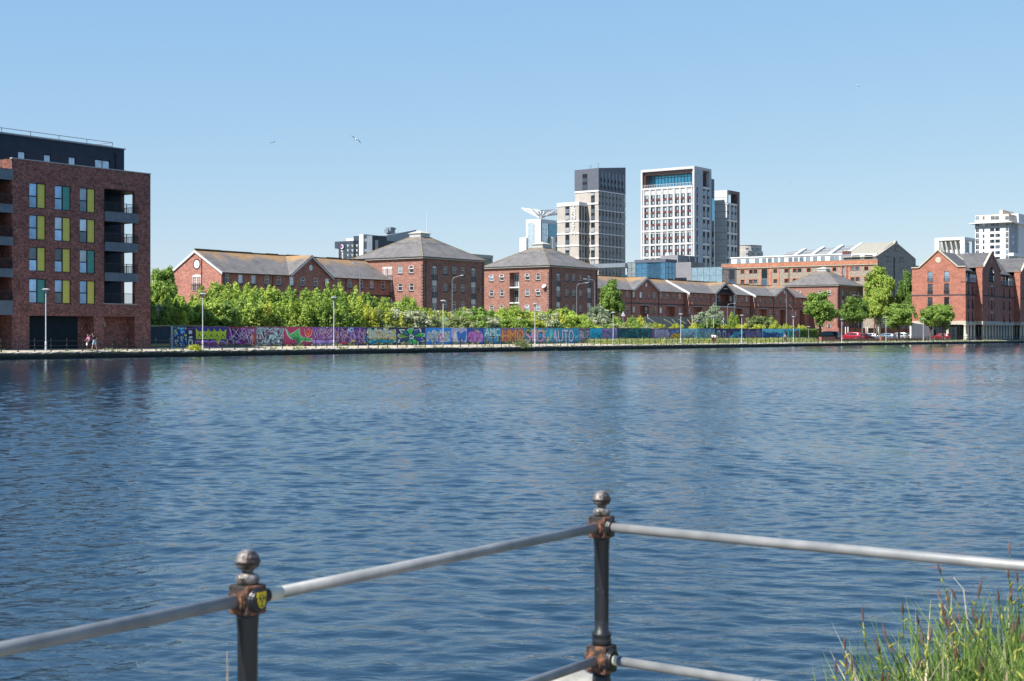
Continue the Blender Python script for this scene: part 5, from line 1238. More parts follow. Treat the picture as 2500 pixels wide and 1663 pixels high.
window(rK2, 'F', 0, K2.fx(z5(1780, 0)[0]), K2.fz(z5(0, 1065)[1], z5(1780, 0)[0]), 2, 1.8, 'dark', -.05)
L1 = Site(z5(2043, 0)[0], Y=445); rL = L1.root('low_glass_office', 'low pale blue glass office left of the stone warehouse', 'building')
zL1 = L1.ez(z5(0, 1068)[1], z5(1900, 0)[0]); aL1 = L1.ey(z5(1737, 0)[0]); PB = glass('glass_office_pale', (.32, .44, .52), .7, .06, .1)
m = MB(); m.box(0, 10, 0, aL1, .5, zL1); g_ = m.build('glass_wall', PB, rL); grid(g_, 'E', 0, 0, aL1, .5, zL1, 2.4, 2.6, mat('grid_slate', (.12, .18, .22), .5))
# ================================================================ round pale building, frame-roofed hall, far flats
M1 = Site(z7(520, 0)[0], Y=610); rM = M1.root('round_building', 'pale round building with two curved tiers behind the warehouse attic', 'building')
mz = lambda y: M1.fz(z7(0, y)[1], z7(520, 0)[0]); rw = (z7(720, 0)[0]-z7(300, 0)[0])/F*620/2; REN = noisy('render_pale', (.42, .405, .38), (.5, .48, .455), .4, .8)
cmx = 0; m = MB(); m.lathe([(rw*1.07, .5), (rw*1.07, mz(243)), (rw, mz(243)+.02), (rw, mz(182)), (rw*1.02, mz(181)), (rw*1.02, mz(177)), (rw*.9, mz(177)+.05)], 0, rw, 40); m.build('curved_wall', REN, rM, smooth=False)
for tier, yy, rr_ in ((0, 228, rw*1.005), (1, 285, rw*1.075), (2, 340, rw*1.075)):
    for k, (a0, a1) in enumerate(((-2.55, -2.45), (-2.2, -1.85), (-1.75, -1.45), (-1.1, -1.0), (-2.85, -2.7))):
        q = MB(); n = 4
        for i in range(n):
            A0 = a0+(a1-a0)*i/n+.35; A1 = a0+(a1-a0)*(i+1)/n+.35
            q.quad((rr_*math.cos(A0), rw+rr_*math.sin(A0), mz(yy)), (rr_*math.cos(A1), rw+rr_*math.sin(A1), mz(yy)), (rr_*math.cos(A1), rw+rr_*math.sin(A1), mz(yy-14)), (rr_*math.cos(A0), rw+rr_*math.sin(A0), mz(yy-14)))
        q.build('window', G_D2, rM)
m = MB()
for k in range(40): a = 2*math.pi*k/40; a2 = 2*math.pi*(k+1)/40; zz = mz(168); r_ = rw*1.0; m.tube((r_*math.cos(a), rw+r_*math.sin(a), mz(178)), (r_*math.cos(a), rw+r_*math.sin(a), zz-.6), .05, n=4); m.tube((r_*math.cos(a), rw+r_*math.sin(a), zz-.6), (r_*math.cos(a2), rw+r_*math.sin(a2), zz-.6), .06, n=4)
m.build('roof_railing', STEELG, rM)
Q = Site(z8(1318, 0)[0], Y=680); rQ = Q.root('tower_block', 'white tower block with cream top floors and side coloured as shade on the far right', 'tower')
qy = lambda x: Q.ey(z8(x, 0)[0]); qz = lambda y, x=1318: Q.fz(z8(0, y)[1], z8(x, 0)[0]); qx = lambda x: Q.fx(z8(x, 0)[0])
CRM = noisy('render_cream', (.64, .52, .42), (.7, .58, .47), .4, .8); WQ = noisy('render_white_far', (.58, .59, .62), (.66, .66, .68), .4, .7); BLG = noisy('render_blue_grey', (.30, .33, .39), (.35, .38, .44), .4, .7)
aQ = qy(960); zq = qz(97); zcr_ = qz(182); zgr = qz(237)
m = MB(); m.box(0, qx(1475), 0, aQ, .5, zgr); m.box(qx(1400), qx(1700), -1, 14, .5, qz(75)); m.build('white_wall', WQ, rQ)
m = MB(); m.box(-.05, qx(1475), 0, aQ, zgr, zcr_); m.box(.6, qx(1475)-.1, -.15, -.002, .5, zgr); m.build('grey_band_and_shade_side', BLG, rQ)  # real grey band; the dock side's shade is painted as grey over white
m = MB(); m.box(0, qx(1475), 0, aQ, zcr_+.001, zq); m.box(0.5, qx(1440), 3, qy(1218), zq, qz(50)); m.build('cream_top', CRM, rQ)
m = MB(); m.box(-2.2, qx(1480), -2, qy(912), zcr_-.3, zcr_+.1); m.build('eaves_ledge', LET, rQ)
fl = (qz(262)-qz(447))/3
for k in range(11):
    z = qz(275)-k*fl if k > 0 else qz(275)
    for (a, b_) in ((985, 34), (1051, 16), (1300, 30)): window(rQ, 'E', 0, qy(a), z-.2, b_*.045*1.05, 1.6 if b_ < 20 else 2.4, 'white2' if b_ > 20 else 'bare', -.06)
    for v in (1130, 1152, 1190, 1214): window(rQ, 'E', 0, qy(v), z, .9 if v in (1130, 1214) else 1.2, 1.5, 'bare', -.06)
for y_ in (228, 160):
    for (a, w_) in ((985, 1.6), (1051, .9), (1150, 1.6), (1195, 1.6), (1300, 1.5)): window(rQ, 'E', 0, qy(a), Q.ez(z8(0, y_)[1], z8(a, 0)[0]), w_*1.2, 1.9, 'white2', -.1)
for k in range(12):
    for j in range(2): window(rQ, 'F', 0, qx(1360+j*70), qz(228)-k*fl, 1.6, 1.7, 'bare', -.2)
R1 = Site(z8(845, 0)[0], Y=600); rR = R1.root('frame_hall', 'white building with an open frame of slanting struts, left of the far tower block', 'building')
ry_ = lambda x: R1.ey(z8(x, 0)[0]); rzz = lambda y, x=845: R1.ez(z8(0, y)[1], z8(x, 0)[0]) if x < 846 else R1.fz(z8(0, y)[1], z8(x, 0)[0])
aR = ry_(533); bR = R1.fx(z8(960, 0)[0]); zR = rzz(342)
m = MB(); m.box(3, bR, 2.5, aR-2, .5, zR-1.5); m.build('white_wall', noisy('render_offwhite', (.6, .6, .58), (.68, .68, .66), .4, .7), rR)
m = MB(); m.box(-.2, bR, -.2, aR, zR-1.2, zR); m.box(-.2, 1.6, -.2, 1.6, .5, zR-1.2); m.box(-.2, 1, aR-1.8, aR, .5, zR-1.2); m.box(bR-1, bR, 0, 1, .5, zR-1.2); m.build('roof_frame', LET, rR)
m = MB(); zl0 = rzz(500)
for v, w_ in ((575, 592), (600, 622), (640, 668), (695, 722), (745, 770), (795, 820)): m.bar((.4, ry_(v), zR-1.2), (.4, ry_(w_)-.4, zl0-2), .4, .6)
m.build('slanting_struts', noisy('strut_grey', (.33, .33, .32), (.42, .42, .4), .5, .7), rR)
m = MB(); m.box(-1, bR+16, -2, -1, .5, rzz(500)-.5); m.build('grey_podium', BLG, rR)
Q3 = Site(2232, Y=620); rQ3 = Q3.root('curved_office', 'pale flat-roofed office just visible right of the warehouse gable', 'building')
m = MB(); zq3 = Q3.fz(647, 2232); m.box(-4, Q3.fx(2275), 0, 12, .5, zq3-4.0); m.box(-4, Q3.fx(2275), .5, 12, zq3-4, zq3-3); m.build('pale_wall', noisy('panel_ice', (.5, .58, .6), (.56, .64, .66), .4, .6), rQ3)
m = MB(); m.box(-4.2, Q3.fx(2272), -.3, 10, zq3-3, zq3-.2); m.build('dark_roof', SLG, rQ3)
Q4 = Site(2471, Y=560); rQ4 = Q4.root('flat_roofed_block', 'low dark-glazed block with white flat roof at the right edge', 'building')
zq4 = Q4.fz(z8(0, 512)[1], 2471); m = MB(); m.box(0, 20, 0, 1.2, .5, zq4-2.2); m.build('dark_wall', NAVY, rQ4); m = MB(); m.box(-.8, 20, -.8, 1.2, zq4-1.2, zq4); m.build('white_roof', LET, rQ4); m = MB(); m.box(-.05, 20, -.05, -.0, zq4-5, zq4-2.5); m.build('glass_band', OG, rQ4)
# ================================================================ water, ground, quay
def bandw(name, pts, m, kind='structure'):
    b = MB()
    for q in pts: b.quad(*q)
    o = b.build(name, m); return tag(o, kind=kind)
def water_mat():
    m = bpy.data.materials.new('dock_water'); m.use_nodes = True; n = m.node_tree.nodes; l = m.node_tree.links; b = n['Principled BSDF']
    b.inputs['Base Color'].default_value = (.007, .022, .038, 1); b.inputs['Roughness'].default_value = .03; b.inputs['IOR'].default_value = 1.38
    tc = n.new('ShaderNodeTexCoord')
    # patches of wind: where the ripples are stronger or calmer
    pn = n.new('ShaderNodeTexNoise'); pn.inputs['Scale'].default_value = .06; pn.inputs['Detail'].default_value = 3; l.new(tc.outputs['Object'], pn.inputs['Vector'])
    pr = n.new('ShaderNodeMapRange'); pr.inputs['From Min'].default_value = .3; pr.inputs['From Max'].default_value = .7; pr.inputs['To Min'].default_value = .75; pr.inputs['To Max'].default_value = 1.25; l.new(pn.outputs[0], pr.inputs['Value'])
    prev = None
    for i, (sx, sy, rot, dist, det, dst) in enumerate(((3.0, 7, .25, .010, 3, 1.0), (9, 16, -.3, .003, 2, .5))):
        mp = n.new('ShaderNodeMapping'); mp.inputs['Rotation'].default_value = (0, 0, rot); mp.inputs['Scale'].default_value = (sx, sy, 1); mp.inputs['Location'].default_value = (i*13.1, i*7.7, 0)
        l.new(tc.outputs['Object'], mp.inputs[0])
        t = n.new('ShaderNodeTexNoise'); t.inputs['Scale'].default_value = 1; t.inputs['Detail'].default_value = det; t.inputs['Roughness'].default_value = .5; t.inputs['Distortion'].default_value = dst
        l.new(mp.outputs[0], t.inputs['Vector'])
        bp = n.new('ShaderNodeBump'); bp.inputs['Distance'].default_value = dist; l.new(t.outputs[0], bp.inputs['Height'])
        if i: l.new(pr.outputs[0], bp.inputs['Strength'])
        if prev: l.new(prev.outputs[0], bp.inputs['Normal'])
        prev = bp
    gn = n.new('ShaderNodeTexNoise'); gn.inputs['Scale'].default_value = 1; gn.inputs['Detail'].default_value = 4
    gm_ = n.new('ShaderNodeMapping'); gm_.inputs['Scale'].default_value = (.035, .11, 1); gm_.inputs['Rotation'].default_value = (0, 0, .2); l.new(tc.outputs['Object'], gm_.inputs[0]); l.new(gm_.outputs[0], gn.inputs['Vector'])
    gr = n.new('ShaderNodeMapRange'); gr.inputs['From Min'].default_value = .35; gr.inputs['From Max'].default_value = .68; gr.inputs['To Min'].default_value = .015; gr.inputs['To Max'].default_value = .13; l.new(gn.outputs[0], gr.inputs['Value']); l.new(gr.outputs[0], b.inputs['Roughness'])
    l.new(prev.outputs[0], b.inputs['Normal']); return m
def QW(t, d, z): return W(t, d, z)
def waves(X, Y, lmin):
    """height of wind ripples: many crossing wave trains with slowly wandering phase and strength"""
    r_ = np.random.default_rng(21); n = 84; lam = np.exp(r_.uniform(np.log(.12), np.log(.72), n)); ang = R(97)+r_.normal(0, R(36), n); ph = r_.uniform(0, 6.283, n)
    wx = X+.9*np.sin(X*.31+Y*.17)+.5*np.sin(Y*.53-X*.21); wy = Y+.8*np.sin(X*.27-Y*.12+2)+.35*np.sin(X*.71+Y*.4)
    gust = .8+.3*np.sin(X*.043+Y*.021+1)*np.sin(Y*.037-X*.016)+.12*np.sin(X*.19+Y*.11)
    z = np.zeros_like(X); kept = lam >= lmin; boost = min(1.7, math.sqrt(n/max(1, kept.sum())))
    for i in range(n):
        k = 6.283/lam[i]
        if lam[i] < lmin: continue
        sl_ = WAVE_SLOPE*(.75+.5*(lam[i] < 1.2))*math.sqrt(2/n)
        z += sl_/k*np.sin(k*(np.cos(ang[i])*wx+np.sin(ang[i])*wy)+ph[i])
    return z*gust*boost
WAVE_SLOPE = .08
def water_patch(x0, x1, y0, y1, dx, dy, lmin):
    xs = np.arange(x0, x1+dx*.5, dx); ys = np.arange(y0, y1+dy*.5, dy); X, Y = np.meshgrid(xs, ys); Z = waves(X, Y, lmin); nx_, ny_ = len(xs), len(ys)
    i = np.arange((ny_-1)*(nx_-1)); a = (i//(nx_-1))*nx_+i % (nx_-1); return np.stack([X.ravel(), Y.ravel(), Z.ravel()], 1), np.stack([a, a+1, a+nx_+1, a+nx_], 1)
VV, FF, k0 = [], [], 0
for args in ((-10, 11, 5.2, 22, .042, .034, 0), (-19, 20, 22, 44, .08, .05, .2), (-36, 38, 44, 90, .14, .08, .18), (-68, 70, 90, 180, .26, .12, .26), (-20, 150, 180, 400, .5, .25, .4), (-200, -10, 5.2, 22, 2, 2, 9), (11, 200, 5.2, 22, 2, 2, 9), (-200, -19, 22, 44, 2, 2, 9), (20, 200, 22, 44, 2, 2, 9), (-200, -36, 44, 90, 2, 2, 9), (38, 300, 44, 90, 2, 2, 9), (70, 400, 90, 180, 2, 2, 9)):
    v_, f_ = water_patch(*args); VV.append(v_); FF.append(f_+k0); k0 += len(v_)
for (x0, x1, y0, y1, zz) in ((-500, 500, -600, 5.2, 0), (150, 1500, 180, 400, 0), (0, 2500, 400, 3000, 0), (-600, 2500, -600, 3000, -.2)):
    VV.append(np.array([(x0, y0, zz), (x1, y0, zz), (x1, y1, zz), (x0, y1, zz)])); FF.append(np.array([[0, 1, 2, 3]])+k0); k0 += 4
VV = np.vstack(VV); FF = np.vstack(FF); me = bpy.data.meshes.new('water'); me.vertices.add(len(VV)); me.vertices.foreach_set('co', VV.astype(np.float32).ravel())
me.loops.add(FF.size); me.loops.foreach_set('vertex_index', FF.astype(np.int32).ravel()); me.polygons.add(len(FF)); me.polygons.foreach_set('loop_start', np.arange(len(FF), dtype=np.int32)*4); me.polygons.foreach_set('loop_total', np.full(len(FF), 4, dtype=np.int32))
me.polygons.foreach_set('use_smooth', np.ones(len(FF), dtype=bool)); me.materials.append(water_mat()); me.update(calc_edges=True); tag(inst('water', me), kind='structure')
GR = noisy('ground_earth', (.16, .15, .09), (.26, .24, .15), .4, .95)
b = MB(); pr = [(.3, .645), (9, .846), (30, .996), (60, 1.0), (9000, 1.0)]
for (d0, z0_), (d1, z1_) in zip(pr[:-1], pr[1:]): b.quad(W(-3000, d0, z0_), W(9000, d0, z0_), W(9000, d1, z1_), W(-3000, d1, z1_))
tag(b.build('ground', GR), kind='structure')
tL, tR = td(-80, 0)[0], td(2600, 0)[0]+120
tV = td(1425, 9)[0]; tW0 = td(425, 9)[0]; tW1 = td(1953, 9)[0]
PATHM = noisy('path_gravel', (.34, .28, .20), (.50, .43, .32), 1.6, .95, detail=8)
ASPH = noisy('asphalt', (.09, .09, .10), (.13, .13, .14), 1.2, .9)
def strip_t(name, t0, t1, d0, d1, m, dz, kind='structure'):
    b = MB(); b.quad(W(t0, d0, gz(d0)+dz), W(t1, d0, gz(d0)+dz), W(t1, d1, gz(d1)+dz), W(t0, d1, gz(d1)+dz)); return tag(b.build(name, m), kind=kind)
strip_t('path', tL-20, tV, .75, 8.98, PATHM, .004); strip_t('path', tV, tR, .75, 3.6, PATHM, .004)
strip_t('verge', tV, tW1+2, 3.6, 8.98, noisy('verge_soil', (.14, .13, .07), (.32, .27, .16), 1.5, .95), .004)
strip_t('car_park', tW1+2, tR, 8.5, 40, ASPH, .012)
# rough masonry edge of the dock
QS = bpy.data.materials.new('quay_stone'); QS.use_nodes = True; n_, l_, b_ = nodes(QS); b_.inputs['Roughness'].default_value = .95
tc = n_.new('ShaderNodeTexCoord'); sp = n_.new('ShaderNodeSeparateXYZ'); l_.new(tc.outputs['Object'], sp.inputs[0])
ns = n_.new('ShaderNodeTexNoise'); ns.inputs['Scale'].default_value = 1.4; ns.inputs['Detail'].default_value = 8; ns.inputs['Roughness'].default_value = .7; l_.new(tc.outputs['Object'], ns.inputs['Vector'])
a1 = n_.new('ShaderNodeMath'); a1.operation = 'MULTIPLY_ADD'; l_.new(ns.outputs[0], a1.inputs[0]); a1.inputs[1].default_value = .45; l_.new(sp.outputs[2], a1.inputs[2])
r = n_.new('ShaderNodeValToRGB'); e = r.color_ramp.elements; e[0].position = .28; e[0].color = (.012, .014, .012, 1); e[1].position = .88; e[1].color = (.42, .38, .31, 1)
x_ = r.color_ramp.elements.new(.55); x_.color = (.03, .033, .022, 1); x_ = r.color_ramp.elements.new(.72); x_.color = (.16, .14, .10, 1)
l_.new(a1.outputs[0], r.inputs[0]); l_.new(r.outputs[0], b_.inputs['Base Color'])
rq = np.random.default_rng(4); dt = .35; nt = int((tR-tL+60)/dt); rows_ = [(-.04, -.3), (-.05, .0), (-.03, .18), (.0, .34), (-.03, .48), (-.06, .58), (.02, .66), (.3, .675), (.8, .685)]
co = np.zeros((nt+1, len(rows_), 3)); slow = np.interp(np.arange(nt+1), np.arange(0, nt+20, 9), rq.normal(0, 1, len(np.arange(0, nt+20, 9))))
for j, (d_, z_) in enumerate(rows_):
    rd = rq.normal(0, 1, nt+1); rz_ = rq.normal(0, 1, nt+1)
    dd = d_+rd*.035*(j < 8)+slow*.05*(2 <= j < 7); zz = z_+rz_*.015*(1 < j < 8)+(slow*.03 if 3 < j < 8 else 0)
    tt = tL-60+np.arange(nt+1)*dt
    co[:, j, 0] = UX*tt+NX*(D0+dd); co[:, j, 1] = UY*tt+NY*(D0+dd); co[:, j, 2] = zz
b = MB(); b.v = [tuple(p) for p in co.reshape(-1, 3)]; R_ = len(rows_)
for i in range(nt):
    for j in range(R_-1): b.f.append([i*R_+j, (i+1)*R_+j, (i+1)*R_+j+1, i*R_+j+1]); b.m.append(0)
tag(b.build('quay_edge', QS), kind='structure')
# ================================================================ wall of murals
def srgb(h):
    c = [int(h[i:i+2], 16)/255 for i in (0, 2, 4)]; return tuple((x/12.92 if x <= .04045 else ((x+.055)/1.055)**2.4) for x in c)
def paint(h):
    k = 'spray_'+h
    if k in MC: return MC[k]
    c = srgb(h); c = tuple(min(.85, x*1.8+.015) for x in c); return noisy(k, tuple(x*.85 for x in c), tuple(min(.9, x*1.12) for x in c), 2.5, .75)
WL = Site(t=tW0, d=9.0)
rW = WL.root('mural_wall', 'long rendered wall covered end to end in colourful graffiti murals beside the quay path', 'wall')
Lw = tW1-tW0
def ztop(a): return 3.15+.22*max(0, min(1, (a-40)/(Lw-40)))
def wz0(a): return .8
class Mural:
    def __init__(s, px0, px1, bg, label, seed):
        s.a0 = WL.fx(px0); s.a1 = WL.fx(px1); s.mb = MB(); s.cols = []; s.r = random.Random(seed); s.label = label; s.k = 0; s.bg = bg
        s.z0 = .8; s.z1 = ztop((s.a0+s.a1)/2); s.H = s.z1-s.z0; s.L = s.a1-s.a0
        z0a, z1a = ztop(s.a0), ztop(s.a1)
        s.mb.hexa([(s.a0, 0, .5), (s.a1, 0, .5), (s.a1, .22, .5), (s.a0, .22, .5)], [(s.a0, 0, z0a), (s.a1, 0, z1a), (s.a1, .22, z1a), (s.a0, .22, z0a)], s.c(bg))
    def c(s, h):
        if h not in s.cols: s.cols.append(h)
        return s.cols.index(h)
    def P(s, u, v, k): return (s.a0+u*s.L, -.006*k, s.z0+v*(s.H-.03)+.0)
    def clamp(s, p): return (min(max(p[0], .005), .995), min(max(p[1], .01), .985))
    def poly(s, pts, h, k): s.mb.poly([s.P(*s.clamp(p), k) for p in pts], s.c(h))
    def stroke(s, pts, w, h, k):  # w in metres
        q = [Vector((p[0]*s.L, p[1]*s.H)) for p in map(s.clamp, pts)]
        for a, b_ in zip(q[:-1], q[1:]):
            d = (b_-a)
            if d.length < 1e-4: continue
            nn = Vector((-d.y, d.x)).normalized()*w/2; e = d.normalized()*w*.3
            s.mb.poly([s.P(*s.clamp(((v.x)/s.L, v.y/s.H)), k) for v in (a-nn-e, b_-nn+e, b_+nn+e, a+nn-e)], s.c(h))
    def blob(s, cx, cy, rx, ry, h, k, n=9, j=.3, spike=0):
        pts = []
        for i in range(n*(2 if spike else 1)):
            a = 2*math.pi*i/(n*(2 if spike else 1)); f = 1+s.r.uniform(-j, j); 
            if spike and i % 2: f *= spike
            pts.append((cx+rx*f*math.cos(a), cy+ry*f*math.sin(a)))
        s.poly(pts, h, k)
    def wild(s, n, fills, outline, hi=None, u0=.03, u1=.97, v0=.12, v1=.9, w=.28, ow=.42, loops=4, k=2):
        loops = int(loops*1.8); w *= .8; ow *= .82
        for i in range(n):
            c0 = u0+(u1-u0)*(i+.5)/n; cw = (u1-u0)/n; strokes = []
            for q in range(loops):
                x = c0+s.r.uniform(-.45, .45)*cw; y = s.r.uniform(v0, v1); pts = [(x, y)]
                for _ in range(s.r.choice((2, 3))):
                    x = min(max(c0+s.r.uniform(-1.1, 1.1)*cw, u0), u1); y = s.r.uniform(v0, v1); pts.append((x, y))
                strokes.append(pts)
            if i == 0:
                for _ in range(n*3): s.blob(s.r.uniform(u0, u1), s.r.uniform(v0, v1), .06, .13, s.r.choice(fills), k-1, 7, .4)
            for p in strokes: s.stroke(p, ow, outline, k)
            for p in strokes: s.stroke(p, w, s.r.choice(fills), k+1)
            if hi:
                for p in strokes: s.stroke([(x+.1/s.L, y+.06) for x, y in p[:2]], .06, hi, k+2)
    def letters(s, text, u0, u1, v0, v1, fill, outline, hi=None, k=2, fill2=None, wob=(.04, .05), off=.05):
        n = len(text); 
        for i, ch in enumerate(text):
            cu0 = u0+(u1-u0)*i/n; cu1 = u0+(u1-u0)*(i+1)/n; g = (cu1-cu0)*.03
            for (h, of, kk, ex) in ((outline, .07, k, .05), (fill, .015, k+1, 0)):
                P = lambda a, dp, z: (a, -.006*kk-dp*0, z)
                add_text(s.mb, ch, P, s.a0+(cu0+g)*s.L-ex, s.a0+(cu1-g)*s.L+ex, s.z0+v0*s.H-ex, s.z0+v1*s.H+ex, 0, s.c(h), of, wob=wob)
            if fill2: 
                P = lambda a, dp, z: (a, -.006*(k+2), z)
            if hi: s.stroke([(cu0+g*4, v1-.08), (cu0+g*5, v0+.5)], .05, hi, k+2)
    def done(s, extra=None):
        o = s.mb.build('mural', [paint(c) for c in s.cols], rW); o['label'] = s.label; return o
M = Mural(425, 456, '1b2a50', 'mural of crowded small white and yellow doodles on blue', 1)
for i in range(60): M.blob(M.r.random(), M.r.random(), .07, .06, M.r.choice(['e8ecf4', '6fb0e0', 'd8c840', '2a3fa0', 'b08040', 'e0e8f0', '3aa0c0', '101830']), 1+i % 3, 6, .5)
M.done()
M = Mural(456, 475, '10162e', 'navy panel with white notice and pale robot-like doodle', 2)
M.poly([(.25, .66), (.68, .66), (.68, .82), (.25, .82)], 'b8c8d8', 1); M.blob(.5, .5, .2, .06, 'c0c0b8', 1); M.poly([(.15, .1), (.72, .06), (.8, .38), (.25, .42)], 'b4b6a4', 1); M.poly([(.3, .17), (.6, .15), (.64, .3), (.34, .32)], '20242c', 2); M.stroke([(.1, .92), (.5, .9), (.9, .93)], .12, '6a3a80', 1); M.done()
M = Mural(475, 557, '6a2740', 'mural of spiky yellow-green letters over purple and pink bubbles', 3)
M.poly([(0, .35), (1, .3), (1, .99), (0, .99)], '33287c', 1)
for i, x in enumerate((.1, .33, .55, .8)):
    M.blob(x, .18, .15, .16, 'b070b8', 2, 10, .12); M.blob(x, .15, .12, .12, '70305a', 3, 10, .1)
for i in range(5):
    x0 = .04+i*.175; x1 = x0+.19
    for h, g, k in (('1c1c34', .018, 4), ('a8b422', 0, 5)):
        M.poly([(x0-g, .42-g), (x1+g, .40-g), (x1+g*2, .66), (x1+.015+g, .92+g*2), (x1-.05, .8+g), ((x0+x1)/2, .76+g), (x0+.05, .82+g), (x0-.015-g, .95+g*2), (x0-g*2, .65)], h, k)
    M.stroke([(x0+.05, .5), ((x0+x1)/2, .62), (x1-.04, .48)], .09, '232a20', 6); M.stroke([((x0+x1)/2, .7), (x0+.08, .56)], .07, '232a20', 6)
M.poly([(.6, .45), (.78, .42), (.7, .1)], 'a8b422', 5); M.poly([(.93, .4), (1, .38), (.99, .05), (.95, .2)], '8c9a2a', 5); M.done()
M = Mural(557, 624, '70263a', 'mural of magenta wild letters outlined in pale blue on maroon with an orange patch', 4)
M.blob(.8, .55, .17, .3, 'c05a38', 1, 9, .3); M.blob(.08, .6, .08, .25, 'b85a40', 1); M.wild(4, ['7a1a6e', '8c2278', '5a1560', 'a03088'], '1c1440', 'a8b8d8', .02, .85, .05, .95, .26, .44, 4)
M.letters('UM', .68, .95, .68, .92, 'c48ad0', '5a2050', k=6); M.done()
M = Mural(624, 695, '70263a', 'mural of swirling grey letters thickly outlined in pale cyan on maroon', 5)
M.blob(.45, .7, .35, .25, '2a2a60', 1, 10, .2); M.wild(4, ['6c6a74', '7c6a78', '585c68', '8a5a70'], '8cc4d0', 'b8e0e8', .03, .93, .08, .95, .26, .52, 5); M.wild(3, ['8cc4d0', '6a3a58'], '26264a', None, .05, .9, .1, .9, .1, .16, 2, 6); M.done()
M = Mural(695, 763, '96284e', 'mural of green spiky star shape and a red tulip on crimson', 6)
for g, h, k in ((1.12, 'c8b8b8', 2), (1, '3c9a4c', 3)):
    base = [(.05, .98), (.2, .62), (.34, .74), (.52, .96), (.54, .6), (.62, .5), (.93, .42), (.99, .3), (.85, .27), (.62, .32), (.45, .08), (.4, .35), (.22, .42), (.12, .6)]
    M.poly([(.42+(x-.42)*g, .5+(y-.5)*g) for x, y in base], h, k)
M.poly([(.2, .5), (.5, .52), (.55, .2), (.45, .12), (.38, .36)], '1c6a3c', 4); M.stroke([(.25, .62), (.33, .58)], .06, '5a2030', 5); M.stroke([(.42, .66), (.5, .6)], .06, '5a2030', 5)
for g, h, k in ((1.2, 'b8a0a0', 5), (1, 'b42020', 6)): M.poly([(.82+(x-.82)*g, .7+(y-.7)*g) for x, y in ((.7, .92), (.78, .78), (.83, .95), (.9, .8), (.98, .9), (.93, .62), (.83, .5), (.74, .6))], h, k)
M.poly([(.78, .75), (.84, .7), (.9, .78), (.84, .54)], 'e07a30', 7); M.done()
M = Mural(763, 812, '6e4a8c', 'mural of thin orange and violet upright letters on lilac', 7)
M.poly([(0, 0), (1, 0), (1, .35), (0, .4)], '9a7ab8', 1); M.wild(5, ['8a5a8a', '9c6a70', '7a4a9a'], '4a2a78', 'c0a8cc', .04, .96, .35, .95, .2, .34, 3); M.blob(.6, .18, .2, .1, '7a6aa0', 2); M.done()
M = Mural(812, 893, '40246e', 'mural of tangled brown and violet letters with a small blue tag above', 8)
M.wild(7, ['7a4a50', '8a5a48', '6a3c6a', '7c4c7c', '4a3aa0'], '2a1a60', 'a890c8', .02, .98, .06, .95, .22, .34, 4); M.letters('AD', .42, .62, .76, .98, 'a8c0e8', '3048a8', k=6, wob=(0, 0)); M.blob(.35, .17, .12, .09, 'b02850', 7); M.blob(.6, .28, .05, .07, 'c8a030', 7); M.stroke([(.3, .08), (.5, .05), (.7, .12)], .1, '2a8a90', 7); M.done()
M = Mural(893, 969, '141a3a', 'mural of yellow ochre letters with turquoise shading on navy', 9)
M.wild(5, ['18a0b8', '2088a8'], '0c1a30', None, .04, .96, .08, .6, .3, .36, 3, 1); M.wild(6, ['c8a83c', 'b89840', '90b098', 'a8c0a0', 'c89838'], '2c6a80', 'd8d8b0', .06, .95, .3, .9, .22, .34, 4, 3); M.done()
M = Mural(969, 1038, '0c1838', 'mural of green and navy shards edged in white', 10)
for i in range(9):
    a = 2*math.pi*i/9+.3; c = ['1c8a3a', '18406a', '2a9a40', '0e5a58', '5a7a30', '14305a', '1a7a5a', '2aa044', '183a78'][i]
    for g, h, k in ((1.14, 'd0e0e0', 1), (1, c, 2)): M.poly([(.5+.08*math.cos(a)*g, .5+.08*math.sin(a)*g), (.5+.42*g*math.cos(a-.32), .5+.42*g*math.sin(a-.32)), (.5+.52*g*math.cos(a), .5+.54*g*math.sin(a)), (.5+.34*g*math.cos(a+.28), .5+.36*g*math.sin(a+.28))], h, k)
M.blob(.5, .5, .09, .14, 'd8e8e8', 3, 6, .4); M.blob(.5, .5, .05, .08, '1c5a50', 4); M.done()
M = Mural(1038, 1102, '1a6cb0', 'sky blue mural with grey jagged letters around a pink drop', 11)
M.wild(4, ['a8b0b0', '98a8b0', 'b8b4a8'], '3a5a78', None, .06, .94, .2, .8, .2, .28, 4); M.blob(.58, .45, .07, .22, 'c05a90', 5, 8, .15); M.blob(.58, .42, .03, .1, 'e8b0c8', 6); M.done()
M = Mural(1102, 1140, '8c8ca4', 'lilac-grey mural with a tall blue heart-like shape', 12)
M.blob(.25, .5, .2, .3, 'b8a8d0', 1, 8, .3)
for g, h, k in ((1.1, 'c8d0e8', 2), (1, '1c5a9a', 3)): M.poly([(.62+(x-.62)*g, .45+(y-.45)*g) for x, y in ((.32, .75), (.45, .84), (.6, .68), (.85, .86), (.98, .8), (.92, .35), (.8, .16), (.65, .38), (.5, .14), (.38, .4))], h, k)
M.done()
M = Mural(1140, 1181, '1c3c88', 'mural of bubbly pink letters with yellow outline on deep blue', 13)
M.blob(.5, .45, .46, .4, 'd0c050', 1, 14, .12); M.blob(.5, .48, .43, .37, 'b46ab0', 2, 14, .12); M.wild(3, ['c47ac0', 'b06aa8'], '7a3a80', None, .12, .88, .15, .8, .2, .27, 3, 3); M.done()
M = Mural(1181, 1223, '24789a', 'mural split into pale grey-green letters above and dark green ones below', 14)
M.letters('AMC', .04, .96, .52, .97, '9cb4ac', '4a7a88', k=1); M.letters('WTJ', .05, .98, .1, .5, '0e4038', 'b8c8c0', k=4); M.done()
M = Mural(1223, 1280, 'a05a4a', 'mural of blocky orange letters', 15)
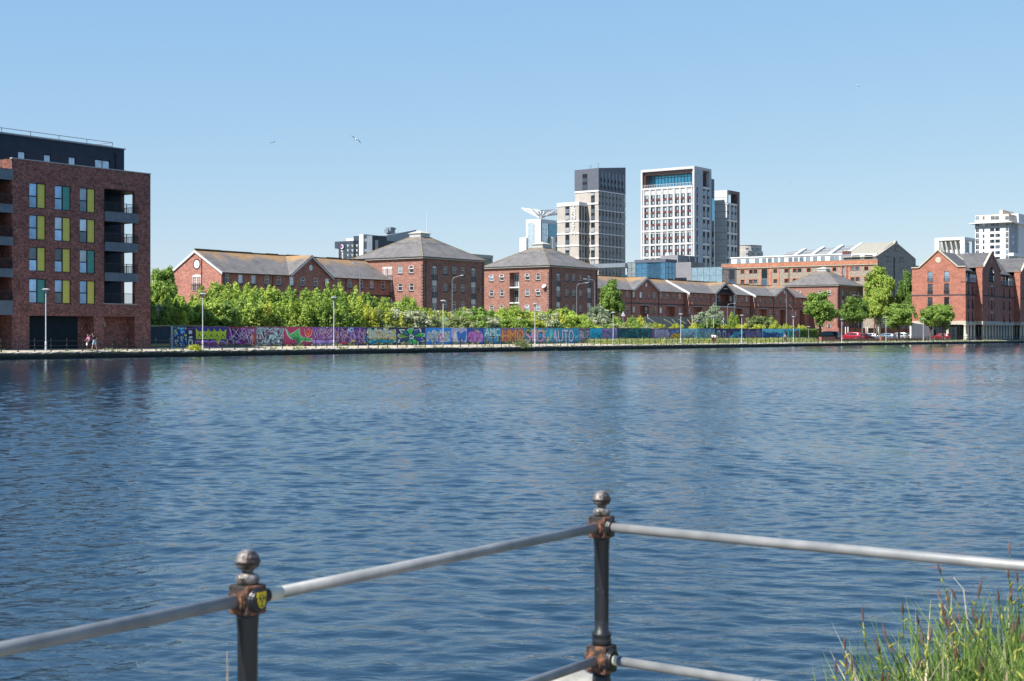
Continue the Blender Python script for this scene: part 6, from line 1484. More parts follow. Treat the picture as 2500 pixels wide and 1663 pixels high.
M.poly([(0, 0), (1, 0), (1, .15), (0, .15)], '2c4a40', 1); M.poly([(0, .86), (1, .9), (1, 1), (0, 1)], '2a5a88', 1); M.letters('HMO', .03, .97, .18, .92, 'd87a40', '6a3038', k=3, off=.07); M.done()
M = Mural(1280, 1341, '208098', 'mural of pink letters fading to yellow at the top on teal', 16)
M.letters('SICK', .04, .94, .12, .93, 'c88aa0', '1a1c40', k=2); 
for x in (.12, .32, .52, .72): M.stroke([(x, .84), (x+.1, .8)], .2, 'c8a838', 5)
M.blob(.95, .3, .05, .2, 'c8a070', 1); M.done()
M = Mural(1341, 1413, '1e7890', 'mural of grey-lilac bubble letters on teal', 17)
M.blob(.06, .6, .05, .4, '58a0a0', 1); M.letters('AUTO', .1, .82, .12, .9, 'a0a4bc', '3a2040', k=2, hi='d0d8e8'); M.stroke([(.86, .2), (.95, .6), (.88, .85)], .22, '2458a0', 3); M.stroke([(.84, .3), (.97, .55)], .16, '58b0c8', 4); M.done()
M = Mural(1413, 1441, '6e6470', 'small grey mural of rounded letters with weeds below', 18)
M.letters('BUZ', .08, .92, .32, .82, '9a98a4', '2c2430', k=2); M.stroke([(.05, .95), (.5, .88), (.95, .96)], .14, '50404c', 3); M.done()
M = Mural(1441, 1470, '1490b0', 'bright turquoise mural with dark blue scrawl', 19)
M.wild(2, ['1ca8c0', '0e7898'], '104a80', None, .1, .95, .15, .75, .15, .22, 3); M.done()
M = Mural(1470, 1507, '7a6a94', 'lilac and pink mural of angular letters', 20)
M.wild(3, ['8c88a8', '7888b8', '9a90a8', 'b03a80'], '4a3060', None, .05, .95, .15, .9, .25, .33, 4); M.blob(.5, .12, .2, .12, 'a82868', 5); M.done()
M = Mural(1507, 1591, '0c3440', 'dark teal mural of dense upright lettering', 21)
M.wild(9, ['124e58', '1a6068', '0e3c4c', '2a7a70'], '081c28', None, .02, .98, .08, .95, .2, .3, 4); M.done()
M = Mural(1591, 1662, '504a6c', 'mural of pale grey letters beside an orange heart shape', 22)
M.wild(4, ['a098b0', 'b0a8bc', '8c88a8'], '5a4a70', 'c89ab8', .1, .6, .12, .95, .3, .38, 4); M.stroke([(.02, .2), (.05, .8)], .3, '8a3050', 2)
M.poly([(.62, .2), (.98, .18), (.99, .72), (.9, .62), (.8, .72), (.7, .62), (.63, .5)], 'd8842c', 6); M.stroke([(.72, .55), (.85, .4), (.78, .3)], .1, '7a3c1c', 7); M.blob(.7, .75, .08, .1, '3070b0', 5); M.blob(.88, .82, .06, .1, '4a90c0', 5); M.done()
M = Mural(1662, 1702, '7ab0cc', 'pale blue mural with grey letters outlined in black', 23)
M.wild(3, ['98a8b8', '8ca4b8'], '14182c', None, .05, .9, .1, .9, .42, .56, 3); M.done()
M = Mural(1702, 1745, '4a6a8c', 'mural of grey-green and violet letters on blue', 24)
M.wild(4, ['8aa49c', '7888a8', '90a8a0', '60b0b0'], '282c50', None, .04, .96, .1, .92, .28, .38, 4); M.done()
M = Mural(1745, 1776, '231c4c', 'dark violet mural with pale oval figures', 25)
for x in (.3, .75): M.blob(x, .6, .14, .3, 'a8b0c8', 2, 10, .1); M.blob(x, .58, .11, .25, '3a5a58' if x < .5 else '3a2a5a', 3, 10, .1)
M.done()
M = Mural(1776, 1816, '1c1c40', 'dark navy mural with turquoise and plum bubbles', 26)
for i in range(11): M.blob(M.r.random(), M.r.uniform(.1, .8), .13, .2, M.r.choice(['2c8a98', '38a098', '6a3a70', '2a6a88']), 1+i % 4, 8, .3)
M.done()
M = Mural(1816, 1861, '1a1a3c', 'dark mural of violet and teal tangled lines', 27)
M.wild(4, ['3a7a8c', '6a5a98', '4a4a78', '8a6a90'], '14163a', None, .05, .95, .1, .9, .14, .22, 5); M.done()
M = Mural(1861, 1912, '58a4c8', 'light blue mural of dark navy spiky letters', 28)
M.wild(5, ['1c3c70', '204a88', '18305c'], '2c6a98', None, .04, .96, .1, .75, .2, .3, 4); M.done()
M = Mural(1912, 1953, '4a9ac0', 'light blue mural with brown and green leaf shapes', 29)
for x, h, s_ in ((.15, '4a3a30', .3), (.4, '1c6a48', .25), (.6, '246a50', -.2), (.85, '5a3c34', -.4)):
    M.poly([(x-.05, .3), (x-.12+s_*.3, .7), (x-.2*s_-.05, .95), (x+.12, .75), (x+.08, .3)], h, 2)
M.blob(.5, .2, .3, .15, '1c3c60', 1); M.done()
m = MB(); 
nn = 60
for i in range(nn):
    a = Lw*i/nn; b_ = Lw*(i+1)/nn
    if i % 5 != 3: m.hexa([(a, -.03, ztop(a)), (b_, -.03, ztop(b_)), (b_, .25, ztop(b_)), (a, .25, ztop(a))], [(a, -.03, ztop(a)+.06), (b_, -.03, ztop(b_)+.06), (b_, .25, ztop(b_)+.06), (a, .25, ztop(a)+.06)])
m.build('wall_coping', noisy('wall_coping', (.12, .12, .10), (.3, .29, .26), 2, .9), rW)
# dark boarded gates between the apartment block and the murals
FN = Site(366, 9.2); fe = FN.fx(425); fe2 = FN.fx(502)
rF = FN.root('boarded_fence', 'dark boarded fence with olive capping between apartment block and murals', 'fence')
zf0, zf1 = FN.fz(795, 370), FN.fz(791.5, 425)
m = MB(); m.hexa([(-2, 0, .5), (fe-.5, 0, .5), (fe-.5, .1, .5), (-2, .1, .5)], [(-2, 0, zf0-.15), (fe-.5, 0, zf0-.15), (fe-.5, .1, zf0-.15), (-2, .1, zf0-.15)]); 
for k in range(24): x = -1+k*.35; m.box(x, x+.03, -.02, -.002, .9, zf0-.2) if x < fe-.6 else None
m.build('dark_boards', CLAD, rF)
m = MB(); m.hexa([(-2, -.1, zf0-.14), (fe2, .35, ztop(0)+.07), (fe2, .6, ztop(0)+.07), (-2, .25, zf0-.14)], [(-2, -.1, zf0+.05), (fe2, .35, ztop(0)+.17), (fe2, .6, ztop(0)+.17), (-2, .25, zf0+.05)]); m.box(-2, fe-.6, -.05, -.003, .95, 1.25); m.build('olive_capping', noisy('olive_board', (.20, .20, .09), (.30, .29, .13), 2, .8), rF)
m = MB(); m.box(fe-.5, fe-.15, -.1, .3, .5, ztop(0)+.02); m.build('end_post', noisy('concrete_post', (.35, .36, .38), (.5, .5, .5), 3, .9), rF)
# ================================================================ quay railing on the far bank
PB_ = MB(); PB_.lathe([(.11, 0), (.11, .03), (.07, .08), (.045, .2), (.042, .5), (.06, .53), (.06, .62), (.042, .66), (.036, .95), (.06, .98), (.06, 1.06), (.035, 1.08), (.05, 1.11), (.05, 1.12), (.062, 1.16), (.05, 1.21), (.02, 1.23)], n=8); pme = PB_.mesh('railing_post', mat('railing_black', (.016, .017, .02), .5), False)
RLx = Site(t=td(-40, .45)[0], d=.45); rR_ = RLx.root('quay_railing', 'black cast iron post-and-rail railing along the far quay edge', 'railing')
npst = 185; stp = 1.78; rest = MB(); rr = random.Random(8); gaps = {12}
for i in range(npst):
    x = i*stp
    if i < 100: inst('railing_post', pme, rR_, (x, rr.uniform(-.02, .02), .655), 0).rotation_euler = (rr.uniform(-.02, .02), rr.uniform(-.02, .02), 0)
    else:
        k = len(rest.v); rest.v += [(v[0]+x, v[1], v[2]+.655) for v in PB_.v]; rest.f += [[q+k for q in f] for f in PB_.f]; rest.m += PB_.m
tag(rest.build('railing_posts', mat('railing_black', (.016, .017, .02), .5), rR_), kind='stuff')
for h in (1.02, .575):
    m = MB(); m.tube((0, 0, .655+h), ((npst-1)*stp, 0, .655+h), .021, n=6); m.build('rail', mat('railing_black', (.016, .017, .02), .5), rR_)
# ================================================================ lamps
LM = MB(); 
def quay_lamp(px, pyt, label, d=1.3, m=GALV):
    t, Y = td(px, d); z0_ = gz(d); zt_ = EYE+(HY-pyt)*Y/F; h = zt_-z0_
    r = empty('quay_lamp', W(t, d, z0_), TH, label, 'lamp', 'lamps along the quay path')
    b = MB(); b.lathe([(.09, 0), (.09, .9), (.055, .95), (.048, h-.45)], n=10); b.build('pole', m, r, smooth=False)
    b = MB(); b.lathe([(.06, h-.45), (.09, h-.4), (.10, h-.25), (.13, h-.15)], n=10); b.build('lamp_neck', STEELG, r)
    b = MB(); b.lathe([(.2, h-.15), (.36, h-.1), (.38, h-.06), (.3, h-.02), (.1, h+.02)], n=14); b.build('lamp_head', GALV, r)
    return r
for px, y, l in ((112, 705, 'tall white quay lamp in front of the dark garage shutter'), (495, 716, 'white quay lamp in front of the yellow-green mural'), (815, 725, 'white quay lamp at the left end of the brown and violet mural'),
                 (1082, 733, 'white quay lamp in front of the sky blue mural'), (1306, 741, 'white quay lamp in front of the pink and yellow letters mural'), (1497, 762, 'white quay lamp between lilac and dark teal murals'),
                 (1662, 766, 'white quay lamp between the orange heart mural and the pale blue mural'), (1811, 769, 'white quay lamp by the turquoise and plum bubbles mural'), (1937, 773, 'white quay lamp in front of the brown leaf mural near the wall end'),
                 (2055, 779, 'quay lamp standing in front of the first red car'), (2163, 775, 'quay lamp in front of the blue-grey parked car'), (2254, 778, 'quay lamp left of the twin trees by the waterside block')): quay_lamp(px, y, l)
quay_lamp(1974, 797, 'short grey lamp column in front of the clipped hedge', 9.5, STEELG)
def street_light(px, pyt, pxh, pyh, label, d=26, thin=.09):
    t, Y = td(px, d); z0_ = gz(d); zt_ = EYE+(HY-pyt)*Y/F; dx = (pxh-px)*Y/F; dz = -(pyh-pyt)*Y/F
    r = empty('street_light', W(t, d, z0_), 0, label, 'street light', 'tall street lights on the road behind the wall')
    h = zt_-z0_; s = 1 if dx > 0 else -1
    b = MB(); b.tube((0, 0, 0), (0, 0, h*.35), thin*.9, n=8); b.tube((0, 0, h*.35), (0, 0, h-.5), thin*.6, thin*.42, n=8)
    pts = [(0, 0, h-.5), (s*.12, 0, h-.2), (s*.35, 0, h-.02), (dx*.75, 0, h+dz*.8)]; b.path(pts, .035, 6); b.build('pole', STEELG, r)
    b = MB(); b.hexa([(dx*.72, -.12, h+dz-.1), (dx, -.16, h+dz-.06), (dx, .16, h+dz-.06), (dx*.72, .12, h+dz-.1)], [(dx*.72, -.1, h+dz+.04), (dx, -.08, h+dz+.05), (dx, .08, h+dz+.05), (dx*.72, .1, h+dz+.04)]); b.build('lamp_head', STEELG, r)
for a in ((879, 643, 858, 642, 'tall street light with a gull on it, in front of the gabled house roof'), (1104, 677, 1131, 672, 'street light reaching right in front of the masted pavilion'), (1452, 683, 1424, 681, 'street light reaching left in front of the pavilion by the towers'),
          (1408, 693, 1436, 690, 'street light reaching right in front of the pavilion by the towers'), (1920, 711, 1900, 709, 'street light in front of the third gable of the long terrace'), (1776, 742, 1796, 740, 'low street light beside the open gable of the long terrace'), (1936, 750, 1927, 745, 'short street light right of the third terrace gable'),
          (2105, 723, 2082, 720, 'street light in front of the pavilion by the warehouse'), (2134, 757, 2148, 752, 'street light before the dark warehouse gable')): street_light(*a, d=24)
# ================================================================ vegetation
rg = np.random.default_rng(11)
def leaf_quads(c, nrm, size, tone):
    """small folded leaf faces at points c facing roughly nrm"""
    n = len(c); nrm = nrm/np.maximum(1e-6, np.linalg.norm(nrm, axis=1, keepdims=True))
    r = rg.normal(size=(n, 3)); a = np.cross(nrm, r); a /= np.maximum(1e-6, np.linalg.norm(a, axis=1, keepdims=True)); b = np.cross(nrm, a)
    s = size*rg.uniform(.6, 1.35, (n, 1)); v = np.stack([c-a*s, c+b*s*.62+nrm*s*.15, c+a*s, c-b*s*.62+nrm*s*.15], 1)
    return v.reshape(-1, 3), tone
def leaf_mesh(name, v, tone, mats, wood=None, extra=None):
    n = len(v)//4; me = bpy.data.meshes.new(name)
    wv = wood.v if wood else []; wf = wood.f if wood else []
    V = np.vstack([v, np.array(wv)]) if wv else v
    loops = np.arange(n*4).tolist(); starts = (np.arange(n)*4).tolist(); tot = [4]*n; mi = [0]*n if extra is None else list(extra)
    for f in wf: starts.append(len(loops)); tot.append(len(f)); loops += [i+n*4 for i in f]; mi.append(len(mats)-1)
    me.vertices.add(len(V)); me.vertices.foreach_set('co', V.astype(np.float32).ravel())
    me.loops.add(len(loops)); me.loops.foreach_set('vertex_index', loops)
    me.polygons.add(len(starts)); me.polygons.foreach_set('loop_start', starts); me.polygons.foreach_set('loop_total', tot)
    me.polygons.foreach_set('material_index', mi)
    for m_ in mats: me.materials.append(m_)
    at = me.attributes.new('tone', 'FLOAT', 'FACE'); at.data.foreach_set('value', np.concatenate([tone, np.zeros(len(wf))]).astype(np.float32))
    me.update(calc_edges=True); return me
BARK = noisy('bark', (.09, .07, .05), (.17, .14, .11), 6, .9, stretch=(1, 1, .2))
LF = {'bright': leafmat('leaf_bright', (0.127, 0.222, 0.026), (0.489, 0.622, 0.112)), 'mid': leafmat('leaf_mid', (0.082, 0.171, 0.026), (0.326, 0.474, 0.097)), 'deep': leafmat('leaf_deep', (0.052, 0.127, 0.026), (0.222, 0.356, 0.074)),
      'silver': leafmat('leaf_silver', (0.178, 0.237, 0.133), (0.534, 0.622, 0.415)), 'yellow': leafmat('leaf_yellow', (0.237, 0.296, 0.030), (0.652, 0.682, 0.104)), 'cream': leafmat('leaf_cream', (0.119, 0.207, 0.038), (0.700, 0.700, 0.474)), 'olive': leafmat('leaf_olive', (0.133, 0.178, 0.052), (0.415, 0.459, 0.193))}
def lump_crown(lumps, dens, size, up=.35, edge=.5):
    C_, N_, T_ = [], [], []
    for (cx, cy, cz, r, tn) in lumps:
        n = int(dens*r*r*12.6); d = rg.normal(size=(n, 3)); d /= np.linalg.norm(d, axis=1, keepdims=True)
        rad = r*rg.uniform(edge, 1.08, (n, 1))*(1+.15*np.sin(d[:, :1]*7+cx)+.12*np.sin(d[:, 2:]*9+cz)); C_.append(np.array([cx, cy, cz])+d*rad*np.array([1, 1, .9]))
        N_.append(d*.8+rg.normal(size=(n, 3))*.55+np.array([0, 0, up])); T_.append(np.clip(tn+rg.normal(0, .16, n), 0, .65))
    return np.vstack(C_), np.vstack(N_), np.concatenate(T_)
def tree_variant(kind, seed, H_, R_, trunk=.3, leaf=.2, dens=26, lumps=38, squash=1.0):
    """crown centre high, lumps spread over an uneven ellipsoid, limbs reaching into it"""
    r = random.Random(seed); L = []; zc = H_*(trunk+(1-trunk)*.5); hz = H_*(1-trunk)*.5
    for i in range(lumps):
        a = r.uniform(0, 6.28); e = math.asin(r.uniform(-.85, 1)); f = r.uniform(.4, .93)
        x = R_*f*math.cos(e)*math.cos(a); y = R_*f*math.cos(e)*math.sin(a); z = zc+hz*f*math.sin(e)
        L.append((x, y, z, R_*r.uniform(.11, .29), r.uniform(.08, .5)))
    c, n, t = lump_crown(L, dens, leaf); v, t = leaf_quads(c, n, leaf, t)
    w_ = MB(); th = H_*trunk; tr = H_*.018+.05; w_.tube((0, 0, -.2), (.05, 0, th), tr*1.3, tr, 8)
    for i in range(7):
        l_ = L[r.randrange(len(L))]; mid = Vector((l_[0]*.4, l_[1]*.4, th+(l_[2]-th)*.45)); w_.tube((.05, 0, th-.1), mid, tr*.6, tr*.4, 6); w_.tube(mid, (l_[0], l_[1], l_[2]), tr*.4, tr*.12, 5)
    w_.tube((.05, 0, th), (0, 0, H_*.8), tr*.8, tr*.2, 6)
    return v, t, w_
def sapling_variant(seed, H_, R_, leaf=.17, spikes=12, per=420):
    r = random.Random(seed); C_, N_, T_ = [], [], []; w_ = MB()
    for i in range(spikes):
        a = r.uniform(0, 6.28); q = R_*math.sqrt(r.random())*.8; bx_, by_ = q*math.cos(a), q*math.sin(a); top = H_*(r.uniform(.6, .9) if i > 3 else r.uniform(.92, 1.06))*(1-.2*(q/R_)**2); lean = r.uniform(.0, .7)
        tx_, ty_ = bx_+math.cos(a)*lean, by_+math.sin(a)*lean; n = int(per*top/8*1.25); s = rg.random(n)**.8
        base = np.array([bx_*.7, by_*.7, 0]); tip = np.array([tx_, ty_, top]); ax = base+(tip-base)*s[:, None]
        rad = (.18+1.15*np.sin(np.clip((1-s)*1.9, 0, 1.57))**1.1)*(1+.35*np.sin(s*22+i))*R_/2.2
        d = rg.normal(size=(n, 3)); d[:, 2] *= .45; d /= np.linalg.norm(d, axis=1, keepdims=True); c = ax+d*rad[:, None]*rg.uniform(.55, 1.05, (n, 1)); keep = c[:, 2] > .1
        tn = r.uniform(.08, .38); C_.append(c[keep]); N_.append((d*.7+rg.normal(size=(n, 3))*.55+np.array([0, 0, .4]))[keep]); T_.append(np.clip(tn+.16*s+rg.normal(0, .14, n), 0, .65)[keep])
        w_.tube((bx_*.7, by_*.7, -.1), (tx_, ty_, top*.93), .06, .012, 5)
    v, t = leaf_quads(np.vstack(C_), np.vstack(N_), leaf, np.concatenate(T_)); return v, t, w_
VAR = {}
def variant(key, fn, pal):
    if (key, pal) not in VAR:
        if key not in VAR: VAR[key] = fn()
        v, t, w_ = VAR[key]; wm = w_.mesh('trunk', BARK); VAR[(key, pal)] = (leaf_mesh('crown', v, t, [LF[pal]]), wm)
    return VAR[(key, pal)]
def plant(name, key, fn, pal, px, d, H_, H0, label, cat, group=None, rz=0, wid=1.0, dz=0):
    cm, tm = variant(key, fn, pal); t = td(px, d)[0]
    r = empty(name, W(t, d, gz(d)+dz), rz, label, cat, group); s = H_/H0
    inst('crown', cm, r, sc3=(s*wid, s*wid, s)); inst('trunk', tm, r, sc3=(s*wid, s*wid, s)); return r
SAPS = [(f'sap{i}', (lambda i=i: sapling_variant(20+i, 8, 2.4)), 8) for i in range(5)]
BUSH = [(f'bush{i}', (lambda i=i: tree_variant('b', 60+i, 5, 2.9, trunk=.04, leaf=.15, dens=38, lumps=60)), 5) for i in range(4)]
TREE = [(f'tree{i}', (lambda i=i: tree_variant('t', 80+i, 9, 3.4, trunk=.29, leaf=.17, dens=36, lumps=84)), 9) for i in range(3)]
rv = random.Random(77)
# skyline of the thicket behind the wall: column -> top row
SKY_ = [(370, 722), (400, 712), (440, 722), (480, 716), (500, 708), (530, 690), (560, 678), (590, 688), (620, 698), (650, 690), (690, 702), (720, 696), (750, 700), (780, 698), (810, 700), (838, 686), (860, 700), (890, 712), (930, 718), (960, 738), (985, 730), (1000, 742), (1040, 748), (1080, 755), (1120, 757), (1160, 742), (1190, 755), (1230, 758), (1260, 746), (1300, 758), (1340, 754), (1370, 748), (1400, 762), (1440, 768), (1480, 770), (1540, 772), (1580, 784), (1600, 792)]
def skyl(px): return float(np.interp(px, [a for a, _ in SKY_], [b_ for _, b_ in SKY_]))
mur = [(456, 'doodle panels'), (557, 'yellow-green mural'), (624, 'magenta mural'), (695, 'pale cyan and grey mural'), (763, 'green star mural'), (812, 'lilac mural'), (893, 'brown and violet mural'), (969, 'yellow ochre mural'), (1038, 'green shards mural'), (1102, 'sky blue mural'), (1181, 'pink bubbly mural'), (1223, 'split grey and green mural'), (1280, 'orange letters mural'), (1341, 'pink and yellow letters mural'), (1413, 'grey-lilac bubble letters mural'), (1470, 'turquoise mural'), (1507, 'lilac angular mural'), (1591, 'dark teal mural'), (9999, 'orange heart mural')]
def mname(px): return next(n for e_, n in mur if px < e_)
px = 372
while px < 1010:   # tall saplings, back row
    d = rv.uniform(17, 22); h = zpy(skyl(px)+rv.uniform(-4, 7), px, d)-gz(d); k = rv.choice(SAPS)
    if px < 1010: plant('sapling', k[0], k[1], rv.choice(['bright', 'bright', 'mid', 'bright']), px, d, h, k[2], 'tall leafy sapling at the back of the thicket behind the '+mname(px), 'tree', 'tall saplings behind the murals', rv.uniform(0, 6.28), rv.uniform(.85, 1.1))
    px += rv.uniform(13, 19)
px = 376
while px < 1000:   # front row, lower
    d = rv.uniform(12, 14.5); h = (zpy(skyl(px)+rv.uniform(14, 42), px, d)-gz(d)); k = rv.choice(SAPS+BUSH[:1])
    plant('sapling', k[0], k[1], rv.choice(['bright', 'yellow', 'bright', 'mid', 'bright']), px, d, h, k[2], 'lower leafy sapling close behind the '+mname(px), 'shrub', 'lower saplings close behind the murals', rv.uniform(0, 6.28), rv.uniform(.9, 1.2))
    px += rv.uniform(14, 22)
px = 985
while px < 1600:
    d = rv.uniform(17, 22); h = zpy(skyl(px)+rv.uniform(-3, 5), px, d)-gz(d); k = rv.choice(BUSH+SAPS[:2]); 
    plant('shrub', k[0], k[1], rv.choice(['bright', 'mid', 'bright', 'cream', 'yellow']), px, d, h, k[2], 'rounded shrub at the back behind the '+mname(px), 'shrub', 'shrubs behind the murals', rv.uniform(0, 6.28), rv.uniform(.8, 1.1))
    px += rv.uniform(12, 19)
px = 990
while px < 1590:
    d = rv.uniform(11.5, 14); h = (zpy(skyl(px)+rv.uniform(10, 24), px, d)-gz(d)); k = rv.choice(BUSH)
    if not (1330 < px < 1420): plant('shrub', k[0], k[1], rv.choice(['bright', 'cream', 'mid', 'yellow', 'olive']), px, d, max(h, 2.9), k[2], 'low shrub just behind the '+mname(px), 'shrub', 'low shrubs just behind the murals', rv.uniform(0, 6.28), rv.uniform(.95, 1.3))
    px += rv.uniform(13, 20)
def one(key, pal, px, d, pytop, label, cat='shrub', name='shrub', wid=1.0, wpx=None, base=None):
    k = {'s': SAPS, 'b': BUSH, 't': TREE}[key[0]][int(key[1])]; h = zpy(pytop, px, d)-gz(d)
    if wpx: R0 = {'s': 2.6, 'b': 2.9, 't': 3.55}[key[0]]*h/k[2]; wid = (wpx/2*td(px, d)[1]/F)/R0
    return plant(name, k[0], k[1], pal, px, d, h, k[2], label, cat, None, rv.uniform(0, 6.28), wid)
one('t0', 'mid', 402, 24, 652, 'loose leafy tree right of the apartment block', 'tree', 'tree', wpx=90)
one('b1', 'silver', 385, 13, 738, 'silvery shrub beside the apartment block', wpx=60)
one('b2', 'olive', 925, 13.5, 758, 'grey-olive shrub with fine leaves above the yellow ochre mural', wpx=95)
one('b3', 'olive', 985, 14, 752, 'second grey-olive shrub above the green shards mural', wpx=85)
one('b0', 'silver', 1085, 13, 772, 'small silvery shrub above the sky blue mural', wpx=46)
one('b1', 'bright', 992, 24, 718, 'flat-topped light green tree in front of the masted pavilion', 'tree', 'tree', wpx=66)
one('b2', 'cream', 1140, 15, 762, 'shrub covered in cream blossom above the blue heart mural', wpx=90)
one('b3', 'cream', 1205, 15, 764, 'shrub dotted with cream blossom above the split grey mural', wpx=80)
one('b0', 'cream', 1278, 14, 774, 'low cream-flowering shrub above the pink letters mural', wpx=50)
one('t1', 'mid', 1494, 30, 682, 'poplar-like tree between the second pavilion and the long terrace', 'tree', 'tree', wpx=66)
one('b1', 'silver', 1462, 18, 742, 'rounded grey-green willow shrub below the poplar-like tree', wpx=66)
one('b2', 'silver', 1735, 16, 748, 'large silvery shrub in front of the open terrace gable', wpx=78)
one('b3', 'deep', 1735, 13.5, 770, 'dark shrub behind the pale post-and-rail fence', wpx=70)
one('b0', 'bright', 1791, 18, 758, 'small round bright green tree below the open gable', 'tree', 'tree', wpx=30)
one('b1', 'olive', 1850, 15, 768, 'spreading yellowish green shrub left of the third terrace gable', wpx=74)
one('b2', 'mid', 1885, 14, 776, 'smaller shrub beside the spreading yellowish one', wpx=44)
for i, p_ in enumerate((1610, 1650, 1690, 1770, 1810, 1850, 1895, 1925)):
    one('b%d' % (i % 4), 'yellow', p_, 10.8, 786+(i % 3)*2, ('yellow-green low growth on top of the wall line behind the '+['orange heart mural', 'orange and pale blue murals', 'pale blue mural', 'violet oval mural', 'turquoise bubble mural', 'tangled line mural', 'navy spiky letters mural', 'brown leaf mural'][i]), wpx=44)
one('b0', 'bright', 1918, 13, 787, 'tiny bright shrub at the foot of the third gable', wpx=16); one('b3', 'yellow', 1958, 15, 788, 'small yellow-green shrub above the wall end', wpx=26)
# trees on the right
one('t0', 'mid', 2003, 12, 712, 'street tree with thin browning middle above the black estate car', 'tree', 'tree', wpx=92)
one('t1', 'mid', 2088, 14, 724, 'rounded street tree above the red cars', 'tree', 'tree', wpx=80)
one('t2', 'bright', 2148, 30, 655, 'tall bright green tree in front of the stone warehouse', 'tree', 'tree', wpx=86)
one('t0', 'bright', 2140, 24, 700, 'lower bright tree under the tall one by the warehouse', 'tree', 'tree', wpx=60)
one('t1', 'deep', 2212, 26, 660, 'dark green tree against the left side of the waterside block', 'tree', 'tree', wpx=58)
one('t0', 'deep', 2232, 18, 720, 'shaded tree behind the parked silver cars', 'tree', 'tree', wpx=60)
one('t2', 'mid', 2195, 8, 743, 'broad low tree left of the waterside block', 'tree', 'tree', wpx=84)
one('t1', 'mid', 2272, 6, 745, 'left one of the twin round trees before the waterside block', 'tree', 'tree', wpx=62)
one('t0', 'mid', 2302, 5.5, 742, 'right one of the twin round trees before the waterside block', 'tree', 'tree', wpx=62)
one('b2', 'mid', 2318, 560, 606, 'small roof garden tree by the white frame building', 'tree', 'tree', wpx=50) if False else None
# clipped hedge
HG = Site(1950, 12); hx = HG.fx(2003)
n = 9000; c = np.stack([rg.uniform(0, hx, n), rg.uniform(0, 3, n), rg.uniform(0, 2.45, n)], 1); f = rg.integers(0, 3, n); c[f == 0, 1] = rg.uniform(-.1, .15, (f == 0).sum()); c[f == 1, 2] = 2.45+rg.normal(0, .05, (f == 1).sum()); c[f == 2, 0] = rg.uniform(-.1, .1, (f == 2).sum())
v, t = leaf_quads(c, rg.normal(size=(n, 3))+np.array([-.3, -.6, .5]), .13, np.clip(rg.normal(.25, .18, n), 0, .65))
o_ = inst('hedge', leaf_mesh('hedge', v, t, [LF['deep']]), None, W(HG.t, HG.d, gz(12)), TH); tag(o_, 'dense clipped green hedge at the right end of the mural wall', 'hedge')
# weeds along the quay and under the murals
def tufts(name, spots, pal, label, size=.09, hmax=.35, per=40):
    C_, N_, T_ = [], [], []
    for (t_, d_, s) in spots:
        m_ = int(per*s); base = np.array(W(t_, d_, gz(d_) if d_ > .2 else .6)); off = rg.normal(size=(m_, 3))*np.array([.35*s, .35*s, 0]); z = rg.random(m_)**1.5*hmax*s; off[:, 2] = z
        C_.append(base+off); N_.append(rg.normal(size=(m_, 3))+np.array([0, -.3, .3])); T_.append(np.clip(rg.normal(.3, .2, m_), 0, .65))
    v, t = leaf_quads(np.vstack(C_), np.vstack(N_), size, np.concatenate(T_)); o = inst(name, leaf_mesh(name, v, t, [LF[pal]])); return tag(o, label, 'weeds', None, 'stuff')
S1 = [(rv.uniform(tL, tR), rv.uniform(-.05, .8), rv.uniform(.2, .8)) for _ in range(330)]+[(rv.uniform(tV, tR), rv.uniform(.2, 1.2), rv.uniform(.3, .8)) for _ in range(200)]
tufts('quay_weeds', S1, 'olive', 'yellow-green weeds sprouting along the stone quay edge')
S2 = [(rv.uniform(tV, tW1+1), 9-abs(rv.gauss(0, 1.5)), rv.uniform(.4, 1.5)) for _ in range(1300)]+[(rv.uniform(tW0, tV), 8.85, rv.uniform(.2, .8)) for _ in range(160)]
tufts('verge_grass', S2, 'olive', 'rough grass and weeds growing under the right-hand murals', .10, .55)
S3 = [(rv.uniform(tV, tW1+1), rv.uniform(5, 8.9), rv.uniform(.5, 1.3)) for _ in range(170)]
tufts('yellow_flowers', S3, 'yellow', 'yellow flowering weeds in the verge below the murals', .09, .8, 30)
S4 = [(rv.uniform(tV, tR), rv.uniform(3.4, 5.5), rv.uniform(.4, .9)) for _ in range(420)]
tufts('mown_grass', S4, 'olive', 'short pale grass beside the path on the right', .10, .22, 30)
for px_, y_, s_, l_ in ((1272, 840, 2.3, 'bushy green weed hanging over the quay edge below the orange letters mural'), (1760, 832, 2.0, 'dark scraggy bush on the verge beside the walking pair'), (476, 858, 1.0, 'yellow-green weed on the quay edge below the yellow-green mural')):
    n = 1500; c = rg.normal(size=(n, 3))*np.array([.45, .45, .4])*s_*.6; c[:, 2] = np.abs(c[:, 2])-.15*s_; dd = .5 if px_ != 1760 else 3.2
    v, t = leaf_quads(c, rg.normal(size=(n, 3))+np.array([0, 0, .4]), .09, np.clip(rg.normal(.3, .2, n), 0, .65)); o = inst('weed_bush', leaf_mesh('weed_bush', v, t, [LF['olive' if px_ != 476 else 'yellow']]), None, W(td(px_, dd)[0], dd, .75)); tag(o, l_, 'weed')
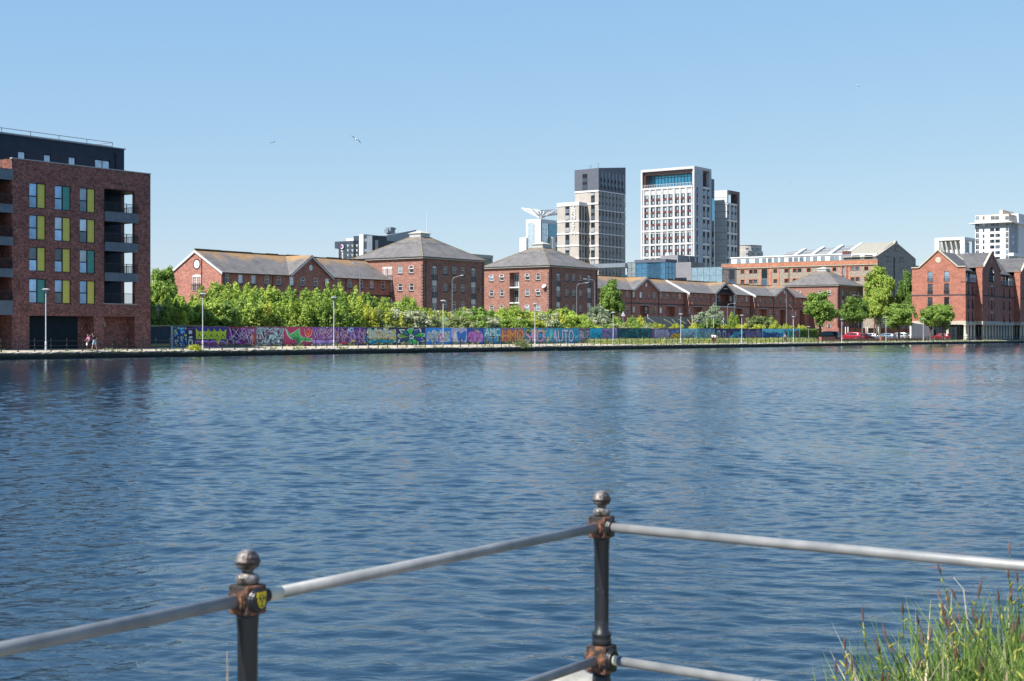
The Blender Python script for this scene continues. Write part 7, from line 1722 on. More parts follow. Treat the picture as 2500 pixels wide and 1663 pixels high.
# ================================================================ small things on and behind the wall
def item(name, label, cat, group=None): return lambda mb, m: tag(mb.build(name, m), label, cat, group)
def pt(px, py, d): t, Y = td(px, d); return Vector(((px-1250)/F*Y, Y, EYE+(HY-py)*Y/F))
YP = mat('yellow_plastic', (.75, .52, .03), .5)
m = MB(); m.bar(pt(1336, 784.5, 11.5), pt(1414, 802.5, 10.4), .14, .2); item('yellow_beam', 'long yellow beam leaning down behind the grey-lilac letters mural', 'beam')(m, YP)
m = MB(); m.bar(pt(1272, 770, 13), pt(1291, 775.5, 13), .12, .2); item('yellow_beam', 'short yellow beam among shrubs above the pink letters mural', 'beam')(m, YP)
m = MB(); m.box(-3.5, 3.5, 0, .12, .4, 2.5); o = m.build('dark_hoarding', mat('hoarding_slate', (.09, .11, .13), .7)); o.location = W(td(1365, 10.9)[0], 10.9, gz(11)); o.rotation_euler = (0, R(4), TH); tag(o, 'slate grey hoarding just below the long yellow beam', 'hoarding')
GRW = noisy('grey_planks', (.20, .20, .18), (.32, .31, .27), 1.5, .9, stretch=(1, 1, 6))
a = Site(1575, 20); ex = a.fx(1690); rr_ = a.root('plank_fence', 'long grey plank fence in front of the long terrace porches', 'fence')
m = MB(); zt_ = a.fz(772, 1575)
for k in range(8): m.box(0, ex, 0, .06, .9+(zt_-.9)*k/8, .9+(zt_-.9)*(k+1)/8-.02)
m.build('planks', GRW, rr_)
for v in (1581, 1689): m = MB(); xx = a.fx(v); m.box(xx-.06, xx+.06, -.1, -.003, .9, zt_+.35); m.build('fence_post', BARGE, rr_)
WOOD = noisy('pale_timber', (.42, .38, .28), (.6, .55, .42), 3, .85); RUSTW = noisy('orange_timber', (.45, .25, .12), (.6, .38, .2), 3, .85)
for (x0, y0_, x1, y1_, mt_, l_) in ((1583, 777, 1602, 790, WHITE, 'white diagonal pole at the left end of the plank fence'), (1622, 780, 1640, 790, WOOD, 'pale diagonal pole above the orange heart mural'), (1641, 780, 1657, 797, WOOD, 'steep pale pole left of the quay lamp by the pale blue mural'), (1657, 780, 1674, 790, WOOD, 'thin pole behind the quay lamp by the pale blue mural'), (1678, 780, 1690, 796, RUSTW, 'orange-brown leaning pole right of the quay lamp')):
    m = MB(); m.bar(pt(x0, y0_, 12.5), pt(x1, y1_, 11.8), .1, .1); item('leaning_pole', l_, 'pole')(m, mt_)
rr_ = empty('rail_fence', (0, 0, 0), 0, 'pale timber post-and-rail fence in front of the large silvery shrub', 'fence')
for x in (1690, 1726, 1742, 1766): m = MB(); m.bar(pt(x, 774 if x < 1700 else 776, 11.6), pt(x, 800, 11.6), .12, .12); m.build('fence_post', WOOD, rr_)
for (x0, x1, y0_, y1_) in ((1701, 1728, 776, 776), (1701, 1728, 784, 783), (1703, 1724, 785, 789), (1737, 1771, 774.5, 774.5), (1739, 1770, 782, 782), (1748, 1768, 790, 790)): m = MB(); m.bar(pt(x0, y0_, 11.5), pt(x1, y1_, 11.5), .08, .12); m.build('fence_rail', WOOD, rr_)
r = empty('traffic_sign', pt(1521, 800, 22), 0, 'back of a pale triangular road sign left of the long terrace', 'sign')
q0 = pt(1521, 800, 22); m = MB(); m.tube((0, 0, -1), (0, 0, (800-760)/F*q0.y), .06, n=6); m.build('post', STEELG, r)
s_ = q0.y/F; m = MB(); zc = (800-765)*s_; m.hexa([(-5.6*s_, -.1, zc-7*s_), (5.6*s_, -.1, zc-7*s_), (0, -.1, zc+5*s_)], [(-5.6*s_, -.07, zc-7*s_), (5.6*s_, -.07, zc-7*s_), (0, -.07, zc+5*s_)]); m.build('sign_plate', GALV, r)
# brick planters, wall and pale ramp of the car park
rr_ = Site(1985, 7.6); rb = rr_.root('planter_wall', 'low red brick planter wall in front of the parked cars', 'wall')
m = MB(); x1 = rr_.fx(2262); m.box(0, x1, 0, .35, .6, 1.3); m.box(rr_.fx(1999), rr_.fx(2032), -.6, -.002, .6, 1.75); m.box(rr_.fx(2147), rr_.fx(2160), -.5, -.002, .6, 1.8); m.build('brick_wall', BR_I, rb)
m = MB(); m.box(-.05, x1, -.05, .4, 1.302, 1.36); m.build('wall_coping', BR_A, rb)
rr_ = Site(2048, 34); rb = rr_.root('low_brick_range', 'low dark red brick wall with white posts behind the parked cars', 'wall')
m = MB(); x1 = rr_.fx(2228); m.box(0, x1, 0, 4, .6, rr_.fz(800.5, 2048)); m.build('brick_wall', BR_A, rb)
for v in (2060, 2066, 2110, 2114, 2136, 2140): 
    m = MB(); xx = rr_.fx(v); m.box(xx-.1, xx+.1, -.6, -.4, .6, rr_.fz(798, v)); m.build('white_post', LOUV, rb)
rr_ = Site(2232, 12); rb = rr_.root('ramp_wall', 'smooth pale wall behind the twin round trees', 'wall')
yy0, yy1 = 0, 0
m = MB(); xb_ = I.t-rr_.t-.3; m.hexa([(-2, 0, .6), (xb_, 0, .6), (xb_, .4, .6), (-2, .4, .6)], [(-2, 0, rr_.fz(788, 2232)), (xb_, 0, rr_.fz(797, 2330)), (xb_, .4, rr_.fz(797, 2330)), (-2, .4, rr_.fz(788, 2232))]); m.build('wall_face', noisy('render_ramp', (.66, .60, .54), (.74, .68, .62), .6, .8), rb)
rb.rotation_euler = (0, 0, TH)
# ================================================================ cars
TYRE = mat('tyre', (.015, .015, .016), .8); RIM = mat('wheel_rim', (.5, .51, .53), .3, .8); CGL = glass('car_glass', (.03, .04, .05), .3, .04, .2)
HEAD = mat('headlight_glass', (.7, .72, .75), .15, .3); TAIL = mat('taillight_red', (.35, .01, .01), .2); PLT = mat('number_plate', (.7, .7, .65), .5)
def paintc(n, c): 
    m_ = mat('car_paint_'+n, c, .25, .3); m_.node_tree.nodes['Principled BSDF'].inputs['Coat Weight'].default_value = .6; return m_
def car(loc, rz, paintm, label, L=4.3, H_=1.48, W_=1.78, kind='hatch', scale=1.0):
    r = empty('parked_car', loc, rz, label, 'car', 'cars in the car park'); r.scale = (scale,)*3
    h = H_; hl = L/2; wb = W_/2
    # stations: x, underside, belt height, roof height, belt half width, roof half width  (front is +x)
    if kind == 'suv': st = [(-hl, .5, .95, .98, .72, .6), (-hl+.12, .34, 1.02, h*.9, .86, .66), (-hl+.55, .3, 1.05, h*.985, .9, .68), (0, .28, 1.05, h, .92, .7), (hl*.28, .28, 1.04, h*.96, .92, .68), (hl*.55, .28, 1.03, 1.08, .91, .8), (hl-.35, .3, .95, .99, .88, .78), (hl-.05, .34, .8, .84, .78, .66), (hl, .42, .7, .72, .7, .6)]
    elif kind == 'saloon': st = [(-hl, .45, .85, .88, .7, .6), (-hl+.3, .3, .95, 1.0, .84, .72), (-hl*.55, .26, .96, 1.08, .88, .72), (-hl*.3, .25, .95, h*.97, .89, .62), (.1, .25, .94, h, .9, .62), (hl*.3, .25, .92, h*.9, .9, .64), (hl*.55, .25, .9, .94, .89, .78), (hl-.3, .28, .78, .82, .84, .72), (hl, .4, .6, .62, .68, .58)]
    else: st = [(-hl, .42, .9, .93, .7, .6), (-hl+.1, .3, .97, h*.8, .82, .62), (-hl+.5, .26, .97, h*.96, .87, .63), (0, .24, .95, h, .89, .65), (hl*.3, .24, .93, h*.93, .89, .64), (hl*.58, .25, .91, .97, .88, .76), (hl-.3, .27, .8, .84, .84, .72), (hl, .4, .62, .65, .7, .6)]
    b = MB(); n = 10; k = len(b.v)
    def ring(s):
        x, zb_, zt_, zr_, wbelt, wr_ = s; wbelt *= wb/.9; wr_ *= wb/.9
        return [(x, -wbelt*.92, zb_), (x, -wbelt, zb_+.18), (x, -wbelt, zt_-.1), (x, -wbelt*.97, zt_), (x, -wr_, zr_-.05), (x, -wr_*.8, zr_), (x, wr_*.8, zr_), (x, wr_, zr_-.05), (x, wbelt*.97, zt_), (x, wbelt, zt_-.1), (x, wbelt, zb_+.18), (x, wbelt*.92, zb_)]
    rings = [ring(s) for s in st]; n = 12
    for q in rings: b.v += q
    for i in range(len(st)-1):
        for j in range(n): jj = (j+1) % n; b.f.append([i*n+j, (i+1)*n+j, (i+1)*n+jj, i*n+jj]); b.m.append(0)
    b.f.append(list(range(n))); b.f.append([(len(st)-1)*n+j for j in range(n)][::-1]); b.m += [0, 0]
    body = b.build('body', paintm, r, smooth=True)
    md = body.modifiers.new('bevel', 'BEVEL'); md.width = .03; md.segments = 2; md.limit_method = 'ANGLE'; md.angle_limit = R(25)
    g = MB()
    cab = [i for i in range(len(st)) if st[i][3]-st[i][2] > .25]
    for i in cab[:-1]:
        for s in (-1, 1):
            a, c = rings[i], rings[i+1]; J = (3, 4) if s < 0 else (8, 7)
            p0, p1, p2, p3 = [Vector(v) for v in (a[J[0]], c[J[0]], c[J[1]], a[J[1]])]; off = Vector((0, s*.012, .004))
            f = lambda u, v: (p0*(1-u)+p1*u)*(1-v)+(p3*(1-u)+p2*u)*v+off
            g.quad(f(.05, .1), f(.95, .1), f(.95, .88), f(.05, .88))
    f0, f1 = cab[-1], cab[-1]+1
    for i, j, sg in ((f0, f1, 1), (cab[0], cab[0]-1, -1)):
        if 0 <= j < len(st):
            a, c = rings[i], rings[j]; q = [Vector(a[5]), Vector(a[6]), Vector(c[6]), Vector(c[5])]; o_ = Vector((sg*.02, 0, .012)); cc = sum(q, Vector())/4
            g.quad(*[cc+(v-cc)*.9+o_ for v in q])
    g.build('windows', CGL, r)
    wm = MB(); wm.v = []; rw_ = .33 if kind != 'suv' else .37
    for sx in (-hl*.6, hl*.62):
        for s in (-1, 1):
            t = MB(); t.tube((0, -.11, 0), (0, .11, 0), rw_, n=16); o_ = t.build('wheel', TYRE, r, (sx, s*(wb-.1), rw_)); 
            t = MB(); t.tube((0, s*.09, 0), (0, s*.118, 0), rw_*.62, n=10); t.build('rim', RIM, o_)
    for s in (-1, 1):
        t = MB(); t.box(hl-.3, hl-.12, s*wb*.72-.14, s*wb*.72+.14, .62, .76); t.build('headlight', HEAD, r)
        t = MB(); t.box(-hl-.01, -hl+.12, s*wb*.74-.1, s*wb*.74+.1, .75, 1.05 if kind != 'saloon' else .9); t.build('tail_light', TAIL, r)
        t = MB(); t.box(hl*.36, hl*.36+.12, s*(wb+.1)-.09, s*(wb+.1)+.09, .98, 1.1); t.build('wing_mirror', paintm, r)
    t = MB(); t.box(hl-.0, hl+.02, -.26, .26, .42, .53); t.build('number_plate', PLT, r)
    if kind == 'suv':
        for s in (-1, 1): t = MB(); t.bar((-hl*.7, s*wb*.66, h+.04), (hl*.2, s*wb*.66, h+.05), .04, .04); t.build('roof_rail', RIM, r)
    return r
LEFT = TH+math.pi/2; 
def putcar(px, d, py_base, face, *a, **k):
    t, Y = td(px, d); z = max(gz(d)+.012, EYE+(HY-py_base)*Y/F if py_base else 0)
    return car(W(t, d, z), LEFT if face == 'L' else LEFT+math.pi, *a, **k)
putcar(2019, 13, None, 'L', paintc('black', (.012, .014, .018)), 'big black estate car with roof rails behind the brick planter', L=5.0, H_=1.8, W_=1.95, kind='suv', scale=1.13)
putcar(2078, 13, None, 'L', paintc('red', (.42, .012, .03)), 'red hatchback with dark windows parked next to the black estate car', L=4.2, H_=1.6, kind='hatch', scale=1.18)
putcar(2113, 15, None, 'R', paintc('scarlet', (.50, .02, .015)), 'bright red car with sloping bonnet right of the red hatchback', L=4.1, H_=1.45, kind='saloon', scale=1.08)
putcar(2133, 26, None, 'R', paintc('white', (.7, .7, .72)), 'white car parked behind the bright red one', L=4.2, H_=1.5, scale=1.05)
putcar(2162, 15, None, 'L', paintc('blue_grey', (.16, .22, .28)), 'blue-grey car parked behind the second brick planter', L=4.3, H_=1.5, scale=1.1)
putcar(2193, 13, None, 'L', paintc('silver', (.40, .42, .44)), 'silver off-roader left of the black hatchback', L=4.4, H_=1.7, kind='suv', scale=1.05)
putcar(2216, 14.5, None, 'R', paintc('black', (.012, .014, .018)), 'black hatchback between the two silver cars', L=4.0, H_=1.55, scale=1.05)
putcar(2246, 15, None, 'L', paintc('pale_silver', (.46, .48, .5)), 'long silver saloon in front of the pale ramp wall', L=4.6, H_=1.5, kind='saloon', scale=1.1)
putcar(2297, 9, None, 'L', paintc('maroon', (.30, .012, .02)), 'red car under the twin round trees', L=4.3, H_=1.55, scale=1.05)
# ================================================================ people
SK = mat('skin', (.45, .27, .20), .6)
def limb_mesh(name, chains, m_, parent, sub=1):
    """connected joint chains skinned into one surface: chains = [[(x,y,z,r),...],...]; equal points are shared"""
    V, Rr, E_2 = [], [], []; idx = {}
    for ch in chains:
        prev = None
        for (x, y, z, rad) in ch:
            k = (round(x, 4), round(y, 4), round(z, 4))
            if k not in idx: idx[k] = len(V); V.append((x, y, z)); Rr.append(rad)
            i = idx[k]
            if prev is not None and prev != i: E_2.append((prev, i))
            prev = i
    me = bpy.data.meshes.new(name); me.from_pydata(V, E_2, []); me.materials.append(m_); o = inst(name, me, parent)
    me.skin_vertices or me.attributes.get('skin_vertex')
    md = o.modifiers.new('skin', 'SKIN'); md.use_smooth_shade = True
    if not me.skin_vertices:
        bm = __import__('bmesh').new(); bm.from_mesh(me); bm.verts.layers.skin.verify(); bm.to_mesh(me); bm.free()
    for v, rad in zip(me.skin_vertices[0].data, Rr): v.radius = (rad, rad)
    me.skin_vertices[0].data[0].use_root = True
    s = o.modifiers.new('sub', 'SUBSURF'); s.levels = sub; s.render_levels = sub
    return o
def person(px, d, label, h, rz, lean, legs, arms, top, bottom, hair, shoe, short_sleeve=True, shorts=False, hold=None, head=(0, 0)):
    """rz 0 faces +x; legs = (front x offset, back x offset) of the feet; arms = ((ex,ez),(hx,hz)) per side, relative to shoulder"""
    t = td(px, d)[0]; r = empty('person', W(t, d, gz(d)), rz, label, 'person'); s = h/1.75; r.scale = (s, s, s)
    lx = math.sin(lean); lz = math.cos(lean); pz = .93
    P0 = (0, 0, pz); ch = (lx*.28, 0, pz+.28*lz); nk = (lx*.52, 0, pz+.52*lz); hd = (nk[0]+.03+head[0], 0, nk[2]+.12+head[1]); ht = (hd[0]+.015, 0, hd[2]+.12)
    B_ = [[(*P0, .125), (*ch, .13), (*nk, .055), (*hd, .082), (*ht, .07)], [(*hd, .082), (hd[0]+.1, 0, hd[2]-.005, .016)]]; S_ = [[(*P0, .14), (*ch, .15), (nk[0], 0, nk[2]-.04, .08)]]; T_ = [[(*P0, .145)]]
    feet = []
    for sd_, fxo in ((-1, legs[0]), (1, legs[1])):
        hip = (0, sd_*.09, pz-.03); kn = (fxo*.5+.05, sd_*.095, .5); an = (fxo, sd_*.1, .09); toe = (fxo+.17, sd_*.11, .04)
        B_.append([(*P0, .125), (*hip, .09), (*kn, .06), (*an, .038), (*toe, .032)]); feet.append((an, toe))
        T_.append([(*P0, .145), (*hip, .105), (*kn, .082)] if shorts else [(*P0, .145), (*hip, .105), (*kn, .078), (an[0], an[1], an[2]+.02, .055)])
    hands = []
    for sd_, ((ex, ez), (hx_, hz_)) in zip((-1, 1), arms):
        sh = (nk[0]-.02, sd_*.17, nk[2]-.07); el = (sh[0]+ex, sd_*.22, sh[2]+ez); ha = (el[0]+hx_, sd_*.21, el[2]+hz_); dv = Vector((hx_, 0, hz_)).normalized(); pm = Vector(ha)+dv*.07
        B_.append([(*nk, .055), (*sh, .055), (*el, .042), (*ha, .028), (*pm, .034)])
        side = Vector((0, 1, 0)); perp = dv.cross(side)
        for k in range(4): B_.append([(*pm, .034), *[(*(pm+side*(k-1.5)*.018+dv*(.03+.035*j)*(1-.08*abs(k-1.4))+perp*.008*j*j), .0085) for j in (1, 2)]])
        B_.append([(*pm, .034), (*(pm+perp*.03-dv*.02), .01), (*(pm+perp*.045+dv*.02), .009)])
        S_.append([(nk[0], 0, nk[2]-.04, .08), (*sh, .075), (*[a+(b_-a)*(.75 if short_sleeve else 1) for a, b_ in zip(sh, el)], .06)]+([] if short_sleeve else [(*ha, .045)])); hands.append(pm)
    limb_mesh('body', B_, SK, r); limb_mesh('shirt', S_, top, r); limb_mesh('shorts' if shorts else 'trousers', T_[1:], bottom, r)
    for an, toe in feet: limb_mesh('shoe', [[(an[0]-.03, an[1], .05, .05), (toe[0]-.03, toe[1], .04, .042), (toe[0]+.04, toe[1], .035, .035)]], shoe, r)
    b = MB(); b.lathe([(.02, .105), (.06, .095), (.09, .06), (.098, .02), (.095, -.02), (.085, -.07), (.06, -.1)], n=12); o_ = b.build('hair', hair, r, (hd[0]-.028, 0, hd[2]+.045), smooth=True)
    return r, hands
BLK = mat('cloth_black', (.012, .012, .014), .9); PNKc = mat('cloth_pink', (.50, .15, .36), .9); DEN = mat('cloth_pale_denim', (.30, .42, .55), .9); WHC = mat('cloth_white', (.75, .74, .76), .9); PKW = mat('cloth_pale_pink', (.72, .60, .62), .9); GRC = mat('cloth_grey', (.25, .22, .24), .9); DKH = mat('hair_dark', (.02, .015, .012), .8); BRH = mat('hair_brown', (.08, .045, .025), .8); SHB = mat('shoe_black', (.015, .015, .018), .6); SHW = mat('shoe_white', (.65, .65, .65), .6); BUR = mat('cloth_burgundy', (.10, .02, .04), .9)
WL_ = TH+math.pi  # walking left along the quay
p1_, hh = person(219, 2.6, 'person in pink top and black trousers walking bent forward with a white bag', 1.64, WL_, .30, (.30, -.12), (((.12, -.25), (.24, -.08)), ((.1, -.26), (.22, -.14))), PNKc, BLK, DKH, SHB, True, False, None, (.02, -.03))
m = MB(); hp = hh[1]; m.hexa([(hp.x-.04, hp.y-.11, hp.z-.42), (hp.x+.04, hp.y-.11, hp.z-.42), (hp.x+.05, hp.y+.12, hp.z-.42), (hp.x-.03, hp.y+.12, hp.z-.42)], [(hp.x-.02, hp.y-.08, hp.z-.12), (hp.x+.02, hp.y-.08, hp.z-.12), (hp.x+.02, hp.y+.09, hp.z-.12), (hp.x-.02, hp.y+.09, hp.z-.12)]); m.tube((hp.x, hp.y-.06, hp.z-.12), (hp.x, hp.y, hp.z+.02), .008, n=4); m.tube((hp.x, hp.y+.06, hp.z-.12), (hp.x, hp.y, hp.z+.02), .008, n=4)
bg = m.build('carrier_bag', mat('bag_white', (.6, .6, .66), .6)); bg.location = p1_.location; bg.rotation_euler = p1_.rotation_euler; bg.scale = p1_.scale; tag(bg, 'white carrier bag hanging from the hand of the person in pink', 'bag')
person(231, 2.9, 'person in black T-shirt and pale denim shorts leaning to the one in pink', 1.76, WL_, .28, (.22, -.22), (((.26, .10), (.24, .06)), ((-.16, -.25), (-.18, -.2))), BLK, DEN, DKH, SHB, True, True, None, (.06, -.02))
person(1740, 2.7, 'person in white T-shirt and dark trousers on the left of the walking pair', 1.74, TH+.3, .02, (.14, -.14), (((.1, -.26), (.2, .0)), ((.0, -.28), (.1, -.24))), WHC, BLK, DKH, SHW)
person(1746, 2.9, 'person in pale pink top and burgundy trousers on the right of the walking pair', 1.66, TH+.2, .03, (.12, -.12), (((.06, -.26), (.14, -.16)), ((.02, -.27), (.1, -.2))), PKW, BUR, BRH, SHW)
person(1917, 3.2, 'person in grey top and black leggings striding past the brown leaf mural', 1.7, WL_, .08, (.34, -.34), (((.12, -.24), (.16, -.1)), ((-.1, -.26), (.04, -.22))), GRC, BLK, BRH, SHB)
# ================================================================ gulls
GW = mat('gull_white', (.75, .75, .75), .7); GD = mat('gull_grey', (.12, .13, .15), .7)
def gull(px, py, Y, span, ang, label, roll=0):
    s_ = Y/F; loc = Vector(((px-1250)*s_, Y, EYE+(HY-py)*s_)); r = empty('gull', loc, 0, label, 'bird', 'gulls in the sky')
    k = span/1.3; b = MB(); b.lathe([(.01, -.28), (.05, -.2), (.085, -.05), (.08, .08), (.05, .18), (.045, .24), (.02, .29), (.005, .33)], n=10); bo = b.build('body', GW, r, smooth=True); bo.rotation_euler = (0, R(90), 0); bo.scale = (k,)*3
    for s in (-1, 1):
        w_ = MB(); pts = [(0, 0, 0, .13), (.02, .22, .1, .12), (-.02, .42, .08, .1), (-.12, .62, -.02, .045), (-.18, .68, -.06, .012)]
        for i in range(4):
            x0, y0_, z0_, c0 = pts[i]; x1, y1_, z1_, c1 = pts[i+1]; mt_ = 0 if i < 1 else 1
            w_.hexa([(x0-c0, s*y0_, z0_), (x0+c0, s*y0_, z0_), (x1+c1, s*y1_, z1_), (x1-c1, s*y1_, z1_)], [(x0-c0*.8, s*y0_, z0_+.02), (x0+c0*.9, s*y0_, z0_+.02), (x1+c1*.9, s*y1_, z1_+.014), (x1-c1*.8, s*y1_, z1_+.014)], mt_)
        wo_ = w_.build('wing', [GW, GD], r); wo_.scale = (k,)*3
    t = MB(); t.hexa([(-.42, -.07, 0), (-.42, .07, 0), (-.2, .03, 0), (-.2, -.03, 0)], [(-.42, -.07, .01), (-.42, .07, .01), (-.2, .03, .02), (-.2, -.03, .02)]); to = t.build('tail', GW, r); to.scale = (k,)*3
    r.rotation_euler = ang
gull(867, 340, 140, 1.35, (R(28), R(-8), R(120)), 'largest gull, gliding high above the hotel')
gull(667, 348, 230, 1.1, (R(-15), R(5), R(75)), 'small pale gull left of the largest gull')
gull(2094, 207, 330, 1.1, (R(70), R(0), R(110)), 'tiny gull highest in the sky on the right')
gull(1929, 445, 350, .9, (R(15), R(0), R(105)), 'faint distant gull right of the gridded towers')
# ================================================================ near bank: railing, stone, sedges
NB = noisy('quay_slab', (.20, .19, .17), (.33, .31, .28), 1.5, .9)
def LU(u, n_, z=0): return Vector((UX*u+NX*n_, UY*u+NY*n_, z))
b = MB(); b.hexa([LU(-60, -60, -1), LU(5.0, -60, -1), LU(5.0, 3.25, -1), LU(-60, 3.25, -1)], [LU(-60, -60, .5), LU(5.0, -60, .5), LU(5.0, 3.25, .5), LU(-60, 3.25, .5)]); tag(b.build('near_quay', NB), kind='structure')
# cast iron with worn black paint, rust and bare metal
CI = bpy.data.materials.new('cast_iron'); CI.use_nodes = True; n_, l_, b_ = nodes(CI)
tc = n_.new('ShaderNodeTexCoord'); n1 = n_.new('ShaderNodeTexNoise'); n1.inputs['Scale'].default_value = 38; n1.inputs['Detail'].default_value = 8; n1.inputs['Roughness'].default_value = .7; l_.new(tc.outputs['Object'], n1.inputs['Vector'])
n2 = n_.new('ShaderNodeTexNoise'); n2.inputs['Scale'].default_value = 14; n2.inputs['Detail'].default_value = 6; l_.new(tc.outputs['Object'], n2.inputs['Vector'])
r1 = n_.new('ShaderNodeValToRGB'); r1.color_ramp.elements[0].position = .62; r1.color_ramp.elements[0].color = (.010, .011, .014, 1); r1.color_ramp.elements[1].position = .72; r1.color_ramp.elements[1].color = (.25, .25, .25, 1); l_.new(n1.outputs[0], r1.inputs[0])
l_.new(r1.outputs[0], b_.inputs['Base Color']); b_.inputs['Roughness'].default_value = .38
bp = n_.new('ShaderNodeBump'); bp.inputs['Strength'].default_value = .5; bp.inputs['Distance'].default_value = .003; l_.new(n1.outputs[0], bp.inputs['Height']); l_.new(bp.outputs[0], b_.inputs['Normal'])
RST = noisy('rusty_iron', (.022, .016, .014), (.24, .10, .05), 34, .7, .1, 9, .44, .66, bump=.5)
BALL = noisy('worn_iron', (.035, .024, .02), (.27, .25, .24), 26, .38, .42, 9, .36, .62, bump=.4)
PIPE = noisy('galvanised_pipe', (.19, .20, .205), (.32, .32, .315), 9, .55, .25, 10, .3, .7, bump=.06)
TAPE = mat('cream_tape', (.60, .58, .46), .55)
rN_ = empty('railing', LU(4.585, 2.905, .5), TH, 'near railing of black iron ball-topped posts and galvanised pipes at the quay corner', 'railing')
ZT, ZM = 1.067, .565
def postn(x, y, stick=False):
    p = inst('post', None, rN_, (x, y, 0))
    b = MB(); b.lathe([(.075, 0), (.075, .04), (.045, .09), (.04, .3), (.036, .48), (.034, .512)], n=24); b.lathe([(.031, .614), (.037, .622), (.0375, .64), (.033, .648), (.037, .652), (.037, .664), (.0275, .672), (.027, .72), (.0285, .98), (.031, 1.015), (.032, 1.028)], n=24); b.build('shaft', CI, p, smooth=True)
    for z in (ZT, ZM):
        h = .041 if z == ZT else .052; w_ = .037 if z == ZT else .043
        b = MB(); b.box(-w_, w_, -w_, w_, z-h, z+h); o_ = b.build('collar', RST, p); md = o_.modifiers.new('bevel', 'BEVEL'); md.width = .005; md.segments = 2
        for (dx, dy) in ((1, 0), (-1, 0), (0, 1), (0, -1)):
            for rr2, e0, e1 in ((.036, .0, .006), (.031, .006, .012)):
                c0 = Vector((dx*(w_+e0-.002), dy*(w_+e0-.002), z)); c1 = Vector((dx*(w_+e1), dy*(w_+e1), z)); b = MB(); b.tube(c0, c1, rr2*(h/.041), rr2*(h/.041)*.93, 24); b.build('boss', RST if (dx, dy) != (0, -1) else CI, o_)
    b = MB(); b.lathe([(.018, 1.106), (.028, 1.109), (.033, 1.118), (.033, 1.126), (.029, 1.134), (.017, 1.139), (.015, 1.142)], n=28); b.build('finial_disc', BALL, p, smooth=True)
    prof = [(.015, 1.1415), (.0165, 1.146), (.024, 1.153)]+[(.0345*math.cos(a), 1.1715+.0335*math.sin(a)) for a in [R(-32), R(-18), R(-6)]]+[(.0365, 1.1690), (.037, 1.1715), (.0365, 1.1740)]+[(.0345*math.cos(a), 1.1715+.0335*math.sin(a)) for a in [R(6), R(20), R(35), R(50), R(65), R(78), R(88)]]
    b = MB(); b.lathe(prof, n=32); b.build('finial_ball', BALL, p, smooth=True)
    if stick:
        b = MB(); nn = 20; yf = -(.037+.0135)
        b.hexa([(.0145*math.cos(2*math.pi*i/nn)+.004, yf-.002, ZT+.021*math.sin(2*math.pi*i/nn)) for i in range(nn)], [(.0145*math.cos(2*math.pi*i/nn)+.004, yf, ZT+.021*math.sin(2*math.pi*i/nn)) for i in range(nn)], 0)
        b.box(-.0125, .0205, yf-.0019, yf, ZT+.010, ZT+.023, 0)
        for (cx_, cz_, ax, az) in ((-.002, .006, .003, .004), (.010, .006, .003, .004), (.004, -.014, .0035, .0035), (.004, -.002, .0018, .005)): b.hexa([(cx_+ax*math.cos(q*math.pi/4), yf-.003, ZT+cz_+az*math.sin(q*math.pi/4)) for q in range(8)], [(cx_+ax*math.cos(q*math.pi/4), yf-.0021, ZT+cz_+az*math.sin(q*math.pi/4)) for q in range(8)], 1)
        for k in range(6): a0 = k*.5+.3; b.bar((.004+.011*math.cos(a0), yf-.0025, ZT+.016*math.sin(a0)), (.004+.011*math.cos(a0+.45), yf-.0025, ZT+.016*math.sin(a0+.45)), .0008, .001, 1)
        b.build('sticker', [mat('sticker_yellow', (.62, .48, .02), .6), mat('sticker_ink', (.02, .02, .02), .7)], p)
    return p
postn(0, 0)
# local frame of the railing: +x along the quay (u), +y towards the water (n)
lp = Vector((-.763, 3.96)); u_l = lp.x*UX+lp.y*UY-4.585; n_l = lp.x*NX+lp.y*NY-2.905; print('left post local', u_l, n_l)
SP = -u_l
postn(-SP, 0, True); postn(-2*SP, 0); postn(0, -SP*1.55); postn(0, -SP*3.1)
for z in (ZT, ZM):
    for (p_, q_) in (((-2*SP, 0), (-SP, 0)), ((-SP, 0), (0, 0)), ((-3*SP, 0), (-2*SP, 0)), ((0, 0), (0, -SP*1.55)), ((0, -SP*1.55), (0, -SP*3.1))):
        a = Vector((*p_, z)); c = Vector((*q_, z)); e = (c-a).normalized()*.045; b = MB(); b.tube(a+e, c-e, .0178, n=24); b.build('top_rail' if z == ZT else 'lower_rail', PIPE, rN_, smooth=True)
b = MB(); b.tube((-SP+.052, 0, ZT), (-SP+.125, 0, ZT), .0186, n=24); b.build('tape', TAPE, rN_, smooth=True)
b = MB(); b.tube((-SP+.045, 0, ZT), (-SP+.075, 0, ZT), .0192, n=24); b.build('pipe_collar', RST, rN_, smooth=True)
b = MB(); b.tube((0, -.05, ZM), (0, -.075, ZM), .0185, n=24); b.build('tape', TAPE, rN_, smooth=True)
b = MB(); b.tube((0, -.085, ZM), (0, -.105, ZM), .0186, n=24); b.build('tape', mat('grey_tape', (.12, .14, .17), .6), rN_, smooth=True)
b = MB(); b.tube((0, -.64, ZM), (0, -.67, ZM), .0186, n=24); b.build('tape', mat('grey_tape', (.12, .14, .17), .6), rN_, smooth=True)
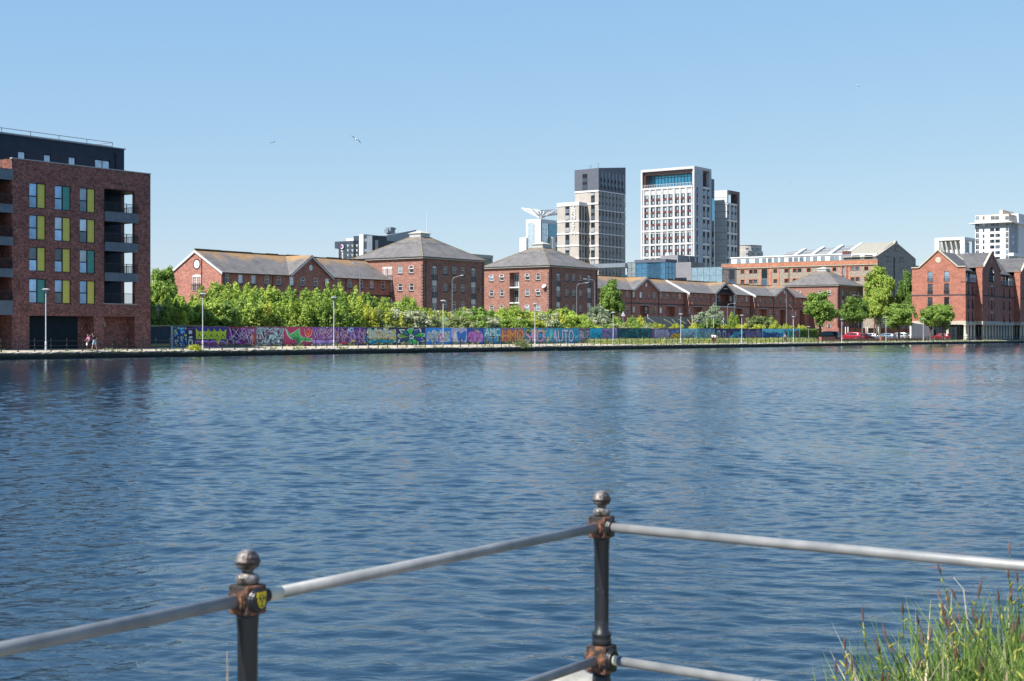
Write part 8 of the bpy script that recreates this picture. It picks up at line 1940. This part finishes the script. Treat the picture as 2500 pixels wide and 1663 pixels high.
# pale boulder by the corner post
bm = __import__('bmesh').new(); __import__('bmesh').ops.create_icosphere(bm, subdivisions=4, radius=1)
from mathutils import noise as mn_
for v in bm.verts:
    f = 1+.22*mn_.noise(v.co*1.3+Vector((3, 1, 2)))+.06*mn_.noise(v.co*4); v.co = Vector((v.co.x*.19*f, v.co.y*.15*f, v.co.z*.215*f))
me = bpy.data.meshes.new('boulder'); bm.to_mesh(me); bm.free(); me.materials.append(noisy('boulder_stone', (.26, .25, .22), (.40, .375, .33), 9, .9, bump=.4)); me.polygons.foreach_set('use_smooth', [True]*len(me.polygons))
pb_ = Vector(((1405-1250)/F*5.75, 5.75, .745)); o = inst('boulder', me, None, pb_); tag(o, 'pale rounded boulder beside the foot of the corner post', 'boulder')
# sedge bank
b = MB(); cx_, cy_ = 2.78, 6.15; nr, na = 8, 40
pts_ = []
for i in range(nr+1):
    for j in range(na): a = 2*math.pi*j/na; f = i/nr; pts_.append((cx_+1.7*f*math.cos(a), cy_+1.35*f*math.sin(a), .55*(1-f*f)-.12+.04*math.sin(a*5+i)))
b.v = pts_
for i in range(nr):
    for j in range(na): jj = (j+1) % na; b.f.append([i*na+j, i*na+jj, (i+1)*na+jj, (i+1)*na+j]); b.m.append(0)
tag(b.build('bank', noisy('bank_soil', (.05, .04, .025), (.12, .10, .06), 6, .95), smooth=True), kind='structure')
def blades(n, seed, zr_, hr, wr_, colors, bend=.35, region=1.0, dry=0):
    r_ = np.random.default_rng(seed); V = []; Fc = []; T = []; mi = []
    for i in range(n):
        a = r_.uniform(0, 6.28); q = math.sqrt(r_.random())*region; x = cx_+1.45*q*math.cos(a); y = cy_+1.1*q*math.sin(a); f2 = ((x-cx_)/1.7)**2+((y-cy_)/1.35)**2; z0_ = .5*(1-f2)-.1
        H_ = r_.uniform(*hr)*(1-.22*f2); da = r_.uniform(0, 6.28); bd = r_.uniform(.05, bend)*H_; w_ = r_.uniform(*wr_); va = r_.uniform(0, 3.14); segs = 6; k0 = len(V)
        for s in range(segs+1):
            f = s/segs; c = np.array([x+math.cos(da)*bd*f**2.2, y+math.sin(da)*bd*f**2.2, z0_+H_*f*(1-.12*(bd/H_)*f)]); ww = w_*(1-f**2.2)+.0006; e = np.array([math.cos(va), math.sin(va), 0])*ww/2; V += [c-e, c+e]
        for s in range(segs): Fc.append([k0+2*s, k0+2*s+1, k0+2*s+3, k0+2*s+2]); T.append(min(.65, max(0, r_.normal(.3, .2)))); mi.append(0 if r_.random() > dry else 1)
    me = bpy.data.meshes.new('sedge'); me.from_pydata([tuple(v) for v in V], [], Fc); at = me.attributes.new('tone', 'FLOAT', 'FACE'); at.data.foreach_set('value', T)
    for c in colors: me.materials.append(c)
    me.polygons.foreach_set('material_index', [mi[i-i % 6] for i in range(len(mi))]); me.polygons.foreach_set('use_smooth', [True]*len(Fc)); return inst('sedge_grass', me)
SG = leafmat('sedge_green', (.045, .10, .02), (.20, .30, .06), .3); STR = leafmat('sedge_straw', (.42, .34, .18), (.72, .64, .44), .2)
tag(blades(4600, 2, 0, (.45, .96), (.009, .017), [SG, STR], .5, 1.0, .07), 'green sedge blades growing from the bank in the lower right', 'grass', None, 'stuff')
tag(blades(5200, 3, 0, (.3, .68), (.007, .014), [SG, STR], .8, 1.0, .22), 'low tangle of green and straw-coloured grass at the foot of the sedges', 'grass', None, 'stuff')
rs_ = np.random.default_rng(9); b = MB()
for i in range(210):
    a = rs_.uniform(0, 6.28); q = math.sqrt(rs_.random())*.98; x = cx_+1.45*q*math.cos(a); y = cy_+1.1*q*math.sin(a); f2 = ((x-cx_)/1.7)**2+((y-cy_)/1.35)**2; z0_ = .5*(1-f2)-.1; H_ = rs_.uniform(.62, 1.02)*(1-.25*f2); da = rs_.uniform(0, 6.28); bd = rs_.uniform(.02, .22)
    P_ = lambda f: Vector((x+math.cos(da)*bd*f*f, y+math.sin(da)*bd*f*f, z0_+H_*f))
    for s in range(4): b.tube(P_(s/4), P_((s+1)/4), .0022, .0018, 4, 0)
    tip = P_(1); ax = (P_(1)-P_(.9)).normalized()
    L_ = rs_.uniform(.04, .065); b.tube(tip-ax*L_*.1, tip+ax*L_*.5, .003, .006, 6, 2); b.tube(tip+ax*L_*.5, tip+ax*L_*1.3, .006, .001, 6, 2)
    for k in range(rs_.integers(1, 4)):
        p0 = P_(1-.05*(k+1)); sd_ = Vector((rs_.normal(), rs_.normal(), 1.6)).normalized(); L2 = rs_.uniform(.02, .038); b.tube(p0, p0+sd_*L2*.5, .003, .0054, 6, 1); b.tube(p0+sd_*L2*.5, p0+sd_*L2*1.15, .0054, .002, 6, 1)
tag(b.build('sedge_spikes', [mat('sedge_stem', (.07, .13, .025), .6), noisy('spike_yellow_green', (.20, .22, .03), (.36, .34, .06), 60, .8), noisy('spike_brown', (.07, .035, .03), (.16, .08, .06), 60, .8)]), 'flower spikes of the sedges, brown tips over yellow-green ones', 'grass', None, 'stuff')
b = MB()
for (x, y, z, dx, dy, L_) in ((3.02, 6.0, .45, .06, 0, .86), (2.05, 6.3, .35, -.05, 0, .82), (2.62, 5.9, .42, .18, .05, .75), (2.3, 6.1, .4, .14, 0, .7), (3.2, 6.2, .4, -.1, 0, .7)):
    pts_ = [Vector((x+dx*f*f, y+dy*f, z+L_*f)) for f in (0, .3, .6, .85, 1)]
    for p_, q_ in zip(pts_[:-1], pts_[1:]): b.bar(p_, q_, .007, .002)
    b.bar(pts_[-2], pts_[-2]+Vector((.07, 0, -.09)), .008, .0015); b.bar(pts_[-1], pts_[-1]+Vector((-.04, .01, .05)), .006, .0015)
tag(b.build('dry_stalks', noisy('dry_straw', (.50, .42, .28), (.78, .72, .58), 20, .8)), 'bleached dry stalks bent over among the sedges', 'grass', None, 'stuff')
p0 = Vector(((545-1250)/F*4.3, 4.3, .5)); b = MB(); b.path([p0, p0+Vector((.004, 0, .4)), p0+Vector((.012, 0, .84-.0))], .0012, 5); b.tube(p0+Vector((.012, 0, .70)), p0+Vector((.016, 0, .81)), .0028, .0006, 6)
o = b.build('grass_stalk', noisy('dry_stalk', (.30, .22, .14), (.45, .36, .26), 20, .8)); tag(o, 'single dry grass stalk left of the stickered post', 'grass')
